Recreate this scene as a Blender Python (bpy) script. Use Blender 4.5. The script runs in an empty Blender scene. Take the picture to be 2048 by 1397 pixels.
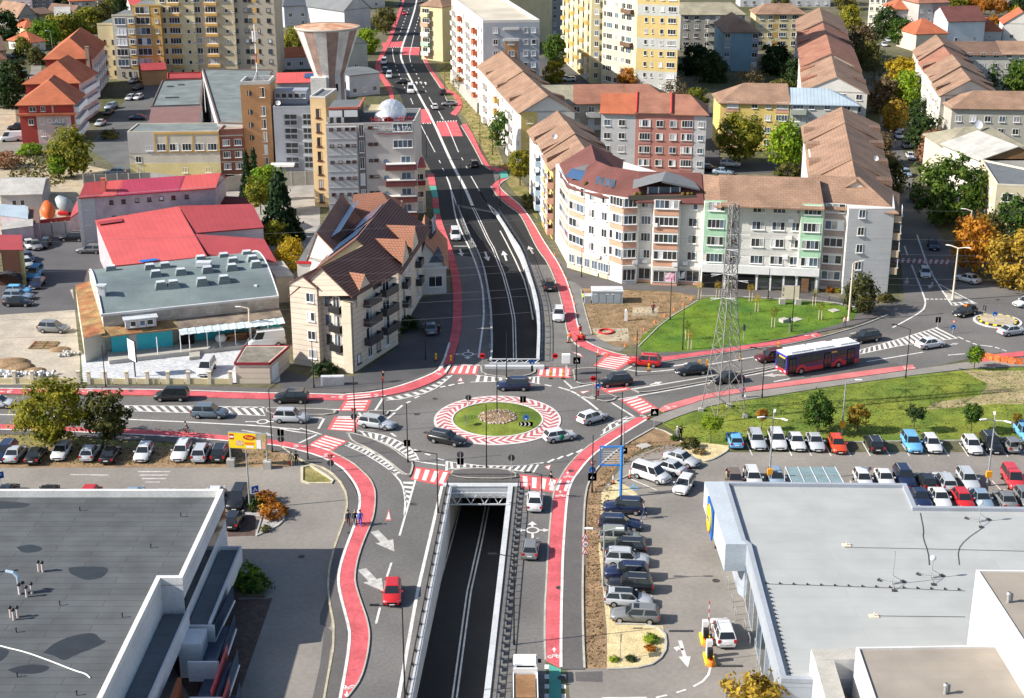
import bpy,bmesh,math,random
from mathutils import Vector,Matrix
from mathutils.geometry import tessellate_polygon
R=math.radians
Vec=Vector
random.seed(7)
SC=bpy.context.scene
COL=SC.collection
# ---------------------------------------------------------------- camera, sky, sun, exposure
CF,CH,CP=2900.,70.,R(19.87)
cam=bpy.data.cameras.new('camera')
cam.sensor_width=36.
cam.lens=CF/2048.*36.
cam.clip_start,cam.clip_end=1.,5000.
camo=bpy.data.objects.new('camera',cam)
COL.objects.link(camo)
camo.location=(0,0,CH)
camo.rotation_euler=(R(90)-CP,0,0)
SC.camera=camo
SUN_EL,SUN_AZ=R(34),R(12)
world=bpy.data.worlds.new('World')
SC.world=world
world.use_nodes=True
wn=world.node_tree
sky=wn.nodes.new('ShaderNodeTexSky')
sky.sky_type='NISHITA'
sky.sun_disc=False
sky.sun_elevation=SUN_EL
sky.sun_rotation=math.atan2(-math.cos(SUN_AZ),-math.sin(SUN_AZ))%(2*math.pi)
sky.air_density,sky.dust_density,sky.ozone_density=1.,1.2,1.
bg=wn.nodes.get('Background')or wn.nodes.new('ShaderNodeBackground')
bg.inputs['Strength'].default_value=.10
wn.links.new(sky.outputs[0],bg.inputs['Color'])
out=wn.nodes.get('World Output')or wn.nodes.new('ShaderNodeOutputWorld')
wn.links.new(bg.outputs[0],out.inputs['Surface'])
sl=bpy.data.lights.new('sun','SUN')
sl.energy,sl.angle,sl.color=5.,R(.53),(1.,.93,.83)
so=bpy.data.objects.new('sun',sl)
COL.objects.link(so)
so.location=(-200,-50,300)
so.rotation_euler=Vec((math.cos(SUN_AZ)*math.cos(SUN_EL),math.sin(SUN_AZ)*math.cos(SUN_EL),-math.sin(SUN_EL))).to_track_quat('-Z','Y').to_euler()
SC.view_settings.view_transform='Standard'
SC.view_settings.look='None'
SC.view_settings.exposure=.72
SC.view_settings.gamma=1.
SC.view_settings.use_curve_mapping=False
SC.cycles.max_bounces=6
SC.cycles.diffuse_bounces=3
SC.cycles.transparent_max_bounces=6
# ---------------------------------------------------------------- surveying: photo pixel -> point on the level z
_c,_s=math.cos(CP),math.sin(CP)
def G(u,v,z=0.):
 x,y=(u-1024)/CF,-(v-698.5)/CF
 dx,dy,dz=x,_c+y*_s,-_s+y*_c
 t=(z-CH)/dz
 return Vec((dx*t,dy*t,z))
def GS(pts,z=0.):
 return[G(u,v,z)for u,v in pts]
# ---------------------------------------------------------------- materials
MATS={}
def nd(nt,typ,**kw):
 n=nt.nodes.new(typ)
 for k,v in kw.items():
  setattr(n,k,v)
 return n
def M(name,col,rough=.8,var=.12,scale=.35,spec=.3,metal=0.,bump=0.,bscale=6.,fine=.06,fscale=4.,col2=None,c2scale=.1,c2amt=.5,coat=0.,emit=0.):
 if name in MATS:
  return MATS[name]
 m=bpy.data.materials.new(name)
 m.use_nodes=True
 nt=m.node_tree
 b=nt.nodes['Principled BSDF']
 b.inputs['Roughness'].default_value=rough
 b.inputs['Metallic'].default_value=metal
 b.inputs['Specular IOR Level'].default_value=spec
 b.inputs['Coat Weight'].default_value=coat
 m.diffuse_color=(*col,1)
 geo=nd(nt,'ShaderNodeNewGeometry')
 cur=None
 def mixc(f,a,bcol):
  mx=nd(nt,'ShaderNodeMix',data_type='RGBA')
  nt.links.new(f,mx.inputs[0])
  for sock,val in((6,a),(7,bcol)):
   if isinstance(val,tuple):
    mx.inputs[sock].default_value=(*val,1)
   else:
    nt.links.new(val,mx.inputs[sock])
  return mx.outputs[2]
 def noise(sc,det=4.,lo=.35,hi=.65):
  n=nd(nt,'ShaderNodeTexNoise')
  n.inputs['Scale'].default_value=sc
  n.inputs['Detail'].default_value=det
  nt.links.new(geo.outputs['Position'],n.inputs['Vector'])
  mr=nd(nt,'ShaderNodeMapRange')
  mr.inputs[1].default_value,mr.inputs[2].default_value=lo,hi
  nt.links.new(n.outputs[0],mr.inputs[0])
  return mr.outputs[0]
 base=col
 if col2:
  base=mixc(noise(c2scale,5.,.5-.5*(1-c2amt)*.4-.05,.5+.12),col,col2)
 if var>0 or fine>0:
  k=nd(nt,'ShaderNodeMath',operation='MULTIPLY_ADD')
  nt.links.new(noise(scale),k.inputs[0]);k.inputs[1].default_value=2*var;k.inputs[2].default_value=1-var
  k2=nd(nt,'ShaderNodeMath',operation='MULTIPLY_ADD')
  nt.links.new(noise(fscale,2.),k2.inputs[0]);k2.inputs[1].default_value=2*fine;k2.inputs[2].default_value=1-fine
  km=nd(nt,'ShaderNodeMath',operation='MULTIPLY')
  nt.links.new(k.outputs[0],km.inputs[0]);nt.links.new(k2.outputs[0],km.inputs[1])
  vm=nd(nt,'ShaderNodeVectorMath',operation='SCALE')
  if isinstance(base,tuple):
   vm.inputs[0].default_value=base
  else:
   nt.links.new(base,vm.inputs[0])
  nt.links.new(km.outputs[0],vm.inputs[3])
  nt.links.new(vm.outputs[0],b.inputs['Base Color'])
 else:
  b.inputs['Base Color'].default_value=(*col,1)
 if bump>0:
  n=nd(nt,'ShaderNodeTexNoise')
  n.inputs['Scale'].default_value=bscale
  n.inputs['Detail'].default_value=3.
  nt.links.new(geo.outputs['Position'],n.inputs['Vector'])
  bp=nd(nt,'ShaderNodeBump')
  bp.inputs['Strength'].default_value=bump
  bp.inputs['Distance'].default_value=.05
  nt.links.new(n.outputs[0],bp.inputs['Height'])
  nt.links.new(bp.outputs[0],b.inputs['Normal'])
 if emit>0:
  b.inputs['Emission Color'].default_value=(*col,1)
  b.inputs['Emission Strength'].default_value=emit
 MATS[name]=m
 return m
def MT(name,c1,c2,mortar,bw=.35,bh=.4,msize=.02,rough=.85,var=.18,bump=.5,offset=.5,vscale=.3,spec=.25):
 """courses of tiles / boards / sheets laid out in metres on the UV of the face"""
 if name in MATS:
  return MATS[name]
 m=bpy.data.materials.new(name)
 m.use_nodes=True
 nt=m.node_tree
 b=nt.nodes['Principled BSDF']
 b.inputs['Roughness'].default_value=rough
 b.inputs['Specular IOR Level'].default_value=spec
 m.diffuse_color=(*c1,1)
 uv=nd(nt,'ShaderNodeUVMap')
 br=nd(nt,'ShaderNodeTexBrick')
 br.offset=offset
 br.inputs['Color1'].default_value=(*c1,1)
 br.inputs['Color2'].default_value=(*c2,1)
 br.inputs['Mortar'].default_value=(*mortar,1)
 br.inputs['Scale'].default_value=1.
 br.inputs['Mortar Size'].default_value=msize
 br.inputs['Brick Width'].default_value=bw
 br.inputs['Row Height'].default_value=bh
 nt.links.new(uv.outputs[0],br.inputs['Vector'])
 geo=nd(nt,'ShaderNodeNewGeometry')
 n=nd(nt,'ShaderNodeTexNoise')
 n.inputs['Scale'].default_value=vscale
 n.inputs['Detail'].default_value=6.
 nt.links.new(geo.outputs['Position'],n.inputs['Vector'])
 mr=nd(nt,'ShaderNodeMapRange')
 mr.inputs[1].default_value,mr.inputs[2].default_value=.32,.68
 mr.inputs[3].default_value,mr.inputs[4].default_value=1-var,1+var
 nt.links.new(n.outputs[0],mr.inputs[0])
 vm=nd(nt,'ShaderNodeVectorMath',operation='SCALE')
 nt.links.new(br.outputs[0],vm.inputs[0])
 nt.links.new(mr.outputs[0],vm.inputs[3])
 nt.links.new(vm.outputs[0],b.inputs['Base Color'])
 if bump>0:
  bp=nd(nt,'ShaderNodeBump')
  bp.inputs['Strength'].default_value=bump
  bp.inputs['Distance'].default_value=.03
  bp.invert=True
  nt.links.new(br.outputs['Fac'],bp.inputs['Height'])
  nt.links.new(bp.outputs[0],b.inputs['Normal'])
 MATS[name]=m
 return m
def LEAF(name,a,bcol,c):
 """foliage: leaf colour varies from clump to clump and from tree to tree"""
 if name in MATS:
  return MATS[name]
 m=bpy.data.materials.new(name)
 m.use_nodes=True
 m.diffuse_color=(*a,1)
 nt=m.node_tree
 b=nt.nodes['Principled BSDF']
 b.inputs['Roughness'].default_value=.7
 b.inputs['Specular IOR Level'].default_value=.2
 geo=nd(nt,'ShaderNodeNewGeometry')
 n=nd(nt,'ShaderNodeTexNoise')
 n.inputs['Scale'].default_value=.8
 n.inputs['Detail'].default_value=5.
 nt.links.new(geo.outputs['Position'],n.inputs['Vector'])
 oi=nd(nt,'ShaderNodeObjectInfo')
 ad=nd(nt,'ShaderNodeMath',operation='MULTIPLY_ADD')
 nt.links.new(oi.outputs['Random'],ad.inputs[0]);ad.inputs[1].default_value=.14;nt.links.new(n.outputs[0],ad.inputs[2])
 cr=nd(nt,'ShaderNodeValToRGB')
 e=cr.color_ramp.elements
 e[0].position,e[0].color=.40,(*a,1)
 e[1].position,e[1].color=.74,(*c,1)
 k=e.new(.56);k.color=(*bcol,1)
 nt.links.new(ad.outputs[0],cr.inputs[0])
 nt.links.new(cr.outputs[0],b.inputs['Base Color'])
 tr=nd(nt,'ShaderNodeBsdfTranslucent')
 nt.links.new(cr.outputs[0],tr.inputs[0])
 mx=nd(nt,'ShaderNodeMixShader')
 mx.inputs[0].default_value=.42
 o=nt.nodes['Material Output']
 nt.links.new(b.outputs[0],mx.inputs[1]);nt.links.new(tr.outputs[0],mx.inputs[2])
 nt.links.new(mx.outputs[0],o.inputs['Surface'])
 MATS[name]=m
 return m
ASPH=M('asphalt_worn',(.155,.149,.143),.9,.12,.12,.25,bump=.15,bscale=9,fine=.1,fscale=3.,col2=(.125,.121,.118),c2scale=.05)
ASPHN=M('asphalt_new',(.024,.0245,.026),.85,.18,.1,.3,bump=.15,bscale=9,fine=.12,fscale=3.)
ASPHL=M('asphalt_lot',(.245,.226,.202),.92,.10,.15,.2,bump=.1,fine=.06,fscale=2.,col2=(.21,.195,.178),c2scale=.06)
ASPHP=M('asphalt_path',(.115,.108,.107),.92,.08,.3,.2,bump=.1,fine=.08)
CONC=M('concrete',(.40,.385,.35),.9,.1,.4,.2,bump=.1)
CONCW=M('white_concrete',(.47,.49,.51),.85,.08,.5,.2)
KERB=M('kerb_stone',(.40,.385,.34),.9,.12,.8,.2)
REDL=M('red_lane_coat',(.53,.11,.125),.88,.17,.5,.15,fine=.1)
REDX=M('crossing_red',(.55,.115,.115),.85,.14,.5,.2)
TEAL=M('teal_lane_coat',(.10,.36,.29),.85,.1,.4,.2)
PAINT=M('road_paint_white',(.62,.61,.585),.8,.16,.8,.2,fine=.1,fscale=3.)
WORNP=M('road_paint_worn',(.44,.43,.41),.85,.2,1.2,.2,fine=.15,fscale=3.)
REDP=M('road_paint_red',(.45,.13,.12),.85,.12,1.2,.2)
GRASS=M('lawn_grass',(.105,.16,.028),.9,.22,.5,.15,bump=.6,bscale=14,fine=.3,fscale=7,col2=(.185,.215,.035),c2scale=.16)
GRASSN=M('park_grass',(.065,.145,.024),.9,.2,.4,.15,bump=.6,bscale=14,fine=.25,fscale=7,col2=(.13,.20,.022),c2scale=.12)
GRASSD=M('dry_grass',(.30,.235,.115),.95,.22,.6,.1,bump=.5,bscale=12,fine=.25,fscale=5,col2=(.16,.16,.05),c2scale=.35)
EARTH=M('bare_earth',(.29,.195,.115),.95,.2,.8,.1,bump=.8,bscale=8,fine=.25,fscale=5,col2=(.225,.155,.09),c2scale=.5)
SAND=M('pale_dirt',(.42,.345,.235),.95,.16,.5,.1,bump=.5,bscale=8,fine=.15,fscale=4,col2=(.36,.31,.235),c2scale=.2)
GRAVEL=M('yellow_gravel',(.56,.46,.26),.95,.14,1.,.1,bump=.9,bscale=12,fine=.25,fscale=8)
YARD=M('yard_concrete',(.42,.37,.30),.92,.12,.3,.2,bump=.2,fine=.1,fscale=2,col2=(.36,.325,.27),c2scale=.18)
TOWN=M('town_ground',(.15,.135,.10),.95,.2,.06,.1,fine=.2,fscale=.8,col2=(.09,.095,.045),c2scale=.035)
WHITE=M('white_render',(.62,.605,.575),.85,.05,.3,.2)
FRAME=M('white_frame',(.78,.78,.77),.5,0.,1,.3,fine=0)
DFRAME=M('dark_frame',(.05,.05,.055),.5,0.,1,.3,fine=0)
BFRAME=M('brown_frame',(.10,.045,.03),.5,0.,1,.3,fine=0)
GLASS=M('window_glass',(.035,.04,.045),.12,.3,.5,.6,fine=0)
GLASSB=M('window_glass_blue',(.09,.13,.18),.12,.3,.5,.6,fine=0)
CURT=M('window_curtain',(.36,.36,.36),.35,.25,.7,.5,fine=0)
BLIND=M('roller_blind',(.66,.68,.70),.6,.05,1,.3,fine=0)
DARK=M('dark_void',(.012,.012,.013),.9,0.,1,.1,fine=0)
METAL=M('grey_metal',(.36,.37,.38),.5,.08,.6,.4,metal=.3)
ZINC=M('zinc_white',(.60,.63,.66),.5,.05,.6,.4,metal=.2)
BLACKM=M('black_metal',(.015,.016,.018),.5,0.,1,.4,fine=0)
NAVYM=M('dark_blue_metal',(.035,.05,.075),.45,0.,1,.4,fine=0)
STEEL=M('lattice_steel',(.26,.25,.24),.6,.2,2.,.4,metal=.2,fine=.1)
RUST=M('rusty_sheet',(.26,.105,.05),.85,.25,.6,.2,col2=(.30,.22,.10),c2scale=.35,fine=.15)
WOOD=M('timber',(.25,.14,.07),.85,.15,1.,.2)
BARK=M('bark',(.105,.085,.062),.95,.2,3.,.1)
RED=M('sign_red',(.55,.025,.03),.5,.05,1,.3,fine=0)
BLUE=M('sign_blue',(.02,.13,.45),.5,.05,1,.3,fine=0)
YELL=M('sign_yellow',(.85,.62,.02),.5,.03,1,.3,fine=0)
LIME=M('sign_lime',(.45,.75,.08),.5,.03,1,.3,fine=0)
ORNG=M('safety_orange',(.85,.20,.02),.6,.05,1,.3,fine=0)
SWHITE=M('sign_white',(.80,.80,.80),.5,.02,1,.3,fine=0)
RUBBER=M('rubber',(.012,.012,.012),.85,0.,1,.2,fine=0)
RIM=M('wheel_rim',(.45,.45,.46),.35,0.,1,.5,metal=.7,fine=0)
CGLASS=M('car_glass',(.018,.022,.026),.06,0.,1,.7,fine=0)
LAMP=M('headlight',(.75,.77,.80),.15,0.,1,.6,fine=0)
TAIL=M('taillight',(.45,.015,.015),.25,0.,1,.5,fine=0)
PLATE=M('number_plate',(.75,.75,.75),.5,0.,1,.3,fine=0)
def plain(name,col,rough=.85,**k):
 return M(name,col,rough,k.pop('var',.07),k.pop('scale',.3),.25,**k)
# ---------------------------------------------------------------- mesh building
class MB:
 def __init__(s):
  s.v,s.f,s.m,s.uv,s.sm=[],[],[],[],[]
 def face(s,pts,mi=0,uv=None,smooth=False):
  b=len(s.v)
  s.v+=[Vec(p)for p in pts]
  s.f.append(tuple(range(b,b+len(pts))))
  s.m.append(mi)
  if uv is None:
   a=s.v[b];ex=s.v[b+1]-a
   ex=ex.normalized()if ex.length>1e-9 else Vec((1,0,0))
   n=ex.cross(s.v[b+len(pts)-1]-a)
   ey=n.cross(ex).normalized()if n.length>1e-9 else Vec((0,1,0))
   uv=[((p-a).dot(ex),(p-a).dot(ey))for p in s.v[b:]]
  s.uv.append(uv)
  s.sm.append(smooth)
 def mesh_idx(s,verts,faces,mi=0,smooth=False):
  b=len(s.v)
  s.v+=[Vec(p)for p in verts]
  for f in faces:
   s.f.append(tuple(b+i for i in f));s.m.append(mi);s.uv.append([(0,0)]*len(f));s.sm.append(smooth)
 def box(s,c,size,rz=0.,mi=0,bottom=True):
  hx,hy,hz=size[0]/2,size[1]/2,size[2]/2
  ca,sa=math.cos(rz),math.sin(rz)
  P=[]
  for dz in(-hz,hz):
   for dx,dy in((-hx,-hy),(hx,-hy),(hx,hy),(-hx,hy)):
    P.append(Vec((c[0]+dx*ca-dy*sa,c[1]+dx*sa+dy*ca,c[2]+dz)))
  fs=[(0,1,5,4),(1,2,6,5),(2,3,7,6),(3,0,4,7),(4,5,6,7)]
  if bottom:
   fs.append((3,2,1,0))
  for f in fs:
   s.face([P[i]for i in f],mi)
 def prism(s,poly,z0,z1,mi=0,mtop=None,top=True,bottom=False,sides=True):
  """poly counter-clockwise (list of (x, y)); uv of the sides in metres"""
  n=len(poly)
  if sum(poly[i][0]*poly[(i+1)%n][1]-poly[(i+1)%n][0]*poly[i][1]for i in range(n))<0:
   poly=poly[::-1]
  if sides:
   for i in range(n):
    a,b=poly[i],poly[(i+1)%n]
    s.face([(a[0],a[1],z0),(b[0],b[1],z0),(b[0],b[1],z1),(a[0],a[1],z1)],mi)
  for flag,z,rev in((top,z1,False),(bottom,z0,True)):
   if flag:
    tris=tessellate_polygon([[Vec((p[0],p[1],0))for p in poly]])
    for t in tris:
     q=[poly[i]for i in t]
     ar=(q[1][0]-q[0][0])*(q[2][1]-q[0][1])-(q[2][0]-q[0][0])*(q[1][1]-q[0][1])
     if(ar<0)!=rev:
      q=q[::-1]
     s.face([(p[0],p[1],z)for p in q],mi if mtop is None else mtop,[(p[0],p[1])for p in q])
 def tube(s,a,b,r,n=6,mi=0,r2=None,caps=True,smooth=True):
  a,b=Vec(a),Vec(b)
  d=(b-a)
  if d.length<1e-6:
   return
  d.normalize()
  x=d.orthogonal().normalized();y=d.cross(x)
  r2=r if r2 is None else r2
  ring=lambda p,rr:[p+(x*math.cos(2*math.pi*i/n)+y*math.sin(2*math.pi*i/n))*rr for i in range(n)]
  V=ring(a,r)+ring(b,r2)
  fs=[(i,(i+1)%n,n+(i+1)%n,n+i)for i in range(n)]
  s.mesh_idx(V,fs,mi,smooth)
  if caps:
   s.face(V[n:],mi);s.face(V[:n][::-1],mi)
 def lathe(s,prof,c=(0,0,0),n=16,mi=0,smooth=True):
  V,fs=[],[]
  for r,z in prof:
   for i in range(n):
    t=2*math.pi*i/n
    V.append((c[0]+r*math.cos(t),c[1]+r*math.sin(t),c[2]+z))
  for k in range(len(prof)-1):
   for i in range(n):
    fs.append((k*n+i,k*n+(i+1)%n,(k+1)*n+(i+1)%n,(k+1)*n+i))
  s.mesh_idx(V,fs,mi,smooth)
 def ball(s,c,r,n=8,mi=0,sq=(1,1,1)):
  V,fs=[],[]
  h=n//2
  for j in range(h+1):
   p=math.pi*j/h
   for i in range(n):
    t=2*math.pi*i/n
    V.append((c[0]+r*sq[0]*math.sin(p)*math.cos(t),c[1]+r*sq[1]*math.sin(p)*math.sin(t),c[2]-r*sq[2]*math.cos(p)))
  for j in range(h):
   for i in range(n):
    fs.append((j*n+i,j*n+(i+1)%n,(j+1)*n+(i+1)%n,(j+1)*n+i))
  s.mesh_idx(V,fs,mi,True)
 def data(s,name,mats,base=None):
  me=bpy.data.meshes.new(name)
  V=s.v if base is None else[p-base for p in s.v]
  me.from_pydata([tuple(p)for p in V],[],s.f)
  for m in mats:
   me.materials.append(m)
  me.polygons.foreach_set('material_index',s.m)
  me.polygons.foreach_set('use_smooth',s.sm)
  uvl=me.uv_layers.new(name='UVMap')
  flat=[c for f in s.uv for p in f for c in p]
  uvl.data.foreach_set('uv',flat)
  me.update()
  return me
def mats_of(m):
 return list(m)if isinstance(m,(list,tuple))else[m]
def link(name,data,parent=None,loc=(0,0,0),rz=0.,scale=None):
 o=bpy.data.objects.new(name,data)
 COL.objects.link(o)
 o.location=loc
 if rz:
  o.rotation_euler=(0,0,rz)
 if scale is not None:
  o.scale=scale if hasattr(scale,'__len__')else(scale,)*3
 if parent is not None:
  o.parent=parent
  KIDS.setdefault(parent.name,[]).append(o)
 return o
KIDS={}
def tag(o,label,cat,group=None,kind=None):
 if label:o['label']=label
 if cat:o['category']=cat
 if group:o['group']=group
 if kind:o['kind']=kind
 return o
class Thing:
 """an Empty at the thing's base; parts are given in world coordinates and stored relative to it"""
 def __init__(s,name,label,cat,base=(0,0,0),group=None,rz=0.):
  s.base=Vec(base)
  s.o=link(name,None,None,s.base,rz)
  s.o.empty_display_size=.3
  tag(s.o,label,cat,group)
 def part(s,name,mb,mats,parent=None,label=None):
  o=link(name,mb.data(name,mats_of(mats),s.base),parent or s.o)
  if label:o['label']=label
  return o
 def lpart(s,name,mb,mats,parent=None,label=None):
  o=link(name,mb.data(name,mats_of(mats)),parent or s.o)
  if label:o['label']=label
  return o
 def inst(s,name,data,loc,rz=0.,scale=None,parent=None):
  return link(name,data,parent or s.o,Vec(loc)-(s.base if parent is None else Vec((0,0,0))),rz,scale)
def single(name,mb,mats,label,cat,base=(0,0,0),group=None,rz=0.,local=False):
 base=Vec(base)
 o=link(name,mb.data(name,mats_of(mats),None if local else base),None,base,rz)
 return tag(o,label,cat,group)
def struct(name,mb,mats,kind='structure',parent=None):
 o=link(name,mb.data(name,mats_of(mats)),parent)
 if parent is None:
  o['kind']=kind
 return o
def copy_tree(o,loc=None,rz=None,parent=None):
 c=o.copy()
 COL.objects.link(c)
 if parent is not None:
  c.parent=parent
  KIDS.setdefault(parent.name,[]).append(c)
 if loc is not None:c.location=loc
 if rz is not None:c.rotation_euler=(0,0,rz)
 for ch in KIDS.get(o.name,()):
  copy_tree(ch,parent=c)
 return c
def omat(o,m,i=0):
 o.material_slots[i].link='OBJECT'
 o.material_slots[i].material=m
def resample(pts,n):
 pts=[Vec(p)for p in pts]
 L=[0.]
 for a,b in zip(pts,pts[1:]):
  L.append(L[-1]+(b-a).length)
 res,k=[],0
 for i in range(n):
  t=L[-1]*i/(n-1)
  while k<len(pts)-2 and L[k+1]<t:
   k+=1
  d=L[k+1]-L[k]
  res.append(pts[k].lerp(pts[k+1],(t-L[k])/d if d>1e-9 else 0))
 return res
def smooth(pts,it=2):
 """corner cutting that keeps the end points"""
 pts=[Vec(p)for p in pts]
 for _ in range(it):
  q=[pts[0]]
  for a,b in zip(pts,pts[1:]):
   q+=[a.lerp(b,.25),a.lerp(b,.75)]
  q.append(pts[-1])
  pts=q
 return pts
def plen(pts):
 return sum((Vec(b)-Vec(a)).length for a,b in zip(pts,pts[1:]))
def offset(pts,d):
 """shift a ground polyline sideways (left of its direction is positive)"""
 pts=[Vec(p)for p in pts]
 res=[]
 for i,p in enumerate(pts):
  t=pts[min(i+1,len(pts)-1)]-pts[max(i-1,0)]
  t.z=0
  t.normalize()
  res.append(p+Vec((-t.y,t.x,0))*d)
 return res
def strip(mb,Lp,Rp,z=None,mi=0,side0=None,n=None):
 """surface between two polylines; with side0 the edges go down to that height"""
 n=n or max(2,int(max(plen(Lp),plen(Rp))/1.2))
 A,B=resample(Lp,n),resample(Rp,n)
 if z is not None:
  for p in A+B:
   p.z=z
 up=(B[0]-A[0]).cross(A[1]-A[0]).z
 for i in range(n-1):
  q=[A[i],B[i],B[i+1],A[i+1]]
  mb.face(q if up>0 else q[::-1],mi,[(p.x,p.y)for p in(q if up>0 else q[::-1])])
  if side0 is not None:
   for e in(A,B):
    a,b=e[i],e[i+1]
    mb.face([a,b,(b.x,b.y,side0),(a.x,a.y,side0)],mi)
 if side0 is not None:
  for i in(0,n-1):
   a,b=A[i],B[i]
   mb.face([a,b,(b.x,b.y,side0),(a.x,a.y,side0)],mi)
def line(mb,pts,w,z,mi=0):
 pts=[Vec(p)for p in pts]
 strip(mb,offset(pts,w/2),offset(pts,-w/2),z,mi,n=max(len(pts),int(plen(pts)/1.5),2))
def sheet(name,poly,z,mat,holes=(),kind='structure'):
 loops=[[Vec((p[0],p[1],0))for p in poly]]+[[Vec((p[0],p[1],0))for p in h]for h in holes]
 flat=[p for l in loops for p in l]
 mb=MB()
 for t in tessellate_polygon(loops):
  q=[flat[i]for i in t]
  if(q[1]-q[0]).cross(q[2]-q[0]).z<0:
   q=q[::-1]
  mb.face([(p.x,p.y,z)for p in q],0,[(p.x,p.y)for p in q])
 return struct(name,mb,[mat],kind)
# ================================================================ the ground, roads and the two open cuts of the underpass
def zfloor(Y):
 if Y<148:return-6.3+(148-Y)*.069
 if Y>186:return min(.004,-6.3+(Y-186)*.0733)
 return-6.3
def GF(u,v):
 z=0.
 for _ in range(12):
  p=G(u,v,z);z=zfloor(p.y)
 return p
SL=GS([(899,974),(817,1397)]);SR=GS([(1026,974),(980,1397)])
def ext(a,b,y):
 t=(y-a.y)/(b.y-a.y)
 return a.lerp(b,t)
SL=[ext(SL[0],SL[1],148.),ext(SL[0],SL[1],58.)]
SR=[ext(SR[0],SR[1],148.),ext(SR[0],SR[1],58.)]
NL=smooth(GS([(979,724),(982,690),(981,655),(980,619),(974,579),(967,540),(953,502),(936,470),(924,440),(914,414)]),1)
NR=smooth(GS([(1079,724),(1081,663),(1079,628),(1075,600),(1061,554),(1044,505),(1025,477),(1008,450),(993,428)]),1)
HOLE_S=[SL[0],SR[0],SR[1],SL[1]]
HOLE_N=NL+NR[::-1]
sheet('ground',[(-900,30),(900,30),(900,3000),(-900,3000)],0.,TOWN,[HOLE_S,HOLE_N])
# --- road surface of the junction with its four arms
ROADP=[(-140,790),(694,798),(745,797),(828,781),(879,759),(897,742),(905,735),(917,690),(921,640),(919,580),(905,510),(886,455),(876,400),(866,350),(848,318),(825,262),(800,190),(776,160),(760,125),(780,85),(797,20),(806,-40),(860,-40),(850,50),(845,100),(850,130),(868,160),(905,215),(926,250),(963,320),(985,335),(1005,345),(990,365),(998,392),(1040,430),(1072,480),(1102,530),(1118,570),(1134,640),(1142,668),(1162,695),(1215,716),(1260,726),(1310,728),(1360,719),(1480,702),(1553,692),(1645,674),(1720,652),(1775,630),(1808,600),(1800,500),(1785,400),(1772,330),(1760,240),(1748,150),(1768,150),(1785,240),(1815,330),(1850,420),(1905,510),(1965,566),(2200,590),(2200,760),(2000,705),(1832,740),(1720,751),(1500,778),(1409,791),(1331,812),(1273,839),(1196,883),(1147,923),(1112,980),(1103,1030),(1094,1152),(1090,1275),(1092,1330),(1096,1700),(690,1700),(690,1397),(715,1366),(735,1288),(719,1206),(707,1168),(710,1120),(738,1052),(748,1000),(736,961),(704,928),(658,903),(612,894),(463,876),(340,868),(-140,852)]
sheet('road',GS(ROADP),.008,ASPH,[HOLE_S,HOLE_N])
NRD=[(905,510),(886,455),(876,400),(866,350),(848,318),(825,262),(800,190),(776,160),(760,125),(780,85),(797,20),(806,-40),(860,-40),(850,50),(845,100),(850,130),(868,160),(905,215),(926,250),(963,320),(985,337),(990,365),(998,392),(1040,430),(1072,480),(1102,530),(1062,530),(1044,500),(1027,476),(1010,447),(996,425),(909,408),(920,440),(931,470),(944,502),(950,515)]
sheet('road_new_surface',GS(NRD),.013,ASPHN)
# --- ramps and tunnel floor
mb=MB()
def floor_strip(L,Rr,z=None):
 n=60
 A,B=resample(L,n),resample(Rr,n)
 for p in A+B:p.z=zfloor(p.y)
 for i in range(n-1):
  q=[A[i],B[i],B[i+1],A[i+1]]
  if(q[1]-q[0]).cross(q[2]-q[0]).z<0:q=q[::-1]
  mb.face(q,0,[(p.x,p.y)for p in q])
floor_strip(SL,SR)
floor_strip(NL,NR)
floor_strip([SL[0],NL[0]],[SR[0],NR[0]])
struct('underpass_road',mb,ASPHN)
def wall_strip(name,line_,into,cap_w,mat,capz=.16):
 w=MB()
 pts=resample(line_,50)
 out_=offset(pts,-cap_w*into)
 for i in range(49):
  a,b,c,d=pts[i],pts[i+1],out_[i+1],out_[i]
  for(p,q,z0a,z0b)in((a,b,zfloor(a.y)-.05,zfloor(b.y)-.05),):
   w.face([(p.x,p.y,z0a),(q.x,q.y,z0b),(q.x,q.y,capz),(p.x,p.y,capz)],0)
  w.face([(a.x,a.y,capz),(b.x,b.y,capz),(c.x,c.y,capz),(d.x,d.y,capz)],0)
  w.face([(d.x,d.y,0.),(c.x,c.y,0.),(c.x,c.y,capz),(d.x,d.y,capz)],0)
 return struct(name,w,mat)
wall_strip('underpass_wall',SL,-1,.32,CONCW)
wall_strip('underpass_wall',SR,1,.55,CONCW)
wall_strip('underpass_wall',NL,1,.30,CONCW)
wall_strip('underpass_wall',NR,-1,.45,CONCW,.5)
w=MB()
for(a,b)in((SL[0],NL[0]),(SR[0],NR[0])):
 w.face([(a.x,a.y,-6.35),(b.x,b.y,-6.35),(b.x,b.y,-.02),(a.x,a.y,-.02)],0)
struct('tunnel_wall',w,CONC)
mb=MB()
A=resample(SR,40);
for p in A:p.z=zfloor(p.y)
B=[Vec((p.x-.42,p.y,p.z))for p in A]
for i in range(39):
 for(za,zb,P_,Q_)in((.35,.35,A,B),):
  a,b,c,d=A[i],A[i+1],B[i+1],B[i]
  up=Vec((0,0,.35))
  mb.face([d+up,c+up,b+up,a+up],0)
  mb.face([d,c,c+up,d+up],0)
struct('underpass_kerb',mb,CONCW)
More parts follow.
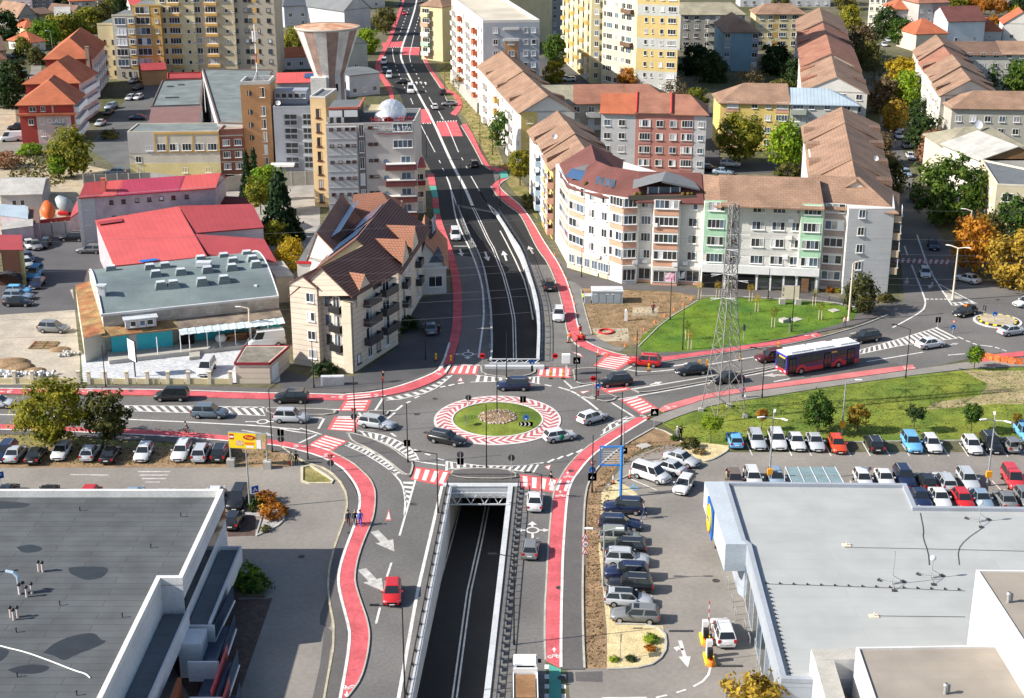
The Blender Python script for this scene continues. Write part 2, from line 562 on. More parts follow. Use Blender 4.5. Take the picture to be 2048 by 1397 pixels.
# --- portal beams with trusses
def portal(y,xl,xr,face,label):
 T=Thing('portal_truss',label,'truss',((xl+xr)/2,y,0))
 w=MB()
 yb=y-face*0.
 w.box(((xl+xr)/2,y+.5*(1 if face<0 else-1),-.62),(xr-xl+1.6,.9,1.45))
 T.part('beam',w,CONCW)
 yt=y+face*.35
 z0,z1=-1.95,-.55
 w=MB();w.box(((xl+xr)/2,yt,z1),(xr-xl,.14,.14));T.part('top_chord',w,ZINC)
 w=MB();w.box(((xl+xr)/2,yt,z0),(xr-xl,.14,.14));T.part('bottom_chord',w,ZINC)
 n=9
 for i in range(n):
  xa=xl+(xr-xl)*i/n;xb=xl+(xr-xl)*(i+1)/n
  w=MB();w.tube((xa,yt,z0 if i%2 else z1),(xb,yt,z1 if i%2 else z0),.055,5)
  T.part('diagonal',w,ZINC)
 for i in range(10):
  xa=xl+(xr-xl)*(i+.5)/10
  w=MB();w.box((xa,yt+face*.12,-.95),(.5,.05,.22));T.part('panel',w,METAL)
portal(148.,SL[0].x+.05,SR[0].x-.05,-1,'white steel truss hung across the dark tunnel mouth nearest the camera')
T=Thing('portal_truss','white steel frame across the far ramp just beyond the roundabout','truss',((NL[0].x+NR[0].x)/2,186.2,0))
w=MB();w.box(((NL[0].x+NR[0].x)/2,185.7,.24),(NR[0].x-NL[0].x+1.2,.8,.48));T.part('beam',w,CONCW)
for z in(.66,1.25):
 w=MB();w.box(((NL[0].x+NR[0].x)/2,186.2,z),(NR[0].x-NL[0].x,.12,.12));T.part('chord',w,ZINC)
for i in range(10):
 xa=NL[0].x+(NR[0].x-NL[0].x)*i/10;xb=NL[0].x+(NR[0].x-NL[0].x)*(i+1)/10
 w=MB();w.tube((xa,186.2,.66 if i%2 else 1.25),(xb,186.2,1.25 if i%2 else .66),.05,5);T.part('diagonal',w,ZINC)
# --- grounds beside the roads
def px_sheet(name,pts,z,mat,kind='structure'):
 return sheet(name,GS(pts),z,mat,(),kind)
px_sheet('parking_lot',[(-200,900),(560,900),(606,930),(655,938),(690,975),(697,1020),(660,1120),(655,1190),(672,1270),(648,1397),(640,1700),(-300,1700)],.004,ASPHL)
px_sheet('parking_lot',[(1165,1700),(1135,1341),(1170,1338),(1200,985),(1262,915),(1330,890),(1450,905),(2300,905),(2300,1700)],.004,ASPHL)
px_sheet('yard',[(-200,480),(80,470),(205,470),(232,530),(190,560),(145,575),(160,720),(160,768),(-200,772)],.004,YARD)
px_sheet('yard',[(-150,470),(85,470),(210,490),(215,560),(140,580),(155,620),(-150,640)],.0085,M('asphalt_yard',(.10,.10,.105),.9,.1,.2,.2,fine=.08))
px_sheet('yard',[(-100,215),(30,215),(38,300),(80,330),(170,330),(260,350),(480,350),(420,380),(160,400),(100,470),(-100,480)],.004,SAND)
px_sheet('yard',[(205,250),(300,150),(330,150),(262,352),(180,300)],.0085,M('asphalt_court',(.11,.115,.115),.9,.12,.2,.2))
px_sheet('yard',[(430,345),(640,345),(640,560),(560,560),(480,470),(430,470)],.004,M('court_concrete',(.30,.285,.26),.9,.15,.3,.2))
px_sheet('dry_strip',[(-140,872),(250,874),(480,884),(560,896),(600,912),(580,935),(-140,936)],.012,EARTH)
px_sheet('dry_strip',[(-140,860),(45,862),(230,874),(420,886),(415,893),(200,895),(-140,897)],.016,GRASSD)
px_sheet('grass_patch',[(604,936),(618,932),(662,960),(668,967),(604,966)],.03,GRASSD,'stuff')
px_sheet('dirt_plot',[(1165,577),(1350,585),(1392,592),(1350,640),(1275,690),(1232,694),(1180,668),(1166,612)],.012,EARTH)
px_sheet('dirt_patch',[(1266,614),(1318,614),(1314,632),(1264,632)],.017,SAND)
px_sheet('dirt_patch',[(1182,657),(1256,657),(1258,682),(1200,684)],.017,SAND)
px_sheet('park_lawn',[(1275,693),(1285,672),(1330,640),(1400,600),(1425,594),(1480,596),(1560,600),(1660,606),(1718,620),(1706,640),(1640,660),(1540,683),(1440,697),(1370,704),(1290,704)],.014,GRASSN,'stuff')
px_sheet('lawn',[(1325,848),(1362,832),(1430,810),(1520,797),(1680,772),(1840,750),(1960,738),(2200,730),(2200,878),(1920,880),(1650,884),(1500,878),(1462,890),(1390,890)],.012,GRASS,'stuff')
px_sheet('bare_patch',[(1925,742),(2200,742),(2200,812),(1990,808),(1920,815),(1850,820),(1870,805),(1960,792),(1975,768)],.016,M('bare_patch',(.37,.285,.175),.95,.15,.5,.1,bump=.4,fine=.2,col2=(.27,.23,.12),c2scale=.3))
px_sheet('earth_strip',[(1168,1000),(1178,960),(1200,925),(1255,880),(1310,858),(1330,862),(1368,890),(1290,892),(1232,935),(1200,985),(1197,1100),(1206,1200),(1212,1260),(1214,1337),(1169,1338),(1165,1150)],.016,EARTH)
px_sheet('gravel_bed',[(1232,962),(1258,975),(1284,996),(1208,1018),(1203,1060),(1208,1180),(1230,1248),(1326,1252),(1333,1295),(1320,1320),(1290,1335),(1214,1338),(1214,1262),(1208,1200),(1197,1100),(1203,985)],.02,GRAVEL,'stuff')
px_sheet('planting_bed',[(1362,892),(1395,885),(1460,892),(1462,900),(1405,930),(1380,912)],.02,GRAVEL)
PAVM=MT('forecourt_setts',(.66,.665,.67),(.40,.43,.47),(.30,.31,.33),.42,.2,.012,.85,.10,.4)
px_sheet('paved_forecourt',[(166,766),(162,708),(330,690),(470,664),(545,655),(560,690),(560,766)],.012,PAVM)
px_sheet('paved_apron',[(478,1200),(530,1198),(545,1196),(478,1390),(380,1397),(300,1250),(420,1150)],.012,M('brown_pavers',(.10,.07,.06),.9,.2,1.5,.2,fine=.2,fscale=6))
px_sheet('paved_apron',[(455,1000),(512,1034),(510,1072),(455,1074)],.012,MATS['brown_pavers'])
STREET=M('street_asphalt',(.085,.085,.088),.9,.1,.2,.2)
px_sheet('street',[(-150,330),(30,275),(62,140),(60,100),(25,40),(40,40),(85,100),(82,150),(60,260),(40,300),(-150,420)],.006,M('street_dusty',(.22,.205,.18),.9,.12,.2,.2))
px_sheet('street',[(1395,350),(1400,240),(1345,190),(1180,180),(1085,175),(1075,120),(1120,100),(1200,165),(1380,172),(1440,240),(1440,320),(1660,330),(1650,345)],.006,STREET)
px_sheet('verge',[(870,130),(905,195),(940,255),(985,335),(1010,335),(990,285),(960,225),(960,200),(900,120)],.012,GRASSD)
px_sheet('verge',[(1005,352),(1035,352),(1075,400),(1075,440),(1050,410),(1020,375)],.012,GRASSD)
px_sheet('plaza',[(1090,490),(1141,541),(1234,566),(1400,576),(1634,586),(1740,612),(1800,605),(1775,632),(1720,652),(1700,625),(1660,605),(1480,595),(1392,592),(1340,582),(1165,577),(1150,590),(1128,540),(1085,478)],.01,ASPHP)
px_sheet('plaza',[(560,766),(560,735),(620,757),(712,752),(795,695),(835,600),(893,585),(918,580),(920,640),(916,690),(900,738),(870,758),(800,776),(700,788),(560,778)],.01,M('asphalt_plaza',(.085,.085,.09),.9,.1,.3,.2))
# --- raised strips: pavements, coloured cycle lanes, kerbs
def rail_strip(name,Lp,Rp,ztop,mat,parent=None,sm=1):
 w=MB()
 strip(w,smooth(GS(Lp),sm),smooth(GS(Rp),sm),ztop,0,side0=0.)
 return struct(name,w,mat,parent=parent)
def kerb(pts,w=.16,z=.15,sm=1,mat=KERB):
 m=MB()
 P=smooth(GS(pts),sm)
 strip(m,offset(P,w/2),offset(P,-w/2),z,0,side0=0.)
 return struct('kerb',m,mat)
def edge_line(pts,w=.22,z=.132,sm=1,mat=PAINT):
 m=MB();line(m,smooth(GS(pts),sm),w,z)
 return struct('edge_line',m,mat)
LZ=.11
WL=[(884,731),(890,715),(895,700),(900,680),(905,650),(906,620),(906,590),(904,560),(899,530),(895,500),(888,480),(872,450),(867,430)]
WR=[(907,728),(908,715),(913,700),(919,680),(924,650),(924,620),(924,590),(921,560),(913,530),(905,500),(897,480),(886,450),(880,430)]
rail_strip('cycle_lane',WL,WR,LZ,REDL)
rail_strip('cycle_lane',[(867,429),(866,418)],[(880,429),(878,418)],LZ,TEAL)
rail_strip('cycle_lane',[(865,417),(865,397)],[(878,417),(877,397)],LZ,REDL)
rail_strip('cycle_lane',[(865,396),(859,373)],[(877,396),(872,373)],LZ,TEAL)
rail_strip('cycle_lane',[(859,372),(854,349)],[(872,372),(868,349)],LZ,REDL)
rail_strip('cycle_lane',[(829,316),(823,297)],[(838,312),(827,288)],LZ,TEAL)
rail_strip('cycle_lane',[(822,296),(800,255),(781,215),(780,190),(763,160),(754,150),(749,130),(757,118),(766,97),(775,81),(785,53),(803,7),(812,-30)],[(827,287),(808,250),(789,210),(787,187),(780,168),(768,155),(760,130),(765,118),(775,97),(783,83),(793,53),(808,7),(816,-30)],LZ,REDL)
rail_strip('cycle_lane',[(843,20),(842,60),(841,90)],[(847,20),(847,60),(847,88)],LZ,REDL)
rail_strip('cycle_lane',[(843,112),(852,134),(866,153),(884,180)],[(850,112),(863,139),(876,157),(894,181)],LZ,REDL)
rail_strip('cycle_lane',[(893,183),(908,192),(916,205),(914,215),(901,228)],[(896,180),(914,188),(925,204),(924,217),(912,232)],LZ,REDL)
rail_strip('cycle_lane',[(924,250),(940,279),(950,297),(961,316),(968,330)],[(933,248),(949,276),(961,304),(972,322),(979,333)],LZ,REDL)
rail_strip('cycle_lane',[(968,331),(982,340),(1000,345)],[(979,334),(992,336),(1009,340)],LZ,REDL)
rail_strip('cycle_lane',[(997,345),(1002,358)],[(1013,343),(1018,356)],LZ,TEAL)
EL=[(1002,359),(990,366),(983,373),(986,380),(996,393),(1022,415),(1041,427),(1053,449),(1067,479),(1078,500),(1099,528),(1115,567),(1125,604),(1132,639),(1136,665),(1147,683),(1161,693),(1196,707),(1212,714)]
ER=[(1018,357),(1008,362),(1001,367),(998,374),(1007,386),(1036,408),(1053,428),(1070,455),(1084,480),(1097,500),(1117,530),(1133,565),(1142,593),(1149,622),(1153,650),(1163,676),(1177,689),(1220,706),(1253,713)]
rail_strip('cycle_lane',EL,ER,LZ,REDL)
edge_line([(1019,357),(1002,366),(998,373),(1007,385),(1037,408),(1054,428),(1071,455),(1085,480),(1098,500),(1118,530),(1134,565),(1143,593),(1150,622),(1154,650),(1164,676),(1178,689),(1221,706),(1254,713)])
kerb([(982,374),(994,394),(1020,416),(1039,428),(1051,450),(1065,480),(1076,501),(1097,529),(1113,568),(1123,604),(1130,640),(1134,666),(1145,685),(1160,695)])
rail_strip('cycle_lane',[(1268,715),(1320,716),(1360,711),(1432,701),(1500,691),(1570,681),(1632,667)],[(1268,724),(1320,725),(1360,718),(1440,707),(1500,698),(1570,690),(1645,673)],LZ,REDL)
kerb([(1262,727),(1318,727),(1360,720),(1440,709),(1500,700),(1570,692),(1645,675),(1722,653),(1776,631)])
rail_strip('pavement',[(1254,712),(1310,708),(1370,705),(1440,698),(1540,684),(1640,661),(1706,641),(1730,628)],[(1268,715),(1320,716),(1360,711),(1440,700),(1500,691),(1632,667),(1710,652),(1770,629)],.1,ASPHP)
ML=[(694,791),(738,788),(771,782),(803,774),(852,756),(877,743),(884,733)]
MR=[(694,802),(745,797),(785,791),(828,781),(856,770),(879,759),(894,748)]
rail_strip('cycle_lane',ML,MR,LZ,REDL)
edge_line([(692,790),(738,787),(771,781),(803,773),(852,755),(876,743),(884,731),(891,714),(899,687)],.3)
rail_strip('cycle_lane',[(-140,777),(0,780),(162,781),(330,782),(500,788),(694,792)],[(-140,787),(0,789),(162,790),(316,792),(500,799),(694,802)],LZ,REDL)
edge_line([(-140,776),(0,779),(162,780),(330,781),(500,787),(692,791)],.25)
rail_strip('pavement',[(-140,771),(160,772),(400,773),(560,780),(700,780),(790,768),(850,750),(878,735)],[(-140,776),(162,780),(330,781),(500,787),(692,790),(803,773),(852,755),(884,730)],.1,ASPHP)
SWU=[(-140,850),(0,850),(42,852),(242,860),(365,865),(463,874),(544,880),(614,893),(660,905)]
SWD=[(-140,859),(0,859),(42,860),(228,868),(350,874),(461,883),(544,890),(586,898),(639,913)]
rail_strip('cycle_lane',SWU,SWD,LZ,REDL)
edge_line([(-140,860),(42,861),(228,869),(350,875),(461,884),(544,891),(586,899),(640,914),(681,934),(699,954),(712,972),(720,993),(720,1014),(714,1035),(707,1059),(695,1089),(684,1121),(678,1145),(676,1170),(685,1209),(698,1256),(700,1277),(694,1327),(681,1397),(668,1460)],.28)
XL=[(639,913),(681,933),(699,954),(713,972),(721,993),(721,1014),(715,1035),(708,1059),(696,1089),(685,1121),(679,1145),(677,1170),(686,1209),(699,1256),(701,1277),(695,1327),(682,1397),(670,1460)]
XR=[(660,905),(704,927),(728,949),(740,961),(749,980),(750,1000),(747,1031),(740,1052),(727,1081),(715,1116),(709,1147),(709,1170),(721,1206),(737,1252),(738,1288),(729,1334),(718,1366),(693,1397),(680,1415)]
rail_strip('cycle_lane',XL,XR,LZ,REDL)
kerb([(661,904),(705,926),(729,948),(741,960),(750,980),(751,1000),(748,1031),(741,1052),(728,1081),(716,1116),(710,1147),(710,1170),(722,1206),(738,1252),(739,1288),(730,1334),(719,1366),(694,1397)],.14,.14)
rail_strip('pavement',[(560,893),(606,926),(655,938),(690,975),(697,1020),(660,1120),(655,1190),(672,1270),(648,1397),(640,1460)],[(586,899),(640,914),(681,934),(720,993),(714,1035),(684,1121),(676,1170),(700,1277),(681,1397),(668,1460)],.1,ASPHP)
kerb([(560,893),(606,926),(655,938),(690,975),(697,1020),(660,1120),(655,1190),(672,1270),(648,1397),(640,1460)],.2,.14,1,M('kerb_yellowed',(.42,.38,.27),.9,.15,1.,.2))
rail_strip('pavement',[(-140,859),(42,862),(228,870),(350,876),(461,885),(544,892),(586,900)],[(-140,868),(42,870),(228,880),(350,886),(461,892),(544,900),(586,912)],.09,ASPHP)
SEL=[(1092,1322),(1090,1275),(1091,1205),(1093,1184),(1097,1098),(1103,1028),(1107,993),(1111,979),(1127,946),(1147,921),(1169,900),(1196,881),(1231,860),(1273,836)]
SER=[(1121,1337),(1121,1275),(1122,1205),(1123,1184),(1124,1125),(1129,1045),(1134,989),(1143,963),(1155,947),(1171,926),(1196,902),(1248,868),(1292,841),(1300,836)]
rail_strip('cycle_lane',SEL,SER,LZ,REDL)
edge_line([(1122,1337),(1122,1275),(1123,1205),(1124,1184),(1125,1125),(1130,1045),(1135,989),(1144,963),(1156,947),(1172,926),(1197,902),(1249,868),(1293,841)],.26)
kerb([(1091,1322),(1089,1275),(1090,1205),(1092,1184),(1096,1098),(1102,1028),(1106,993),(1110,979),(1126,946),(1146,921),(1168,900),(1195,881),(1230,860),(1272,836)],.18,.13)
rail_strip('pavement',[(1123,1340),(1122,1275),(1124,1184),(1125,1125),(1130,1045),(1135,989),(1144,963),(1172,926),(1197,902),(1249,868),(1293,842)],[(1168,1340),(1165,1275),(1164,1184),(1165,1125),(1166,1045),(1170,985),(1182,952),(1210,920),(1252,888),(1308,856),(1326,846)],.1,ASPHP)
kerb([(1169,1338),(1166,1275),(1165,1184),(1166,1125),(1167,1045),(1171,985),(1183,952),(1211,920),(1253,888),(1308,857)],.2,.14)
rail_strip('cycle_lane',[(1318,820),(1331,811),(1380,798),(1409,790),(1500,775),(1606,761),(1720,744),(1825,731)],[(1328,825),(1340,822),(1380,810),(1413,798),(1500,784),(1606,770),(1720,755),(1833,739)],LZ,M('cycle_lane_faded',(.56,.17,.17),.85,.12,.4,.2))
rail_strip('pavement',[(1300,840),(1340,823),(1380,811),(1413,799),(1500,785),(1606,771),(1720,756),(1833,740),(1960,722),(2200,715)],[(1326,847),(1362,832),(1430,810),(1520,797),(1606,783),(1720,766),(1840,750),(1960,736),(2200,730)],.1,M('pavement_grey',(.24,.225,.205),.9,.1,.3,.2))
rail_strip('cycle_lane',[(1958,716),(2000,708),(2200,690)],[(1965,726),(2010,716),(2200,702)],.106,REDL)
m=MB();strip(m,GS([(1098,1329),(1098,1400),(1098,1460)]),GS([(1122,1339),(1122,1400),(1122,1460)]),.022);struct('cycle_crossing',m,TEAL)
for k in range(6):
 for x0 in(1089,1123):
  m=MB();v=1330+k*19.5
  strip(m,GS([(x0,v),(x0,v+9)]),GS([(x0+9,v),(x0+9,v+9)]),.022,n=2);struct('road_marking',m,PAINT)
kerb([(1214,1340),(1290,1337),(1320,1322),(1334,1296),(1327,1252),(1230,1249)],.2,.14)
kerb([(1308,857),(1330,862),(1371,890)],.14,.12)
kerb([(1374,893),(1290,938),(1232,963)],.18,.14)
kerb([(1380,912),(1405,931),(1462,901),(1457,886)],.18,.14)
kerb([(604,936),(618,931),(664,960),(670,968),(604,968),(604,936)],.3,.16,0,M('kerb_cream',(.50,.46,.34),.9,.1,1,.2))
kerb([(1498,880),(1650,886),(1920,882),(2200,880)],.18,.12)
kerb([(1400,592),(1480,594),(1560,598),(1660,604),(1720,617)],.16,.1)
kerb([(1277,694),(1330,641),(1396,602)],.16,.1)
kerb([(1184,670),(1167,612),(1162,580)],.14,.1)
kerb([(842,108),(852,134),(866,154),(884,181),(900,214)],.2,.15)
kerb([(922,252),(940,282),(959,317),(966,332),(982,341)],.2,.15)
px_sheet('pavement',[(1134,561),(1143,590),(1150,619),(1154,646),(1166,677),(1184,690),(1240,704),(1250,696),(1230,694),(1180,668),(1166,612),(1165,577),(1150,566)],.0185,M('pavement_fresh',(.19,.185,.175),.9,.1,.4,.2))
# ================================================================ painted markings and crossings
ZM=.022
def quadpt(a,b,c,d,s,t):
 return(a.lerp(b,s)).lerp(d.lerp(c,s),t)
def crosswalk(px,n,z=.018,wl=PAINT,fill=.5,mat=None,inset=.12):
 a,b,c,d=GS(px)
 m=MB();q=[a,b,c,d]
 if(b-a).cross(d-a).z<0:q=q[::-1]
 for p in q:p.z=z
 m.face(q,0)
 o=struct('crosswalk',m,mat or REDX)
 for i in range(n):
  s0=(i+.5-fill/2)/n;s1=(i+.5+fill/2)/n
  q=[quadpt(a,b,c,d,s,t)for s,t in((s0,inset),(s1,inset),(s1,1-inset),(s0,1-inset))]
  if(q[1]-q[0]).cross(q[2]-q[0]).z<0:q=q[::-1]
  m=MB();m.face([(p.x,p.y,z+.006)for p in q])
  link('stripe',m.data('stripe',[wl]),o)
 return o
def lines(segs,w=.16,z=ZM,mat=PAINT,name='lane_line',sm=0):
 for s in segs:
  m=MB();P=GS(s)
  line(m,smooth(P,sm)if sm else P,w,z);struct(name,m,mat)
def hatch(Apx,Bpx,n,fill=.5,slant=0.,z=ZM,mat=PAINT,border=True,t0=0.,t1=1.):
 A,B=resample(GS(Apx),200),resample(GS(Bpx),200)
 par=None
 if border:
  m=MB();line(m,GS(Apx),.16,z+.004);line(m,GS(Bpx),.16,z+.004)
  par=struct('hatched_marking',m,mat)
 for i in range(n):
  s0=t0+(t1-t0)*(i+.5-fill/2)/n;s1=t0+(t1-t0)*(i+.5+fill/2)/n
  f=lambda L,s:L[max(0,min(199,int(round(s*199))))]
  q=[f(A,s0),f(A,s1),f(B,s1+slant),f(B,s0+slant)]
  if(q[1]-q[0]).cross(q[2]-q[0]).z<0:q=q[::-1]
  m=MB();m.face([(p.x,p.y,z)for p in q])
  if par is None:struct('hatched_marking',m,mat)
  else:link('stripe',m.data('stripe',[mat]),par)
def arrow(tail,tip,w=.22,hw=.8,hl=.42,z=ZM,mat=PAINT,fz=None):
 a,b=(GF(*tail),GF(*tip))if fz else(G(*tail),G(*tip))
 d=(b-a);L=d.length;d.normalize();nrm=Vec((-d.y,d.x,0)).normalized()
 k=a+d*L*(1-hl)
 up=Vec((0,0,z))
 m=MB()
 m.face([p+up for p in(a-nrm*w/2,k-nrm*w/2,k+nrm*w/2,a+nrm*w/2)])
 m.face([p+up for p in(k-nrm*hw/2,b,k+nrm*hw/2)])
 struct('arrow_marking',m,mat)
crosswalk([(829,934),(902,943),(888,973),(822,960)],4)
crosswalk([(1040,949),(1118,958),(1110,986),(1043,977)],4)
crosswalk([(689,802),(676,822),(733,823),(744,800)],4)
crosswalk([(669,834),(654,860),(709,864),(724,835)],5)
crosswalk([(649,870),(616,891),(660,905),(696,883)],5,inset=.08)
crosswalk([(907,729),(958,731),(954,750),(896,749)],4,fill=.42)
crosswalk([(1078,735),(1141,736),(1141,757),(1074,753)],5,fill=.48)
crosswalk([(1215,707),(1186,732),(1236,741),(1275,716)],7)
crosswalk([(1240,801),(1282,830),(1317,818),(1277,791)],6)
crosswalk([(1186,770),(1216,788),(1263,780),(1238,764)],3,fill=.3)
crosswalk([(1790,515),(1903,519),(1898,531),(1788,527)],10,wl=WORNP,mat=M('crossing_red_worn',(.22,.09,.09),.85,.1,.5,.2))
for q in([(824,221),(858,218),(863,247),(830,247)],[(872,245),(913,243),(926,273),(880,273)],[(763,86),(806,83),(804,95),(766,95)],[(806,95),(840,95),(838,111),(802,110)]):
 o=crosswalk(q,1,fill=0.,inset=.5,mat=REDL)
for(a,b,n)in(((825,247.5),(863,247.5),8),((872,244),(915,242),8),((766,95),(803,95.5),8),((806,95),(838,95.5),8)):
 A,B=G(*a),G(*b)
 for i in range(n):
  p=A.lerp(B,(i+.3)/n);q=A.lerp(B,(i+.75)/n)
  m=MB();m.face([(p.x,p.y-.6,.03),(q.x,q.y-.6,.03),(q.x,q.y+.6,.03),(p.x,p.y+.6,.03)]);struct('road_marking',m,PAINT)
for q in([(1118,961),(1124,962),(1116,984),(1110,983)],[(1134,963),(1140,964),(1133,985),(1127,984)],[(884,732),(889,732),(879,744),(874,743)],[(898,731),(903,731),(893,747),(888,746)],[(694,794),(740,790),(741,792),(694,796)],[(694,799),(742,794),(743,796),(694,801)]):
 a,b,c,d=GS(q);m=MB();m.face([p+Vec((0,0,.118))for p in(d,c,b,a)]);struct('road_marking',m,PAINT)
lines([[(884,973),(835,1184),(797,1397),(784,1460)]],.32,mat=PAINT)
lines([[(831,960),(799,1072)],[(783,1126),(774,1154)],[(760,1216),(752,1248)],[(735,1300),(727,1332)],[(780,940),(800,962),(808,979),(811,1004),(809,1030)]],.22)
hatch([(829,962),(815,1010)],[(806,962),(811,1004)],5,.5,0.,border=False)
arrow((749,1063),(789,1104),.9,2.,.5,mat=WORNP)
arrow((724,1139),(767,1184),.9,2.,.5,mat=WORNP)
arrow((484,861),(548,872),.3,1.,.3,mat=WORNP)
def tri(px,z=ZM):
 a,b,c=GS(px);k=(a+b+c)/3
 m=MB();q=[a,b,c]
 if(b-a).cross(c-a).z<0:q=[a,c,b]
 m.face([p+Vec((0,0,z))for p in q]);o=struct('yield_marking',m,REDP)
 m=MB();m.face([k.lerp(p,.66)+Vec((0,0,z+.005))for p in q]);link('triangle',m.data('triangle',[PAINT]),o)
tri([(770,1042),(783,1042),(778,1018)])
tri([(913,764),(927,764),(922,754)])
tri([(1157,784),(1165,789),(1184,781)])
tri([(1088,934),(1098,942),(1103,929)])
tri([(1162,708),(1140,703),(1168,717)])
A=[(893,354),(901,372),(908,418),(913,440),(925,470),(940,498),(956,540),(965,575),(967,602),(968,637),(962,680),(957,716)]
lines([A],.28,.024,sm=1)
lines([[(893,354),(904,385),(917,420)],[(942,353),(959,383),(989,430)],[(959,383),(975,408),(1000,430)]],.22,.025)
CL=[(836,-20),(832,11),(817,60),(810,77),(803,98),(801,114),(807,130),(819,155),(828,172),(842,199),(865,240),(900,319),(914,347),(930,376),(945,412)]
lines([CL],.6,.026,sm=1)
lines([[(833,235),(842,251),(870,305)],[(878,321),(881,327)],[(885,337),(888,342)],[(882,235),(893,247),(917,305)],[(923,316),(926,321)],[(932,333),(935,338)],[(828,70),(825,84),(820,105),(819,114),(821,125)],[(858,195),(866,209)],[(877,223),(889,243)],[(800,70),(794,81)],[(785,98),(786,112),(789,126)],[(821,197),(826,209)],[(829,218),(833,235)]],.2,.026)
for k in range(7):
 a=(823+k*4.6,130+k*8.6);b=(790.5+k*3.6,131+k*8.6)
 lines([[a,(a[0]+1.6,a[1]+3)],[b,(b[0]+1.3,b[1]+3)]],.22,.026)
for k in range(8):
 a=(829+k*2.,64-k*6.4);b=(801+k*2.2,64-k*6.2)
 lines([[a,(a[0]+.6,a[1]-2.4)],[b,(b[0]+.7,b[1]-2.4)]],.24,.026)
for u,v in((798,166),(806,167),(812,165),(834,166),(843,166),(852,167)):
 arrow((u,v+3),(u-2,v-3),.3,1.,.5,.026)
lines([[(907,493),(935,493)],[(905,731),(960,731)]],.3,.024)
arrow((920,499),(924,513),.3,1.1,.45,.024);arrow((1066,508),(1057,492),.3,1.1,.45,.02)
def floor_line(px,w,off=0.,mat=PAINT):
 P=[]
 for u,v in px:P.append(GF(u,v))
 P=resample(offset(P,off),max(4,int(plen(P)/1.5)))
 m=MB();A_,B_=offset(P,w/2),offset(P,-w/2)
 for p in A_+B_:p.z=zfloor(p.y)+.014
 strip(m,A_,B_,n=len(P));struct('lane_line',m,mat)
for o_ in(-.2,.2):
 floor_line([(946,416),(976,479),(986,496),(1007,549),(1019,593),(1028,640),(1030,722)],.16,o_)
 floor_line([(977,999),(938,1184),(909,1397)],.17,o_)
floor_line([(924,999),(875,1184),(831,1397)],.16,0,WORNP)
floor_line([(1015,1080),(1003,1260),(990,1397)],.18)
floor_line([(1000,462),(1012,484),(1030,520),(1048,560),(1060,605),(1066,640)],.22,0,M('road_paint_cream',(.62,.60,.52),.85,.1,1,.2))
arrow((970,504),(977,523),.35,1.2,.45,.02,fz=1);arrow((1013,522),(1006,502),.35,1.2,.45,.02,fz=1)
def ring_symbol(c,rad,dirs,mat=WORNP,z=ZM):
 C=G(*c);m=MB();n=24
 for i in range(n):
  a0,a1=2*math.pi*i/n,2*math.pi*(i+1)/n
  m.face([(C.x+r_*math.cos(a),C.y+r_*math.sin(a),z)for r_,a in((rad,a0),(rad,a1),(rad*.72,a1),(rad*.72,a0))][::-1])
 o=struct('arrow_marking',m,mat)
 for ang,ln,hd in dirs:
  d=Vec((math.cos(R(ang)),math.sin(R(ang)),0));nr=Vec((-d.y,d.x,0));up=Vec((0,0,z))
  a=C+d*rad;b=C+d*(rad+ln)
  m=MB();m.face([p+up for p in(a-nr*.12,b-nr*.12,b+nr*.12,a+nr*.12)])
  if hd:m.face([p+up for p in(b-nr*hd,b+d*hd*1.6,b+nr*hd)])
  link('arrowhead',m.data('arrowhead',[mat]),o)
ring_symbol((936,709),.85,[(0,.6,.35),(180,.6,.35),(90,1.,0),(270,.3,.55)],PAINT)
ring_symbol((1065,1061),.75,[(0,.4,.4),(180,.4,.4),(90,.5,.5),(270,1.,0)],PAINT)
ring_symbol((525,844),.75,[(0,1.6,.35),(180,1.4,0)],PAINT)
lines([[(838,793),(829,797)],[(821,803),(813,807)],[(805,811),(793,821)],[(891,773),(880,775)],[(909,769),(897,772)],[(928,766),(916,768)],[(1089,770),(1103,773)],[(1117,775),(1140,782)],[(1142,783),(1153,788)],[(1154,789),(1175,803),(1196,820)],[(1087,926),(1073,929)],[(1108,919),(1095,926)],[(1126,913),(1115,919)],[(1146,907),(1134,913)],[(1166,899),(1153,906)],[(828,900),(840,904)],[(850,908),(861,911)],[(875,918),(888,921)],[(782,867),(792,874)]],.32)
hatch([(768,796),(790,793),(830,785),(860,773),(880,763),(898,751)],[(775,800),(800,798),(845,788),(873,776),(888,764),(903,751)],10,.5,0.,border=False)
lines([[(772,801),(800,799),(845,789),(873,777),(888,765),(904,751)]],.18)
hatch([(951,751),(1022,758)],[(941,765),(1022,763)],5,.45,.06)
hatch([(1056,756),(1081,753)],[(1052,763),(1081,769)],3,.5,0.)
hatch([(896,924),(960,932),(1040,933),(1084,926)],[(893,939),(930,936),(1000,938),(1068,946)],14,.45,.03)
lines([[(829,923),(893,932)],[(894,923),(893,942)]],.3)
hatch([(242,812),(400,813),(528,815)],[(242,822),(400,827),(531,832)],16,.5,.05)
lines([[(445,814),(680,820)],[(565,835),(650,837)],[(-140,830),(33,830),(246,839),(360,844),(516,852),(600,860)],[(600,857),(646,870),(600,866),(560,858)],[(598,887),(634,870)],[(637,858),(649,836)],[(750,822),(766,797)],[(676,834),(725,834)],[(718,826),(723,834)],[(793,822),(740,822)],[(775,838),(790,826)]],.3)
hatch([(715,862),(745,866),(778,874),(812,890),(829,904),(838,921)],[(727,872),(740,876),(778,890),(803,905),(817,916),(822,924)],12,.5,0.)
hatch([(698,886),(733,901),(768,922),(803,948)],[(692,891),(728,906),(762,926),(796,950)],14,.5,0.,border=False)
lines([[(697,885),(735,900),(770,921),(806,949)],[(690,891),(727,907),(760,927),(794,951)]],.16)
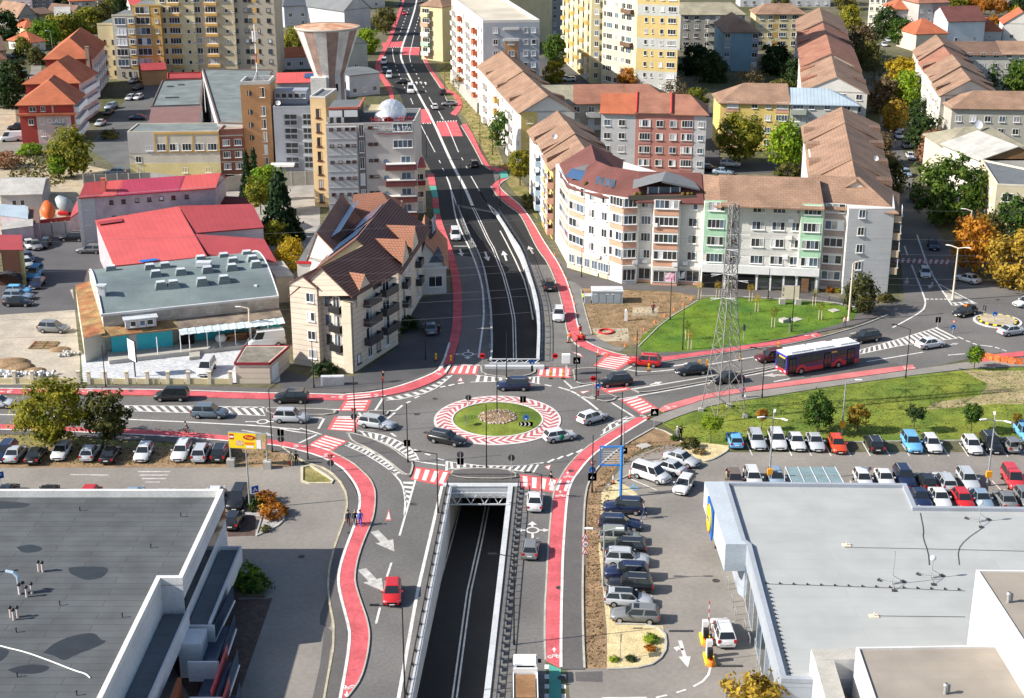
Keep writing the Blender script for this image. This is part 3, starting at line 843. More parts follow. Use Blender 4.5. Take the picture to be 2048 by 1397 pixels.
lines([[(1160,793),(1215,803),(1284,791),(1380,774),(1562,739)],[(1262,779),(1380,760),(1440,750)],[(1511,738),(1536,735)],[(1548,764),(1580,758)],[(1734,724),(1846,705)],[(1896,711),(1932,708)],[(1255,740),(1292,746),(1380,736),(1500,716),(1560,706)],[(1141,778),(1173,771),(1200,766)],[(1128,762),(1145,777)],[(1223,806),(1268,834)],[(1268,834),(1216,850)],[(1248,741),(1266,732)],[(1785,656),(1815,640),(1846,622),(1852,607),(1848,593),(1823,530)],[(1809,493),(1815,511)],[(1797,470),(1802,480)],[(1834,470),(1848,512),(1855,531),(1873,565),(1904,611)],[(1875,567),(1902,582),(1949,606)],[(1916,674),(1927,679)],[(1932,682),(1941,685)],[(1945,687),(1954,690)],[(1960,691),(1985,694)],[(1990,695),(1999,698)],[(2004,700),(2013,703)]],.26,sm=1)
for k in range(5):lines([[(1852+k*9,599),(1858+k*9,599)]],.4)
hatch([(1716,702),(1800,678),(1876,655)],[(1706,712),(1800,692),(1916,677)],18,.5,.02)
hatch([(1902,606),(1946,604)],[(1906,612),(1955,607)],4,.5,.05)
hatch([(1205,862),(1225,846),(1255,834)],[(1201,872),(1230,855),(1256,841)],4,.4,0.)
arrow((1586,750),(1523,752),.5,1.4,.4,mat=WORNP);arrow((1300,770),(1325,764),.3,.9,.5);arrow((1342,733),(1395,726),.4,1.2,.45);arrow((1815,556),(1812,570),.3,1.,.5,mat=WORNP);arrow((1866,565),(1858,578),.3,1.,.5,mat=WORNP)
arrow((1900,690),(1918,687),.25,.9,.6,mat=WORNP);arrow((1700,668),(1745,660),.3,1.,.5,mat=WORNP)
for k in range(15):
 u=1493+k*38.7
 lines([[(u,886),(u+12+k*.6,912+k*.15)]],.14,mat=PAINT,name='parking_line')
for v in(1053,1078,1101,1128,1150,1168,1197):lines([[(1276,v),(1296,v)]],.12,name='parking_line')
for a,b in(((1262,959),(1314,981)),((1215,970),(1284,996)),((1325,957),(1347,965)),((1356,941),(1380,950)),((1700,962),(1704,970)),((1984,962),(2010,990))):lines([[a,b]],.14,name='parking_line')
lines([[(276,944),(341,944)],[(279,951),(337,951)],[(284,958),(333,958)],[(290,965),(320,965)],[(140,950),(217,951)]],.3,mat=WORNP)
lines([[(1204,1397),(1294,1396)],[(1312,1396),(1334,1391)],[(1353,1386),(1372,1380)],[(1387,1374),(1408,1362),(1420,1346),(1421,1335)]],.22)
arrow((1360,1282),(1376,1336),.35,1.1,.4);arrow((1367,1300),(1347,1296),.3,1.,.5)
ring_symbol((1268,977),.5,[(90,.4,0)],M('paint_blue',(.12,.35,.60),.8,.1,1,.2))
def cycle_symbol(c,ang,k=1.,z=.12):
 C=G(*c);d=Vec((math.cos(R(ang)),math.sin(R(ang)),0));s=Vec((d.y,-d.x,0));up=Vec((0,0,z));m=MB()
 for sg in(-1,1):
  P=C+s*.38*k*sg
  for i in range(10):
   a0,a1=2*math.pi*i/10,2*math.pi*(i+1)/10
   m.face([P+up+(s*math.cos(a)+d*math.sin(a))*r_*k for r_,a in((.26,a0),(.26,a1),(.16,a1),(.16,a0))])
 for p,q in(((-.38,0),(-.1,.4)),((-.1,.4),(.3,.38)),((.3,.38),(.38,0)),((0,0),(.3,.38)),((0,0),(-.1,.4))):
  a=C+(s*p[0]+d*p[1])*k;b=C+(s*q[0]+d*q[1])*k;n_=(b-a).cross(Vec((0,0,1))).normalized()*.045*k
  m.face([a-n_+up,b-n_+up,b+n_+up,a+n_+up])
 a=C+d*.75*k
 m.face([a-s*.07+up,a+s*.07+up,a+s*.07+d*.4*k+up,a-s*.07+d*.4*k+up])
 m.face([a-s*.22*k+d*.4*k+up,a+s*.22*k+d*.4*k+up,a+d*.85*k+up])
 struct('cycle_marking',m,PAINT)
for c,a,k in(((1109,1316),90,1.),((696,1376),-90,1.),((1121,994),90,.9),((1136,956),90,.9),((1334,817),20,.9),((1286,835),25,.9),((591,895),0,.9),((650,913),-20,.9),((683,796),180,.9),((752,793),0,.9),((877,750),40,.9),((1627,673),180,.9),((1810,738),0,.9),((180,785),180,.9),((20,785),180,.9),((1208,709),150,.9)):
 cycle_symbol(c,a,k)
IRON=M('cast_iron',(.055,.05,.048),.7,.1,3,.4)
for u,v,r_,z in((1432,1162,.38,.012),(603,1114,.34,.012),(834,829,.4,.02),(1123,1357,.36,.03),(1118,1178,.32,.118),(1142,944,.32,.118),(262,784,.3,.118),(870,798,.35,.018),(826,1009,.4,.018),(852,866,.35,.018),(1996,600,.35,.018),(700,1068,.3,.118)):
 m=MB();m.lathe([(r_,0),(r_,.012),(r_*.86,.012),(r_*.84,.006),(0.,.006)],G(u,v)+Vec((0,0,z)),14)
 o=struct('manhole_cover',m,IRON)
for pts,mt in(([(1150,1345),(1205,1343),(1205,1365),(1152,1363)],ASPHP),([(655,1190),(640,1230),(640,1250),(660,1255),(664,1230)],ASPHP),([(648,1397),(660,1300),(672,1270),(650,1250),(640,1330),(625,1397)],ASPHP),([(1765,727),(1790,726),(1810,732),(1830,730),(1720,748),(1700,742)],ASPHP),([(1292,712),(1212,720),(1262,735),(1300,726)],ASPHP),([(1085,640),(1133,640),(1140,668),(1143,700),(1130,735),(1092,735)],M('asphalt_pale',(.165,.16,.15),.92,.12,.5,.2,fine=.12))):
 sheet('asphalt_patch',GS(pts),.0125,mt)
def island(px,mat,z=.13,sm=1,kz=.14):
 P=smooth(GS(px+[px[0]]),sm)[:-1]
 m=MB();m.prism([(p.x,p.y)for p in P],0.,z,0);o=struct('traffic_island',m,mat)
 q=P+[P[0]]
 k=MB();strip(k,offset(q,0.),offset(q,-.2),kz,0,side0=0.);link('kerb',k.data('kerb',[KERB]),o)
island([(530,817),(600,818),(676,820),(672,831),(600,832),(535,831)],ASPHP)
island([(736,823),(768,822),(782,823),(770,836),(730,833)],ASPHP)
island([(695,866),(726,872),(780,893),(812,918),(829,925),(822,957),(808,951),(770,920),(735,898),(700,884)],ASPHP)
island([(905,942),(940,937),(1000,938),(1030,944),(1040,960),(896,958)],ASPHP)
island([(960,732),(1074,734),(1070,752),(1010,757),(962,750)],ASPHP)
island([(1145,740),(1180,735),(1240,744),(1255,754),(1190,768),(1150,772)],ASPHP)
island([(1178,793),(1225,788),(1240,799),(1205,808)],ASPHP,sm=1)
island([(1264,781),(1330,770),(1460,748),(1520,738),(1562,731),(1562,735),(1460,757),(1380,771),(1284,789)],ASPHP)
island([(1891,587),(1923,596),(1930,601),(1896,603)],CONC)
# ================================================================ the roundabout
RC=Vec((-1.81,167.6,0))
mb=MB();mb.lathe([(7.95,0),(7.95,.09),(7.7,.1),(5.75,.15),(5.75,.2),(5.55,.2),(5.55,.1)],RC,96,0,False)
ringo=struct('roundabout_apron',mb,M('apron_white',(.60,.57,.55),.85,.08,.8,.2))
cm=MB();NCH=40
def pol(r_,a,z):return(r_*math.cos(a),r_*math.sin(a),z)
w_=2*math.pi/NCH*.5
for(ra,rb,oa,ob)in((5.78,6.72,0.,.16),(6.72,7.68,.16,0.)):
 za=lambda r_:.1+(7.7-r_)*.0257+.006
 cm.face([pol(ra,-oa,za(ra)),pol(rb,-ob,za(rb)),pol(rb,-ob+w_,za(rb)),pol(ra,-oa+w_,za(ra))])
cme=cm.data('chevron',[M('apron_red',(.43,.115,.125),.85,.1,.8,.2)])
for i in range(NCH):
 link('chevron',cme,ringo,RC,2*math.pi*i/NCH)
mb=MB();mb.lathe([(5.56,.12),(4.5,.22),(3.,.36),(1.5,.44),(.01,.46)],RC,64,0,True)
struct('roundabout_grass',mb,GRASS,'stuff')
mb=MB();mb.lathe([(2.35,.36),(2.3,.46),(1.5,.56),(.01,.6)],RC,32,0,True)
struct('flower_bed',mb,EARTH,'structure')
rng=random.Random(3)
rock=MB()
for i in range(170):
 a=rng.uniform(0,6.283);r_=math.sqrt(rng.random())*2.3
 if i<90:r_=rng.uniform(2.,2.4)
 p=RC+Vec((r_*math.cos(a),r_*math.sin(a),.47+(2.3-r_)*.06))
 rock.ball(p,rng.uniform(.08,.17),6,0,(1,rng.uniform(.7,1.2),.7))
struct('rockery_stones',rock,M('rockery_stone',(.32,.24,.2),.9,.3,1.5,.2,col2=(.42,.38,.34),c2scale=1.2),'stuff')
RC2=G(1995,643);r2=(G(2042,643)-RC2).length
mb=MB();mb.lathe([(r2,0),(r2,.1),(r2-.35,.12)],RC2,48,0,False);mb.lathe([(r2-.35,.1),(r2-.8,.13)],RC2,48,1,False)
mb.lathe([(r2-.8,.13),(r2-.8,.3),(r2-1.2,.3),(.01,.34)],RC2,48,2,False)
struct('roundabout_island',mb,[PAINT,ASPH,M('sand_concrete',(.42,.36,.26),.9,.15,.6,.2)])
for i in range(28):
 a=2*math.pi*i/28
 m=MB();m.box((0,0,0),(.55,.22,.2));p=RC2+Vec(((r2-.82)*math.cos(a),(r2-.82)*math.sin(a),.22))
 o=link('kerb_block',m.data('kerb_block',[YELL if i%2 else BLACKM]),None,p,a+math.pi/2);o['kind']='structure'
# ================================================================ building kit
WIN={}
def win_frame(w,h,n,fm,sill=True,door=False):
 key=('f',round(w,2),round(h,2),n,fm.name,sill,door)
 if key not in WIN:
  m=MB();t=.07 if w<3 else .09;d=.07
  m.box((0,-d/2,t/2),(w,d,t));m.box((0,-d/2,h-t/2),(w,d,t))
  for i in range(n+1):
   x=-w/2+t/2+(w-t)*i/n
   m.box((x,-d/2,h/2),(t if i in(0,n)else t*.9,d,h-2*t))
  if sill:m.box((0,-.11,-.05),(w+.12,.22,.08))
  WIN[key]=m.data('window',[fm])
 return WIN[key]
def win_pane(w,h,gm):
 key=('p',round(w,2),round(h,2),gm.name)
 if key not in WIN:
  m=MB();m.face([(-w/2,0,0),(w/2,0,0),(w/2,0,h),(-w/2,0,h)]);m.face([(-w/2,0,h-.01),(w/2,0,h-.01),(w/2,.02,h-.01),(-w/2,.02,h-.01)])
  WIN[key]=m.data('pane',[gm])
 return WIN[key]
WR=random.Random(11)
GL=[GLASS]*6+[GLASSB]*2+[CURT]*2+[BLIND]
def window(T,p,d,w,h,n=2,fm=None,split=True,sill=True,glass=None,name='window'):
 """p: point on the wall (bottom middle), d: direction along the wall, outside on its right"""
 rz=math.atan2(d.y,d.x)
 o=T.inst(name,win_frame(w,h,n,fm or FRAME,sill),p,rz)
 if split and n>1:
  pw=(w-.12)/n
  for i in range(n):
   T.inst('pane',win_pane(pw,h-.1,glass or WR.choice(GL)),(-w/2+.06+pw*(i+.5),-.025,.05),0,None,o)
 else:
  T.inst('pane',win_pane(w-.1,h-.1,glass or WR.choice(GL)),(0,-.025,.05),0,None,o)
 return o
class Bldg(Thing):
 def __init__(s,name,label,cat,poly,h,wall,z0=0.,group=None,base=None,wname='wall'):
  poly=[Vec((p[0],p[1],0))for p in poly]
  n=len(poly)
  if sum(poly[i].x*poly[(i+1)%n].y-poly[(i+1)%n].x*poly[i].y for i in range(n))<0:
   poly=poly[::-1]
  s.poly,s.h=poly,h
  b=base or sum(poly,Vec((0,0,0)))/n
  Thing.__init__(s,name,label,cat,(b.x,b.y,0),group)
  s.gab=MB()
  if wall is not None:
   m=MB();m.prism([(p.x,p.y)for p in poly],z0,h,0,top=True)
   s.wall=s.part(wname,m,wall)
   s.wm=wall
 def vol(s,poly,z0,z1,mat,name='wall',mtop=None):
  m=MB();m.prism([(p[0],p[1])for p in poly],z0,z1,0,1 if mtop else None)
  return s.part(name,m,[mat,mtop]if mtop else mat)
 def edge(s,i):
  a,b=s.poly[i%len(s.poly)],s.poly[(i+1)%len(s.poly)]
  return a,b,(b-a).normalized()
 def grid(s,a,b,zs,cols,fm=None,split=False,skip=(),glass=None,sill=True):
  """windows on the wall a-b; cols: (fraction, width, height, panes)"""
  a,b=Vec((a[0],a[1],0)),Vec((b[0],b[1],0));d=(b-a).normalized()
  for zi,z in enumerate(zs):
   for ci,c in enumerate(cols):
    if(zi,ci)in skip:continue
    p=a.lerp(b,c[0]);dz=c[4]if len(c)>4 else 0
    window(s,(p.x,p.y,z+dz),d,c[1],c[2],c[3],fm,split,sill,glass)
 def band(s,a,b,z0,z1,mat,t=.05,f0=0.,f1=1.,name='band'):
  a,b=Vec((a[0],a[1],0)),Vec((b[0],b[1],0));d=(b-a).normalized();nrm=Vec((d.y,-d.x,0))
  p,q=a.lerp(b,f0),a.lerp(b,f1)
  m=MB();m.prism([(p+nrm*t)[:2],(q+nrm*t)[:2],(q-nrm*.01)[:2],(p-nrm*.01)[:2]],z0,z1,0,bottom=True)
  return s.part(name,m,mat)
 def balcony(s,a,b,f,w,z,depth=1.1,hp=1.,mat=WHITE,slab=.15,rail=None):
  a,b=Vec((a[0],a[1],0)),Vec((b[0],b[1],0));d=(b-a).normalized();nrm=Vec((d.y,-d.x,0));c=a.lerp(b,f);t=.09
  L=lambda x,y:(c+d*x+nrm*y)[:2]
  m=MB();m.prism([L(-w/2,depth),L(w/2,depth),L(w/2,0),L(-w/2,0)],z-slab,z,0,bottom=True)
  for q in((-w/2,w/2,depth-t,depth),(-w/2,-w/2+t,0,depth-t),(w/2-t,w/2,0,depth-t)):
   m.prism([L(q[0],q[3]),L(q[1],q[3]),L(q[1],q[2]),L(q[0],q[2])],z,z+hp,0)
  return s.part('balcony',m,mat)
 def flat_roof(s,mat,par=.5,pw=.25,pm=None,poly=None,z=None):
  poly=poly or s.poly;z=s.h if z is None else z;poly=[Vec((p[0],p[1],0))for p in poly]
  m=MB();m.prism([(p.x,p.y)for p in poly],z-.02,z+.03,0);s.part('roof',m,mat)
  if par>0:
   n=len(poly);c=sum(poly,Vec((0,0,0)))/n;m=MB()
   inn=[]
   for i in range(n):
    p0,p,p1=poly[i-1],poly[i],poly[(i+1)%n]
    d0,d1=(p-p0).normalized(),(p1-p).normalized();n0,n1=Vec((-d0.y,d0.x,0)),Vec((-d1.y,d1.x,0))
    k=(n0+n1);k=k/max(.3,k.length_squared)*2
    inn.append(p+k*pw)
   for i in range(n):
    j=(i+1)%n
    m.face([poly[i]+Vec((0,0,z-.001)),poly[j]+Vec((0,0,z-.001)),poly[j]+Vec((0,0,z+par)),poly[i]+Vec((0,0,z+par))])
    m.face([poly[i]+Vec((0,0,z+par)),poly[j]+Vec((0,0,z+par)),inn[j]+Vec((0,0,z+par)),inn[i]+Vec((0,0,z+par))])
    m.face([inn[j]+Vec((0,0,z)),inn[i]+Vec((0,0,z)),inn[i]+Vec((0,0,z+par)),inn[j]+Vec((0,0,z+par))])
   s.part('parapet',m,pm or s.wm)
 def roof(s,quad,ze,zr,axis='x',over=.45,mat=None,hip=(0,0),gmat=None,name='roof',thick=.18,ze2=None,ridge_t=.5):
  """pitched roof on the quad a, b, c, d (front left, front right, back right, back left); ridge along a-b ('x') or a-d ('y')"""
  a,b,c,d=[Vec((p[0],p[1],0))for p in quad]
  if axis=='y':a,b,c,d=b,c,d,a
  e1=(b-a).normalized();e2=(d-a).normalized()
  ze2=ze if ze2 is None else ze2
  r0=a.lerp(d,ridge_t);r1=b.lerp(c,ridge_t)
  slope1=(zr-ze)/max(.5,(r0-a).length);slope2=(zr-ze2)/max(.5,(d-r0).length)
  A=a-e2*over;B=b-e2*over;C=c+e2*over;D=d+e2*over
  zA=ze-over*slope1;zC=ze2-over*slope2
  og=over*.6
  if hip[0]<=0:A-=e1*og;D-=e1*og;r0=r0-e1*og
  else:A-=e1*over;D-=e1*over;r0=r0+e1*hip[0]
  if hip[1]<=0:B+=e1*og;C+=e1*og;r1=r1+e1*og
  else:B+=e1*over;C+=e1*over;r1=r1-e1*hip[1]
  A.z=B.z=zA;C.z=D.z=zC;r0.z=r1.z=zr
  m=MB();dn=Vec((0,0,-thick))
  faces=[[A,B,r1,r0],[C,D,r0,r1]]
  faces.append([D,A,r0]if True else None);faces.append([B,C,r1])
  for k,f in enumerate(faces):
   if k>=2 and hip[k-2]<=0:continue
   m.face(f)
  for p,q in((A,B),(C,D))+(((D,A),)if hip[0]>0 else((D,r0),(r0,A)))+(((B,C),)if hip[1]>0 else((B,r1),(r1,C))):
   m.face([p+dn,q+dn,q,p],0)
  lo=[p+dn for p in(A,B,C,D)]
  if hip[0]>0 and hip[1]>0:m.face([lo[0],lo[3],lo[2],lo[1]])
  else:
   m.face([A+dn,r0+dn,r1+dn,B+dn]);m.face([C+dn,r1+dn,r0+dn,D+dn])
  o=s.part(name,m,mat)
  g=MB()
  for flag,p,q,zp,zq in((hip[0],a,d,ze,ze2),(hip[1],b,c,ze,ze2)):
   if flag<=0:
    k=p.lerp(q,ridge_t)
    g.face([(p.x,p.y,zp-.3),(q.x,q.y,zq-.3),(q.x,q.y,zq),(k.x,k.y,zr-.06),(p.x,p.y,zp)])
  if g.f:s.part('gable',g,gmat or s.wm)
  return o
 def chimney(s,p,z0,z1,w=.6,mat=None):
  m=MB();m.box((p[0],p[1],(z0+z1)/2),(w,w*.8,z1-z0));m.box((p[0],p[1],z1+.05),(w+.15,w*.8+.15,.1));return s.part('chimney',m,mat or CONC)
 def wedge(s,p,along,up,w=1.6,l=3.2,hgt=.9,mat=None,slope=.5):
  """low wedge dormer, added at the eave to cast a slanting roof shadow: p eave point (x, y, z), along the eave, up the slope (unit ground vectors)"""
  p=Vec(p);al=Vec((*along[:2],0));u=Vec((*up[:2],0));z=Vec((0,0,1))
  a,b=p-al*w/2,p+al*w/2;c=p+u*l+z*slope*l
  top_a,top_b=a+z*hgt,b+z*hgt;ca,cb=c-al*w/2,c+al*w/2
  m=MB();m.face([top_a,top_b,cb,ca]);m.face([a,b,top_b,top_a]);m.face([a,top_a,ca]);m.face([b,cb,top_b])
  return s.part('dormer',m,mat)
def quad_from(pa,pb,depth,z=0.,skew=0.):
 a,b=G(*pa,z),G(*pb,z);a.z=b.z=0
 d=(b-a).normalized();n=Vec((-d.y,d.x,0))
 return[a,b,b+n*depth+d*skew,a+n*depth+d*skew]
def quad4(px,z):
 q=[G(u,v,z)for u,v in px]
 for p in q:p.z=0
 return q
def parapet_dish(T,p,mat=SWHITE,r=.45):
 m=MB();p=Vec(p)
 m.tube(p,p+Vec((0,0,.6)),.04,5);T.part('mast',m,METAL)
 m=MB();c=p+Vec((0,-.1,.8));ax=Vec((.2,-.8,.45)).normalized();x=ax.orthogonal().normalized();y=ax.cross(x)
 rings=[[c+(x*math.cos(t*.785)+y*math.sin(t*.785))*r*k+ax*(k*k*.14)for t in range(8)]for k in(.05,.6,1.)]
 for k in range(2):
  for t in range(8):m.face([rings[k][t],rings[k][(t+1)%8],rings[k+1][(t+1)%8],rings[k+1][t]])
 return T.part('satellite_dish',m,mat)
TB=MT('brown_roof_tiles',(.30,.19,.13),(.26,.165,.115),(.15,.095,.07),.9,.55,.02,.9,.2,.4)
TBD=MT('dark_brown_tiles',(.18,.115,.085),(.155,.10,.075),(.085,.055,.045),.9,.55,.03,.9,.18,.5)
TM=MT('maroon_tiles',(.15,.062,.055),(.135,.056,.05),(.12,.04,.035),.9,.5,.02,.9,.15,.3)
TO=MT('orange_tiles',(.42,.13,.065),(.38,.115,.06),(.24,.08,.04),.9,.5,.02,.9,.15,.4)
TR=MT('red_brown_tiles',(.32,.15,.10),(.29,.135,.095),(.17,.09,.06),.9,.5,.02,.9,.2,.4)
TC=MT('chocolate_tiles',(.20,.10,.08),(.185,.092,.074),(.075,.042,.037),40.,.42,.09,.75,.12,1.,0)
TCO=MT('terracotta_tiles',(.38,.175,.11),(.36,.165,.105),(.20,.09,.06),.5,.4,.03,.85,.12,.8)
TOL=MT('olive_roof_sheets',(.30,.275,.20),(.275,.255,.19),(.2,.185,.14),1.1,1.6,.03,.9,.2,.3)
TGR=MT('grey_roof_sheets',(.43,.42,.39),(.36,.355,.34),(.27,.265,.25),1.1,1.3,.02,.9,.15,.3)
TBL=MT('blue_steel_roof',(.36,.44,.50),(.34,.42,.48),(.22,.28,.33),.8,40,.04,.5,.1,.6,0)
RSH=MT('red_steel_roof',(.56,.105,.10),(.54,.10,.098),(.44,.08,.08),.9,40,.03,.6,.07,.5,0)
RSHD=MT('dark_red_steel_roof',(.33,.055,.062),(.32,.052,.06),(.25,.042,.046),.9,40,.03,.6,.07,.5,0)
RMG=MT('magenta_steel_roof',(.40,.055,.10),(.39,.052,.10),(.31,.045,.08),.9,40,.03,.6,.07,.5,0)
FELT=MT('grey_roof_felt',(.14,.155,.165),(.128,.142,.152),(.085,.095,.1),9.,1.,.012,.92,.12,.2)
FELTG=MT('grey_green_felt',(.17,.20,.20),(.155,.185,.185),(.12,.14,.14),9.,1.1,.02,.92,.2,.2)
MEMB=MT('light_roof_membrane',(.365,.38,.375),(.35,.365,.36),(.27,.28,.277),30.,1.75,.012,.7,.07,.25)
TANR=MT('tan_roof_membrane',(.30,.265,.225),(.285,.255,.22),(.21,.185,.16),12.,1.3,.008,.9,.1,.2)
BRK=MT('red_brickwork',(.25,.07,.045),(.22,.06,.04),(.22,.15,.12),.25,.08,.012,.9,.15,.2)
STN=MT('beige_cladding',(.62,.535,.44),(.61,.525,.43),(.40,.34,.28),60.,.75,.04,.85,.07,.5,0)
PANW=MT('white_wall_panels',(.63,.62,.60),(.61,.60,.58),(.50,.49,.47),3.2,2.8,.03,.85,.06,.2)
PANG=MT('grey_wall_panels',(.52,.52,.525),(.50,.50,.505),(.42,.42,.42),1.4,.7,.015,.85,.06,.2)
CREAM=plain('cream_render',(.62,.535,.33));YEL=plain('yellow_render',(.66,.50,.17));OCH=plain('ochre_render',(.52,.33,.11))
PEACH=plain('peach_render',(.60,.335,.235));MINT=plain('mint_render',(.40,.62,.44));PINK=plain('pink_render',(.44,.205,.17));GREYW=plain('grey_render',(.46,.46,.47))
LAV=plain('lavender_render',(.44,.365,.40),scale=.6,var=.12);BLUER=plain('blue_render',(.23,.37,.46));TURQ=plain('turquoise_render',(.05,.42,.50));ORW=plain('orange_render',(.50,.275,.135))
REDW=plain('red_render',(.36,.055,.045));PINKW=plain('pale_pink_render',(.58,.42,.40));BEIGE=plain('beige_render',(.60,.525,.41));TAUPE=plain('taupe_render',(.30,.25,.235));SLATE=plain('slate_render',(.16,.17,.18))
STAINW=M('stained_render',(.50,.475,.43),.9,.14,.8,.2,col2=(.36,.34,.31),c2scale=.35)
SOLAR=MT('solar_cells',(.035,.085,.19),(.032,.08,.18),(.17,.24,.33),.5,.5,.012,.15,.05,0,0,spec=.6)
SOLARD=MT('solar_cells_dark',(.025,.04,.065),(.022,.036,.06),(.20,.22,.25),.9,1.5,.03,.2,.05,0,0,spec=.6)
def text(T,s,size,p,d,mat,depth=.06,name='lettering',up=None,squash=1.):
 cu=bpy.data.curves.new(name,'FONT');cu.body=s;cu.size=size;cu.extrude=depth;cu.align_x='CENTER'
 cu.materials.append(mat);t=bpy.data.objects.new('tmp',cu);COL.objects.link(t)
 me=bpy.data.meshes.new_from_object(t.evaluated_get(bpy.context.evaluated_depsgraph_get()));bpy.data.objects.remove(t);me.name=name
 o=link(name,me,T.o,Vec(p)-T.base)
 d=Vec(d).normalized();u=Vec(up or(0,0,1)).normalized();n=d.cross(u)
 o.rotation_euler=Matrix((d,u,n)).transposed().to_euler();o.scale=(squash,1,1)
 return o
# ================================================================ the corner block right of the underpass
FL=[3.35,6.15,8.95,11.75]
fp=[(1110,482),(1136,531),(1168,545),(1216,559),(1243,568),(1271,567),(1275,564),(1301,565),(1303,570),(1353,572),(1356,568),(1400,571),(1402,575),(1447,577),(1449,574),(1590,580),(1592,584),(1635,586),(1637,578),(1681,581),(1684,590),(1774,589)]
FP=GS(fp)
back=[Vec((FP[-1].x+2.4,FP[-1].y+11.,0)),Vec((FP[11].x+.6,FP[11].y+11.5,0)),Vec((FP[0].x+10.5,FP[0].y+4.,0))]
EH=14.
B=Bldg('apartment_block','white corner block with shops, peach and mint bays and a maroon and brown roof','building',FP+back,EH,WHITE)
B.poly=FP
fl=[z+.75 for z in FL]
def loggia(T,a,b,zs,f0,f1,npan,par,hpar=.95,hw=1.45,fm=None,parapet=True,t=.06):
 a,b=Vec((a[0],a[1],0)),Vec((b[0],b[1],0));d=(b-a).normalized();nrm=Vec((d.y,-d.x,0));w=(b-a).length*(f1-f0);c=a.lerp(b,(f0+f1)/2)+nrm*t
 for z in zs:
  if parapet:T.band(a,b,z-.12,z+hpar,par,t,f0,f1,name='balcony_front')
  window(T,(c.x,c.y,z+hpar+.03),d,w-.1,hw,npan,fm,True,True)
Z4=FL
loggia(B,FP[0],FP[1],Z4,.35,.98,3,PEACH)
loggia(B,FP[1],FP[2],Z4,.04,.97,4,PEACH)
B.grid(FP[2],FP[3],fl,[(.28,1.2,1.4,2),(.8,1.2,1.4,2)],split=True)
loggia(B,FP[3],FP[4],Z4,.03,.98,4,PEACH)
loggia(B,FP[4],FP[5],Z4,.02,.97,3,PEACH)
B.grid(FP[6],FP[7],fl,[(.5,1.55,1.4,3)],split=True)
loggia(B,FP[8],FP[9],Z4,.02,.98,5,PEACH)
B.grid(FP[10],FP[11],fl,[(.55,1.4,1.4,2)],split=True)
loggia(B,FP[12],FP[13],Z4,.14,.9,4,MINT)
for z in Z4:B.band(FP[12],FP[13],z+2.42,z+2.68,MINT,.055,.02,.98)
for f in((0.,.13),(.91,1.)):B.band(FP[12],FP[13],6.,EH,MINT,.05,*f)
B.grid(FP[14],FP[15],fl,[(.1,1.2,1.4,2),(.43,2.,1.4,3),(.71,2.,1.4,3),(.95,1.2,1.4,2)],split=True)
for z in FL[1:]:B.band(FP[14],FP[15],z-.75,z+.45,plain('warm_white_panel',(.56,.545,.52)),.03,0.,1.)
loggia(B,FP[16],FP[17],Z4,.1,.92,4,MINT)
for z in Z4:B.band(FP[16],FP[17],z+2.42,z+2.68,MINT,.055,.02,.98)
for f in((0.,.09),(.93,1.)):B.band(FP[16],FP[17],6.,EH,MINT,.05,*f)
loggia(B,FP[18],FP[19],[.7]+Z4,.05,.95,3,TAUPE)
B.grid(FP[20],FP[21],fl+[1.],[(.3,1.05,1.35,2)],split=True)
B.band(FP[20],FP[21],0.,EH-.02,PANG,.012,0.,1.,name='wall_cladding')
for i,z in enumerate(Z4):
 B.balcony(FP[21],back[0],.13,2.2,z,1.2,1.,plain('tan_balcony',(.46,.36,.25)))
 window(B,FP[21].lerp(back[0],.13)+Vec((1.1,-.3,z+1.)),(back[0]-FP[21]).normalized(),2.,1.3,2)
SHOPW=plain('shop_front',(.60,.58,.53))
B.band(FP[2],FP[3],0.,3.1,BEIGE,.12,-.7,1.,name='shop_front')
for f in(-.5,-.18,.15,.45,.72,.93):
 d=(FP[3]-FP[2]).normalized();p=FP[2].lerp(FP[3],f)+Vec((d.y,-d.x,0))*.14
 window(B,(p.x,p.y,1.1),d,1.25,1.5,2,None,True,True,GLASSB)
for(i,j,k)in((4,5,3),(6,7,2),(8,9,4),(10,11,3)):
 d=(FP[j]-FP[i]).normalized();L=(FP[j]-FP[i]).length;c=FP[i].lerp(FP[j],.5)+Vec((d.y,-d.x,0))*.12
 B.band(FP[i],FP[j],0.,.55,PEACH if i!=4 else WHITE,.1,0,1,name='plinth')
 window(B,(c.x,c.y,.55),d,L*.92,1.9,k,FRAME if i!=8 else FRAME,True,False,GLASS)
 B.band(FP[i],FP[j],2.55,3.1,SHOPW,.3,0,1,name='fascia')
m=MB();d=(FP[9]-FP[8]).normalized();p=FP[8].lerp(FP[9],.72)+Vec((d.y,-d.x,0))*.21
m.face([p-d*.75+Vec((0,0,.7)),p+d*.75+Vec((0,0,.7)),p+d*.75+Vec((0,0,2.2)),p-d*.75+Vec((0,0,2.2))]);B.part('poster',m,M('poster_pink',(.7,.25,.42),.5,.5,1.8,.3,col2=(.75,.6,.62),c2scale=1.5))
m=MB();p=FP[10].lerp(FP[11],.1)+Vec((0,-.22,0))
for sg in(-1,1):
 m.face([p+d*0.+Vec((0,0,.9)),p+d*.65*sg+Vec((0,0,1.1)),p+d*.7*sg+Vec((0,0,2.3)),p+d*.12*sg+Vec((0,0,1.9))][::1 if sg>0 else-1])
B.part('butterfly_emblem',m,SWHITE)
B.band(FP[12],FP[17],2.75,4.05,plain('white_fascia',(.70,.70,.70)),.5,0,1,name='fascia')
for f0,f1,mt in((.005,.19,DARK),(.22,.46,DARK),(.49,.585,GLASS),(.60,.70,GLASS),(.71,.80,GLASS),(.83,.97,GLASS)):
 B.band(FP[12],FP[17],.7 if f0>.45 and f0<.8 else .02,2.74,mt,.1,f0,f1,name='shop_window')
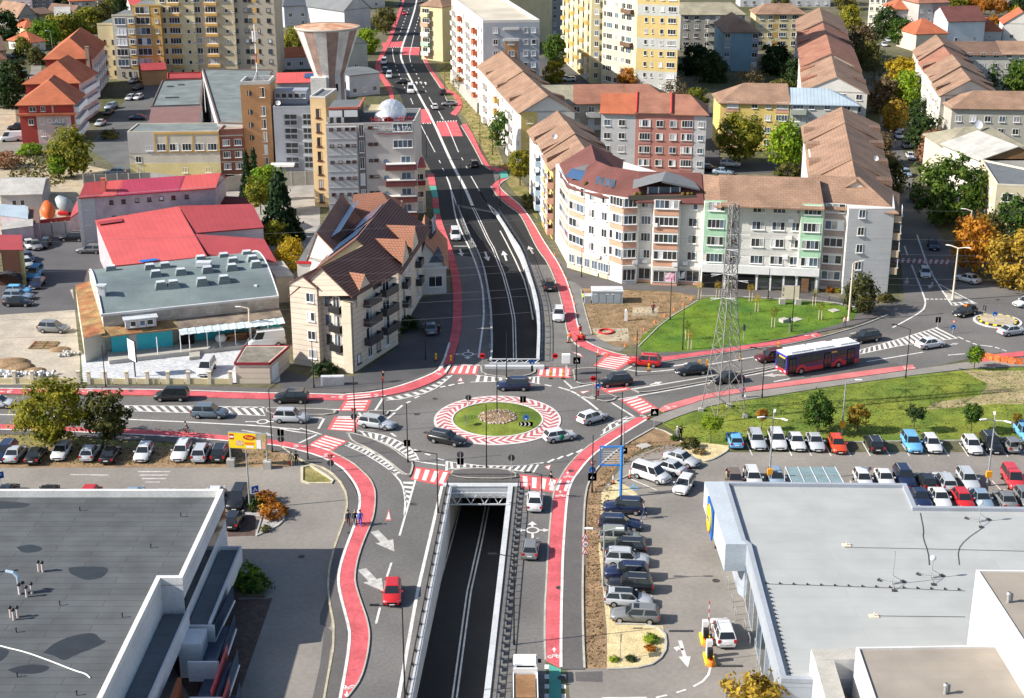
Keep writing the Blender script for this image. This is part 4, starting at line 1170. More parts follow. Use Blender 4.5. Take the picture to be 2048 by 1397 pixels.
for f in(.2,.475,.592,.705,.815,.985):B.band(FP[12],FP[17],0.,2.74,plain('white_fascia',(.7,.7,.7)),.16,f-.008,f+.008,name='column')
m=MB();q=FP[12].lerp(FP[17],.87);m.box((q.x+.3,q.y-.35,1.2),(1.1,.1,2.3));B.part('door',m,WOOD)
for(i,j,f,zi)in((2,3,.55,0),(2,3,.62,3.),(14,15,.88,11.),(14,15,.87,8.2),(14,15,.83,5.),(8,9,.06,9.6),(4,5,.9,3.2),(6,7,.5,3.2),(8,9,.9,3.2),(10,11,.3,3.2)):
 d=(FP[j]-FP[i]).normalized();p=FP[i].lerp(FP[j],f)+Vec((d.y,-d.x,0))*.22
 m=MB();m.box((p.x,p.y,zi+.4),(.8,.32,.6),math.atan2(d.y,d.x));m.lathe([(.2,0),(.2,.02)],(p.x,p.y-.17,zi+.4),8);B.part('air_conditioner',m,SWHITE)
def roof_run(T,pts_front,depth_dir,ze,zr,mat,e=.5,half=5.8,name='roof'):
 m=MB();n=len(pts_front)
 F_=[Vec((p.x,p.y,0))for p in pts_front]
 for i in range(n-1):
  a,b=F_[i],F_[i+1];ka,kb=Vec((*depth_dir[i],0)).normalized(),Vec((*depth_dir[i+1],0)).normalized()
  s=(zr-ze)/half
  A,Bp=a-ka*e+Vec((0,0,ze-e*s)),b-kb*e+Vec((0,0,ze-e*s))
  ra,rb=a+ka*half+Vec((0,0,zr)),b+kb*half+Vec((0,0,zr))
  C,D=b+kb*half*2.05+Vec((0,0,ze)),a+ka*half*2.05+Vec((0,0,ze))
  m.face([A,Bp,rb,ra]);m.face([C,D,ra,rb]);dz=Vec((0,0,-.25));m.face([A+dz,Bp+dz,Bp,A]);m.face([A+dz,D+dz,C+dz,Bp+dz])
  if i==0:m.face([D,A,ra])
  if i==n-2:m.face([Bp,C,rb])
 return T.part(name,m,mat)
roof_run(B,[FP[0]+Vec((.6,0,0)),FP[1],FP[3].lerp(FP[2],.4),FP[5],FP[11]],[(1.,.25),(.75,.6),(.35,1),(.1,1),(.03,1)],EH,17.2,TM)
roof_run(B,[FP[11]+Vec((.1,0,0)),FP[13]+Vec((-1.,0,0))],[(.03,1)]*2,EH-.15,17.,TB)
roof_run(B,[FP[13]+Vec((-.95,0,0)),FP[17]],[(.03,1)]*2,EH+.2,17.3,TB,.7)
q0,q1=FP[18]+Vec((.1,0,0)),FP[21]
rb_=[q0,Vec((q1.x,q1.y,0)),Vec((q1.x+3.4,q1.y+12,0)),Vec((q0.x+.4,q0.y+11.6,0))]
B.roof(rb_,EH-.3,17.2,'x',.55,TB,(0,6.))
for k in range(4):
 p=FP[2].lerp(FP[3],.25+.2*k)+Vec((1.+.45*k*0,1.9,0));m=MB();z=EH+1.25
 m.face([(p.x-.35,p.y-.75,z-.3),(p.x+.35,p.y-.75,z-.3),(p.x+.65,p.y+.75,z+.62),(p.x-.05,p.y+.75,z+.62)]);B.part('roof_window',m,GLASSB)
p=FP[5].lerp(FP[11],.35);ax=p.x;ay=p.y
for nm,pts,mt in(('terrace_roof',None,SLATE),):
 m=MB();m.face([(ax-4.5,ay+.8,15.6),(ax,ay+.2,17.),(ax+1.2,ay+5.2,17.4),(ax-4.,ay+5,16.2)]);m.face([(ax,ay+.2,17.),(ax+6.2,ay+.6,15.6),(ax+5.4,ay+4.6,16.4),(ax+1.2,ay+5.2,17.4)])
 m.face([(ax,ay+.15,16.75),(ax+6.2,ay+.55,15.35),(ax+6.2,ay+.55,15.62),(ax,ay+.15,17.02)]);B.part(nm,m,mt)
m=MB();m.box((ax+.6,ay+1.5,14.8),(5.2,.1,1.9));B.part('terrace_glazing',m,GLASSB)
for x in(-2.,-.3,1.6,3.1):m=MB();m.box((ax+x,ay+1.4,14.8),(.18,.14,1.9));B.part('terrace_post',m,SWHITE)
m=MB();m.box((ax+.2,ay+.1,EH+.3),(10.8,.12,.75));B.part('terrace_parapet',m,plain('dark_parapet',(.09,.085,.07)))
for x in(-4.,-3.2,3.6,4.4,5.):m=MB();m.ball((ax+x,ay+.7,EH+.75),.4,6,0,(1.1,1,1));B.part('terrace_plant',m,LEAF('leaf_terrace',(.05,.07,.015),(.14,.11,.03),(.30,.17,.05)))
p=FP[1];m=MB()
m.face([(p.x-.6,p.y+1.,15.1),(p.x+3.,p.y-1.6,14.6),(p.x+4.1,p.y+.4,15.6),(p.x+.6,p.y+3.2,16.)]);B.part('awning',m,plain('navy_awning',(.05,.11,.22)))
m=MB();m.face([(p.x+.8,p.y+3.,16.),(p.x+4.,p.y+.6,15.7),(p.x+6.,p.y+2.6,16.2),(p.x+3.8,p.y+4.,16.6)]);B.part('dormer',m,SLATE)
for(u,v)in((1150,356),(1160,352),(1172,368)):m=MB();q=G(u,v,14.6);m.ball(q,.45,6);B.part('terrace_plant',m,MATS['leaf_terrace'])
qa=[FP[0]+Vec((-.4,.6,0)),FP[0]+Vec((10.6,4.2,0))]
d_l=G(1060,258,13.2);d_l.z=0
dirv=(d_l-qa[0])
qw=[qa[0],qa[1],qa[1]+dirv,d_l]
W=Bldg('apartment_block','yellow and white block with tan gabled roof running away along the northern road','building',qw,13.2,CREAM)
seg=[0.,.34,.62,1.];mts=[YEL,plain('pale_blue_render',(.46,.55,.61)),WHITE]
fa,fb=qw[3],qw[0]
zz=[1.2,4.,6.8,9.6]
W.band(fb.lerp(fa,.34),fb,0,13.1,YEL,.05,0,1,'wall_panel');W.band(fb.lerp(fa,.62),fb.lerp(fa,.34),0,13.1,mts[1],.07,0,1,'wall_panel');W.band(fa,fb.lerp(fa,.62),0,13.1,WHITE,.05,0,1,'wall_panel')
W.grid(fa,fb,[z+.9 for z in zz]+[.9+12.4-2.],[(f,1.3,1.3,2)for f in(.06,.14,.22,.30,.43,.52,.60,.68,.76,.92)],skip=[(4,i)for i in range(10)])
for z in zz:
 for f,mt in((.47,mts[1]),(.84,OCH),(.97,PEACH)):
  W.balcony(fa,fb,f,3.,z,1.1,1.,mt)
  p=fa.lerp(fb,f);d=(fb-fa).normalized();window(W,(p.x+d.y*1.,p.y-d.x*1.,z+1.),d,2.8,1.3,3)
n=3
for i in range(n):
 f0,f1=i/n,(i+1)/n;o_=.25*(1 if i==1 else 0)
 L0=lambda k,f:qw[k].lerp(qw[3-k],f)
 qq=[qw[0].lerp(qw[3],f0),qw[1].lerp(qw[2],f0),qw[1].lerp(qw[2],f1),qw[0].lerp(qw[3],f1)]
 W.roof(qq,13.2+o_,16.4+o_,'y',.7 if i!=1 else .35,TB)
u_=(qw[1]-qw[0]).normalized();al=(qw[3]-qw[0]).normalized()
for f in(.18,.4,.72):
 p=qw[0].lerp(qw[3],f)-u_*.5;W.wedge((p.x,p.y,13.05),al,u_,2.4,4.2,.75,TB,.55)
 p=qw[1].lerp(qw[2],f)+u_*.5;W.wedge((p.x,p.y,13.05),al,-u_,2.4,4.2,.75,TBD,.55)  # darker tiles put shade into the right-hand wedges
p=qw[0].lerp(qw[3],.45)+u_*2.4;parapet_dish(W,(p.x,p.y,14.6),SWHITE,.55)
qc=quad4([(1642,411),(1790,419),(1752,248),(1609,252)],13.6)
C_=Bldg('apartment_block','white block whose long brown gabled roof runs back beside the side street','building',[qc[0]+Vec((0,4,0)),qc[1]+Vec((0,5,0)),qc[2],qc[3]],13.6,WHITE)
qc2=[qc[0]+Vec((0,3.5,0)),qc[1]+Vec((.6,3.5,0)),qc[2],qc[3]]
for i in range(4):
 f0,f1=i/4,(i+1)/4;o_=(0.,.35,.05,.4)[i]
 qq=[qc2[0].lerp(qc2[3],f0),qc2[1].lerp(qc2[2],f0),qc2[1].lerp(qc2[2],f1),qc2[0].lerp(qc2[3],f1)]
 C_.roof(qq,13.4+o_,17.+o_*.4,'y',.5+.25*(i%2),TB)
u_=(qc2[1]-qc2[0]).normalized();al=(qc2[3]-qc2[0]).normalized()
for f in(.2,.42,.66,.88):
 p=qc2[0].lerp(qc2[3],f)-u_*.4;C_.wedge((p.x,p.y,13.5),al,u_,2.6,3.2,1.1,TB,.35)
 p=qc2[1].lerp(qc2[2],f)+u_*.4;C_.wedge((p.x,p.y,13.5),al,-u_,2.6,3.2,1.1,TBD,.35)  # wedges on the slope away from the sun are coloured darker
for f in(.12,.3,.5,.7,.9):
 for z in zz:window(C_,Vec((*qc[3].lerp(qc[0],f)[:2],z+1.)),(qc[0]-qc[3]).normalized(),1.4,1.3,2,None,False)
p=qc2[1].lerp(qc2[2],.35)-u_*2.;parapet_dish(C_,(p.x,p.y,15.),SWHITE,.5)
# ================================================================ blocks behind the corner block
def slab(label,quad,h,wall,zr,rmat,axis,hip=(0,0),cols=None,floors=None,n=1,over=.5,left=None,fm=None,right=None,z0=1.6,fh=2.8,step=.25,group='apartment blocks with pitched tile roofs',skip=(),front=True,mats2=None):
 T=Bldg('apartment_block',label,'building',quad,h,wall,group=group)
 zs=[z0+fh*i for i in range(floors or int((h-z0-1.2)/fh)+1)]
 L=(quad[1]-quad[0]).length
 if front:
  cols_=cols or[((i+.5)/int(L/3.2),1.4,1.35,2)for i in range(int(L/3.2))]
  T.grid(quad[0],quad[1],zs,cols_,fm,False,skip)
 if left:T.grid(quad[3],quad[0],zs,[((i+.5)/left,1.4,1.35,2)for i in range(left)],fm)
 if right:T.grid(quad[1],quad[2],zs,[((i+.5)/right,1.4,1.35,2)for i in range(right)],fm)
 for i in range(n):
  f0,f1=i/n,(i+1)/n;o_=step*(i%2)
  if axis=='x':qq=[quad[0].lerp(quad[1],f0),quad[0].lerp(quad[1],f1),quad[3].lerp(quad[2],f1),quad[3].lerp(quad[2],f0)]
  else:qq=[quad[0].lerp(quad[3],f0),quad[1].lerp(quad[2],f0),quad[1].lerp(quad[2],f1),quad[0].lerp(quad[3],f1)]
  hh=(hip[0]if i==0 else 0,hip[1]if i==n-1 else 0)
  mt=rmat[i%len(rmat)]if isinstance(rmat,list)else rmat
  T.roof(qq,h+o_,zr+o_,axis,over,mt,hh)
  T.zs=zs
 return T
def wedges(T,quad,h,fr,mat,mat2,l=3.4,hg=.8,sl=.5):
 u=(quad[1]-quad[0]).normalized();al=(quad[3]-quad[0]).normalized()
 for f in fr:
  p=quad[0].lerp(quad[3],f)-u*.4;T.wedge((p.x,p.y,h),al,u,2.4,l,hg,mat,sl)
  p=quad[1].lerp(quad[2],f)+u*.4;T.wedge((p.x,p.y,h),al,-u,2.4,l,hg,mat2,sl)  # second material is darker: shade painted on the right slope's wedges
qp=quad_from((1200,344),(1408,349),11.)
T=slab('pink block with white loggias and tile roof split by red ridge caps',qp,13.,GREYW,16.,[TO,TR,TR],'x',(0,3.5),cols=[(.06,1.4,1.35,2),(.2,1.4,1.35,2),(.42,2.4,1.4,4),(.56,1.5,1.35,2),(.69,1.5,1.35,2),(.82,2.4,1.4,4),(.95,1.2,1.2,2)],n=3)
T.band(qp[0],qp[1],.1,12.6,PINK,.015,.33,.88,'wall_panel')
for z in T.zs:
 for f in(.42,.82):p=qp[0].lerp(qp[1],f);d=(qp[1]-qp[0]).normalized();window(T,(p.x,p.y-.05,z),d,2.3,1.45,4);T.band(qp[0],qp[1],z-.95,z-.1,plain('dark_pink',(.40,.20,.18)),.09,f-.06,f+.06,'balcony_front')
 for f in(.56,.69):p=qp[0].lerp(qp[1],f);window(T,(p.x,p.y-.04,z),d,1.5,1.35,2)
for f in(.335,.665):
 a,b=qp[0].lerp(qp[1],f),qp[3].lerp(qp[2],f);k=a.lerp(b,.5);m=MB();m.tube((a.x,a.y-.5,13.1),(k.x,k.y,16.4),.16,5);T.part('ridge_cap',m,RED)
qo=quad4([(1052,207),(1342,203),(1330,150),(1075,152)],11.5)
qo[3]=qo[0]+Vec((.3,11,0));qo[2]=qo[1]+Vec((.3,11,0))
T=slab('cream row house block with olive roof on the left and reddish roof on the right',qo,11.5,plain('warm_grey_render',(.40,.36,.29)),14.6,[TOL,TR,TR],'x',(3,5),n=3,floors=4,z0=.9,step=.05)
T.band(qo[0],qo[1],0.,11.4,YEL,.05,-.01,.05,'wall_panel')
for z in T.zs[1:]:
 for f in(.12,.46,.9):T.balcony(qo[0],qo[1],f,3.2,z-.9,1.2,1.,WHITE)
qh=quad4([(1042,224),(1120,214),(1030,118),(958,132)],12.4)
qh[1]=qh[0]+Vec((11.5,1.5,0));qh[2]=qh[3]+Vec((11.5,1.5,0))
T=slab('white block with tan gabled roof and slanting shadow notches near the distant bend',qh,12.4,WHITE,15.8,TB,'y',(0,0),n=2,floors=4,left=9,over=.6,z0=1.4)
T.band(qh[0],qh[1],0,12.3,YEL,.06,0,.3,'wall_panel')
for z in T.zs:
 for f in(.2,.5,.8):T.balcony(qh[3],qh[0],f,3.,z-.9,1.1,1.,OCH if f==.5 else WHITE)
wedges(T,qh,12.3,(.22,.5,.78),TB,TBD)
qg=[G(967,228),G(1078,226)];d_=G(903,-2,23.);d_.z=0
qg=[qg[0],qg[1],d_+(qg[1]-qg[0]),d_]
T=Bldg('apartment_block','tall flat roofed block by the northern road, grey end wall, white balconied side','building',qg,23.,plain('blue_grey_render',(.36,.39,.43)))
T.flat_roof(M('pale_roof',(.50,.46,.38),.9,.15,.1,.2),.7,.4,WHITE)
T.band(qg[3],qg[0],0,22.9,WHITE,.012,0,1,'wall_panel')
for i in range(7):
 z=3.4+i*2.8
 for k in range(13):
  f=(k+.5)/13
  if k%3==1:T.balcony(qg[3],qg[0],f,3.4,z-.9,1.2,1.,M('brick_red_panel',(.42,.12,.06),.85,.1,1,.2)if k in(4,10)else WHITE)
  else:T.grid(qg[3],qg[0],[z],[(f,1.5,1.4,2)])
T.band(qg[0],qg[1],0,18.4,ORW,.06,.38,.62,'wall_panel');T.band(qg[0],qg[1],18.4,19.,WHITE,.35,.36,.64,'canopy');T.band(qg[0],qg[1],21.2,21.7,WHITE,.35,.36,.64,'canopy')
T.grid(qg[0],qg[1],[3.+2.9*i for i in range(7)],[(.22,1.2,1.4,2),(.76,1.1,1.3,1),(.9,1.1,1.3,1)],split=False)
for i in range(6):p=qg[0].lerp(qg[1],.5);window(T,(p.x,p.y-.08,3.+2.9*i),(qg[1]-qg[0]).normalized(),1.6,1.4,2,None,False)
T.band(qg[3],qg[0],0,2.6,CONC,1.5,.1,.98,'ground_floor')
qb=quad_from((843,119),(886,124),60)
T=Bldg('apartment_block','cream end wall with stacked balconies beside the road in the distance','building',qb,17.,CREAM)
T.roof([qb[0],qb[1],qb[1].lerp(qb[2],.35),qb[0].lerp(qb[3],.35)],17.,19.5,'y',.3,TB,(4,0));T.roof([qb[0].lerp(qb[3],.36),qb[1].lerp(qb[2],.36),qb[2],qb[3]],17.,19.5,'y',.3,TM)
for i in range(5):
 z=1.6+i*3.;T.balcony(qb[0],qb[1],.25,3.,z,1.2,1.1,(WHITE,MINT,WHITE,PEACH,CREAM)[i]);p=qb[0].lerp(qb[1],.25);window(T,(p.x,p.y-1.1,z+1.1),(qb[1]-qb[0]).normalized(),2.8,1.4,3)
# ================================================================ tall yellow towers
TYEL=M('tower_yellow',(.60,.465,.20),.85,.05,.3,.2);TGRY=M('tower_pale_grey',(.50,.51,.48),.85,.05,.3,.2)
a1=G(1180,167);b1=G(1203,169);c1=G(1124,121)
q1=[a1,b1+Vec((14,0,0)),b1+Vec((14,0,0))+(c1-a1),c1]
T=Bldg('apartment_tower','tall yellow tower with round fronted balconies down its left side','building',q1,44,CREAM)
T.grid(q1[0],b1,[1.6+3.*i for i in range(14)],[(.5,1.3,1.5,2)])
for i in range(14):
 z=1.2+3.*i
 for k in range(6):
  f=(k+.5)/6;p=c1.lerp(a1,f);dd=(a1-c1).normalized();nn=Vec((dd.y,-dd.x,0))
  m=MB();m.prism([(p+dd*math.cos(t)*1.5+nn*math.sin(t)*1.3)[:2]for t in(0,.52,1.05,1.57,2.09,2.62,3.14)],z,z+1.,0,bottom=True)
  T.part('balcony',m,(CREAM,OCH,WHITE)[(i+k)%3])
  m=MB();qv=p+nn*.03;m.face([qv-dd*1.2+Vec((0,0,z)),qv+dd*1.2+Vec((0,0,z)),qv+dd*1.2+Vec((0,0,z+2.3)),qv-dd*1.2+Vec((0,0,z+2.3))]);T.part('window',m,GLASS)
T.flat_roof(FELT,.6)
a2=G(1270,184);b2=G(1352,189);c2=G(1202,168)
q2=[a2,b2,b2+(c2-a2),c2]
T=Bldg('apartment_tower','yellow and pale grey striped tower facing the camera behind the reddish roof','building',q2,48,TYEL)
for k,i in enumerate((0,1,4,7,10,13)):T.band(q2[0],q2[1],3.*i,3.*i+3.,TGRY,.012,0,1,'band')
T.grid(q2[0],q2[1],[1.2+3.*i for i in range(15)],[(.22,.9,1.3,1),(.38,.5,1.3,1),(.6,1.,1.3,1),(.84,2.3,1.4,3)])
m_yl=plain('pale_yellow',(.66,.60,.40))
T.band(q2[3],q2[0],0,47.9,m_yl,.012,0,1,'wall_panel')
for i in range(15):
 for f,w in((.08,1.3),(.22,2.6),(.42,1.6),(.62,1.6),(.78,2.4)):T.grid(q2[3],q2[0],[1.2+3.*i],[(f,w,1.5,2 if w<2 else 3)])
 if i%3==1:T.balcony(q2[3],q2[0],.76,4.5,.3+3.*i,1.2,1.,plain('brown_panel',(.16,.10,.07)))
T.flat_roof(FELT,.6)
# ================================================================ right-hand neighbourhood
def Q(a,b,z,depth,dx=0.):
 p,q=G(*a,z),G(*b,z);p.z=q.z=0
 return[p,q,q+Vec((dx,depth,0)),p+Vec((dx,depth,0))]
q=Q((1441,203),(1579,206),11.,11)
T=slab('bright yellow block with brown hipped roof behind the big yellowing tree',q,11.,YEL,14.4,TB,'x',(6,0),floors=4,z0=1.2,cols=[(.18,2.6,1.4,4),(.5,1.3,1.3,2),(.7,1.3,1.3,2),(.9,2.6,1.4,4)])
for z in T.zs:T.band(q[0],q[1],z-.95,z-.08,PEACH,.08,.08,.28,'balcony_front');T.band(q[0],q[1],z-.95,z-.08,PEACH,.08,.8,1.,'balcony_front')
q=Q((1581,206),(1716,209),11.,10)
T=slab('grey block with pale blue ribbed metal roof',q,11.,plain('pale_grey_render',(.45,.45,.43)),13.6,TBL,'x',(0,6),floors=4,z0=1.2,cols=[(.12,2.4,1.4,3),(.32,1.3,1.3,2),(.55,1.3,1.3,2),(.82,2.2,1.4,3)])
for z in T.zs:T.balcony(q[0],q[1],.12,3.6,z-.95,1.1,1.,plain('sage_panel',(.36,.40,.34)))
q=quad4([(1608,180),(1735,186),(1682,40),(1593,42)],11.8)
T=slab('long terrace of brown gabled roofs in steps, left of the tree lined street',q,11.8,plain('dull_white',(.52,.5,.46)),15.2,[TB,TR,TR,TB],'y',(0,0),n=4,left=12,step=.6)
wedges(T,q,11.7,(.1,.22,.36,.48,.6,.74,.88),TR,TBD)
q=Q((1449,62),(1518,63),12.,22)
T=slab('narrow blue block with brown gabled roof among dark trees',q,12.,BLUER,15.,TB,'y',(5,0),floors=4,z0=1.5,cols=[(.1,1.6,1.4,2),(.9,1.6,1.4,2)])
for z in T.zs:
 for f in(.1,.9):T.band(q[0],q[1],z-.95,z-.1,plain('lilac_panel',(.42,.42,.50)),.07,f-.09,f+.09,'balcony_front')
q=Q((1362,28),(1490,28),12.,12)
T=slab('grey block with mottled olive roof right of the yellow tower',q,12.,plain('mid_grey_render',(.33,.32,.29)),15,TOL,'x',(0,4),floors=4)
for z in T.zs:T.balcony(q[0],q[1],.62,8.5,z-.9,1.2,1.,plain('pale_panel',(.46,.45,.41)))
q=Q((1512,27),(1612,27),12.,11)
T=slab('cream and ochre block with brown hipped roof in the distance',q,12.,CREAM,14.6,TB,'x',(4,4),floors=4,cols=[(.12,1.4,1.35,2),(.3,1.4,1.35,2),(.55,2.4,1.4,3),(.8,2.2,1.4,3)])
for z in T.zs:T.band(q[0],q[1],z-.2,z+1.5,OCH,.03,.36,.46,'band')
q=quad4([(1882,191),(1994,186),(1912,92),(1826,104)],12.)
T=slab('white balconied block under stepped tan roofs beside the bright yellow tree',q,12.,plain('aged_white',(.62,.59,.52)),15.3,[TB,TB,TR,TB],'y',(0,0),n=4,left=10,step=.5)
for z in T.zs:
 for f in(.35,.6,.8,.95):T.balcony(q[3],q[0],f,2.6,z-.9,1.,1.,WHITE)
wedges(T,q,11.9,(.12,.35,.58,.82),TB,TBD)
q=Q((1905,214),(2110,217),10.5,10)
T=slab('grey rendered block with wide brown roof, at the right edge behind the dish',q,10.5,plain('grey_beige',(.40,.385,.34)),13.4,TB,'x',(6,0),floors=3,z0=1.6)
q=Q((1902,108),(2110,110),11.,12)
slab('long low block with dull brown roof behind the pale tan stepped roofs',q,11.,plain('dull_white',(.52,.5,.46)),13.6,[TBD,TB],'x',(0,0),n=2,floors=4)
q=Q((1994,372),(2130,378),10.,12)
q[3]=G(1962,322,10.);q[3].z=0
T=Bldg('apartment_block','beige rendered building with flat dark roof behind the big green tree','building',q,10.,plain('sand_render',(.56,.50,.36)))
T.flat_roof(FELT,.35,.25,plain('sand_trim',(.60,.56,.45)))
T.grid(q[0],q[1],[1.2,4.2,7.2],[(.18,2.,1.5,2),(.5,2.,1.5,2),(.8,2.,1.5,2)],split=True);T.grid(q[3],q[0],[1.2,4.2,7.2],[(.75,1.4,1.4,2)])
for z in(.5,3.5,6.5):T.balcony(q[3],q[0],.35,3.2,z,1.3,1.,WHITE)
q3=[q[3]+Vec((0,.2,0)),q[3]+Vec((13.5,.2,0)),q[3]+Vec((10.5,15,0)),q[3]+Vec((-3.,15,0))]
T=Bldg('apartment_block','white building with weathered grey sheet gable roof at the right edge','building',q3,10.3,plain('aged_white',(.62,.59,.52)))
T.roof(q3,10.3,12.8,'y',.5,TGR,(0,0),gmat=WOOD)
q4=[q3[3]+Vec((.5,1.,0)),q3[2]+Vec((3,1,0)),q3[2]+Vec((3,13,0)),q3[3]+Vec((0,13,0))]
T=Bldg('apartment_block','low block with tan hipped roof carrying a large white satellite dish','building',q4,9.6,BEIGE)
T.roof(q4,9.6,12.2,'x',.5,TOL,(6,5));p=q4[0].lerp(q4[2],.5);parapet_dish(T,(p.x,p.y-1,12.),SWHITE,1.)
# ================================================================ left-hand side: hotel with the water tower behind it
q=[G(660,445),G(832,440)]
q=[q[0],q[1],q[1]+Vec((.5,14,0)),q[0]+Vec((.5,14,0))]
HT_=18.2
T=Bldg('hotel','pale grey hotel with roof lettering and silver dome in front of the water tower','building',q,HT_,plain('hotel_grey',(.47,.44,.42)))
HOT=T
T.flat_roof(FELT,.35)
fa,fb=q[0],q[1];d=(fb-fa).normalized()
T.band(fa,fb,0,HT_-.2,PANG,.35,0.,.345,'wall_panel')
T.band(fa,fb,0,HT_-1.5,plain('stair_glazing_wall',(.20,.17,.155)),.06,.36,.44,'stair_wall')
zs=[1.2+3.05*i for i in range(6)]
for i,z in enumerate(zs):
 p=fa.lerp(fb,.4);window(T,(p.x,p.y-.1,z-.3),d,.9,2.2,2,None,False)
 for f in(.06,.15,.24,.31):p=fa.lerp(fb,f);window(T,(p.x,p.y-.36,z+.9),d,.75,.5,1,BFRAME,False)
 T.band(fa,fb,z-.7,z-.58,GREYW,.42,0.,.345,'ledge')
 for f in(.5,.56):p=fa.lerp(fb,f);window(T,(p.x,p.y,z+1.),d,.8,.5,1,BFRAME,False)
 p=fa.lerp(fb,.87)
 if i>3:window(T,(p.x,p.y-.02,z+.4),d,3.6,1.5,4,None,True,True,GLASSB)
 else:
  p=fa.lerp(fb,.9);window(T,(p.x,p.y,z-.2),d,1.8,2.1,2,None,True,False,GLASSB)
  T.balcony(fa,fb,.84,5.8,z-.4,1.3,.95,plain('wine_balcony',(.18,.06,.06)))
  m=MB();mid=fa.lerp(fb,.67);m.tube((mid.x,mid.y,z+.9),(mid.x,mid.y-.07,z+.9),.5,14);T.part('round_window',m,GLASSB)
  T.band(fa,fb,z+.55,z+.68,WHITE,1.36,.67,1.01,'balcony_cap')
mid=fa.lerp(fb,.76)
text(T,'Wellness & SPA',1.05,(mid.x,mid.y-.1,HT_-1.15),d,SWHITE,.05)
m=MB()
for i in range(12):
 a=mid+d*(-2.9+i*.52);b_=mid+d*(-2.9+(i+1)*.52);za=HT_-1.75+.1*math.sin(i*1.2);zb=HT_-1.75+.1*math.sin(i*1.2+1.2)
 m.face([(a.x,a.y-.06,za-.06),(b_.x,b_.y-.06,zb-.06),(b_.x,b_.y-.06,zb+.06),(a.x,a.y-.06,za+.06)])
T.part('wave_emblem',m,RED)
text(T,'HOTEL NEW',1.25,(mid.x-.2,mid.y+.5,HT_+.45),d,RED,.12,squash=1.08)
m=MB();m.box((mid.x,mid.y+.7,HT_+.9),(8.2,.1,.1));m.box((mid.x,mid.y+.7,HT_+.4),(8.2,.1,.1));T.part('sign_frame',m,BLACKM)
tq=[fa+Vec((.2,2.2,0)),fa.lerp(fb,.36)+Vec((0,2.2,0)),fa.lerp(fb,.36)+Vec((0,12,0)),fa+Vec((.2,12,0))]
T.vol(tq,HT_,HT_+2.6,plain('terrace_dark',(.10,.095,.09)),'upper_floor',FELT)
T.band(tq[0],tq[1],HT_+2.6,HT_+3.,plain('coral_trim',(.50,.14,.10)),.3,0,1,'trim');T.band(tq[1],tq[2],HT_+2.6,HT_+3.,MATS['coral_trim'],.3,0,1,'trim')
for f in(.25,.75):T.band(tq[0],tq[1],HT_+1.2,HT_+2.4,SWHITE,.35,f-.22,f+.22,'screen')
for i in range(6):
 m=MB();p=fa.lerp(fb,.42);m.box((p.x+1.5,p.y+4+i*1.,HT_+2.),(3.6,.45,.15));T.part('pergola_slat',m,CREAM)
m=MB();c=fa.lerp(fb,.72)+Vec((-.3,7.,0));n=10
for i in range(9):
 for k in range(n):
  t0,t1=math.pi*k/n,math.pi*(k+1)/n;y0,y1=i*1.-4.5,(i+1)*1.-4.5
  r0,r1=(2.7+.18*(i%2)if 0<i else .9),(2.7+.18*((i+1)%2)if i<8 else .9)
  P_=lambda y,r_,t:(c.x+r_*math.cos(t),c.y+y,HT_+r_*1.05*math.sin(t))
  m.face([P_(y0,r0,t1),P_(y1,r1,t1),P_(y1,r1,t0),P_(y0,r0,t0)],smooth=True)
T.part('dome_tent',m,M('silver_foil',(.62,.64,.67),.35,.15,1.2,.5,metal=.4,bump=.4,bscale=3))
for x in(.4,1.6,3.):m=MB();p=fa+Vec((x,1.2,0));m.box((p.x,p.y,HT_+.8),(.5,.5,.9));T.part('roof_unit',m,METAL)
q=quad_from((630,414),(660,415),9)
T=Bldg('stair_tower','slim cream tower with brown framed windows at the left corner of the hotel','tower',q,21.2,plain('apricot_render',(.64,.47,.26)))
T.flat_roof(FELT,.4,.2,WHITE)
for i in range(7):p=q[0].lerp(q[1],.5);window(T,(p.x,p.y,1.+2.75*i),Vec((1,0,0)),.9,1.7,2,BFRAME,False);T.band(q[0],q[1],.7+2.75*i,.95+2.75*i,plain('wine_balcony',(.18,.06,.06)),.12,.3,.7,'band')
q=quad_from((829,426),(852,425),9)
T=Bldg('entrance_annex','beige annex with red roof and striped canopy to the right of the hotel','building',q,9.,BEIGE)
T.roof(q,9.,9.7,'x',.3,RSH,(0,0));
for k in range(3):T.band(q[0],q[1],5.4+.35*k,5.6+.35*k,RSHD,.5+.1*k,0,1,'canopy')
T.grid(q[0],q[1],[.1],[(.55,1.1,2.3,1)]);T.grid(q[0],q[1],[3.,6.4],[(.5,1.6,1.2,2)])
WT=Vec((-37.6,300.,0));NS=16
Tw=Thing('water_tower','flared concrete water tower with brown and white stripes and rusty cap','water tower',WT)
WB=M('stripe_brown',(.30,.215,.19),.85,.2,.5,.2,fine=.1);WW=M('stripe_white',(.60,.59,.58),.85,.15,.5,.2,fine=.1)
for nm,prof in(('shaft',[(3.3,0),(3.25,22)]),('tank',[(3.25,22.),(3.7,23.),(5.4,28.),(6.4,30.7),(6.6,31.15)])):
 m=MB()
 for k in range(NS):
  t0,t1=2*math.pi*(k+.2)/NS,2*math.pi*(k+1.2)/NS
  for(r0,z0),(r1,z1)in zip(prof,prof[1:]):
   m.face([(WT.x+r0*math.cos(t0),WT.y+r0*math.sin(t0),z0),(WT.x+r0*math.cos(t1),WT.y+r0*math.sin(t1),z0),(WT.x+r1*math.cos(t1),WT.y+r1*math.sin(t1),z1),(WT.x+r1*math.cos(t0),WT.y+r1*math.sin(t0),z1)],(k//1)%2)
 Tw.part(nm,m,[WB,WW])
m=MB();m.lathe([(6.6,31.05),(6.75,31.2),(6.75,31.45),(6.55,31.5)],(WT.x,WT.y,0),32);Tw.part('rim',m,CONC)
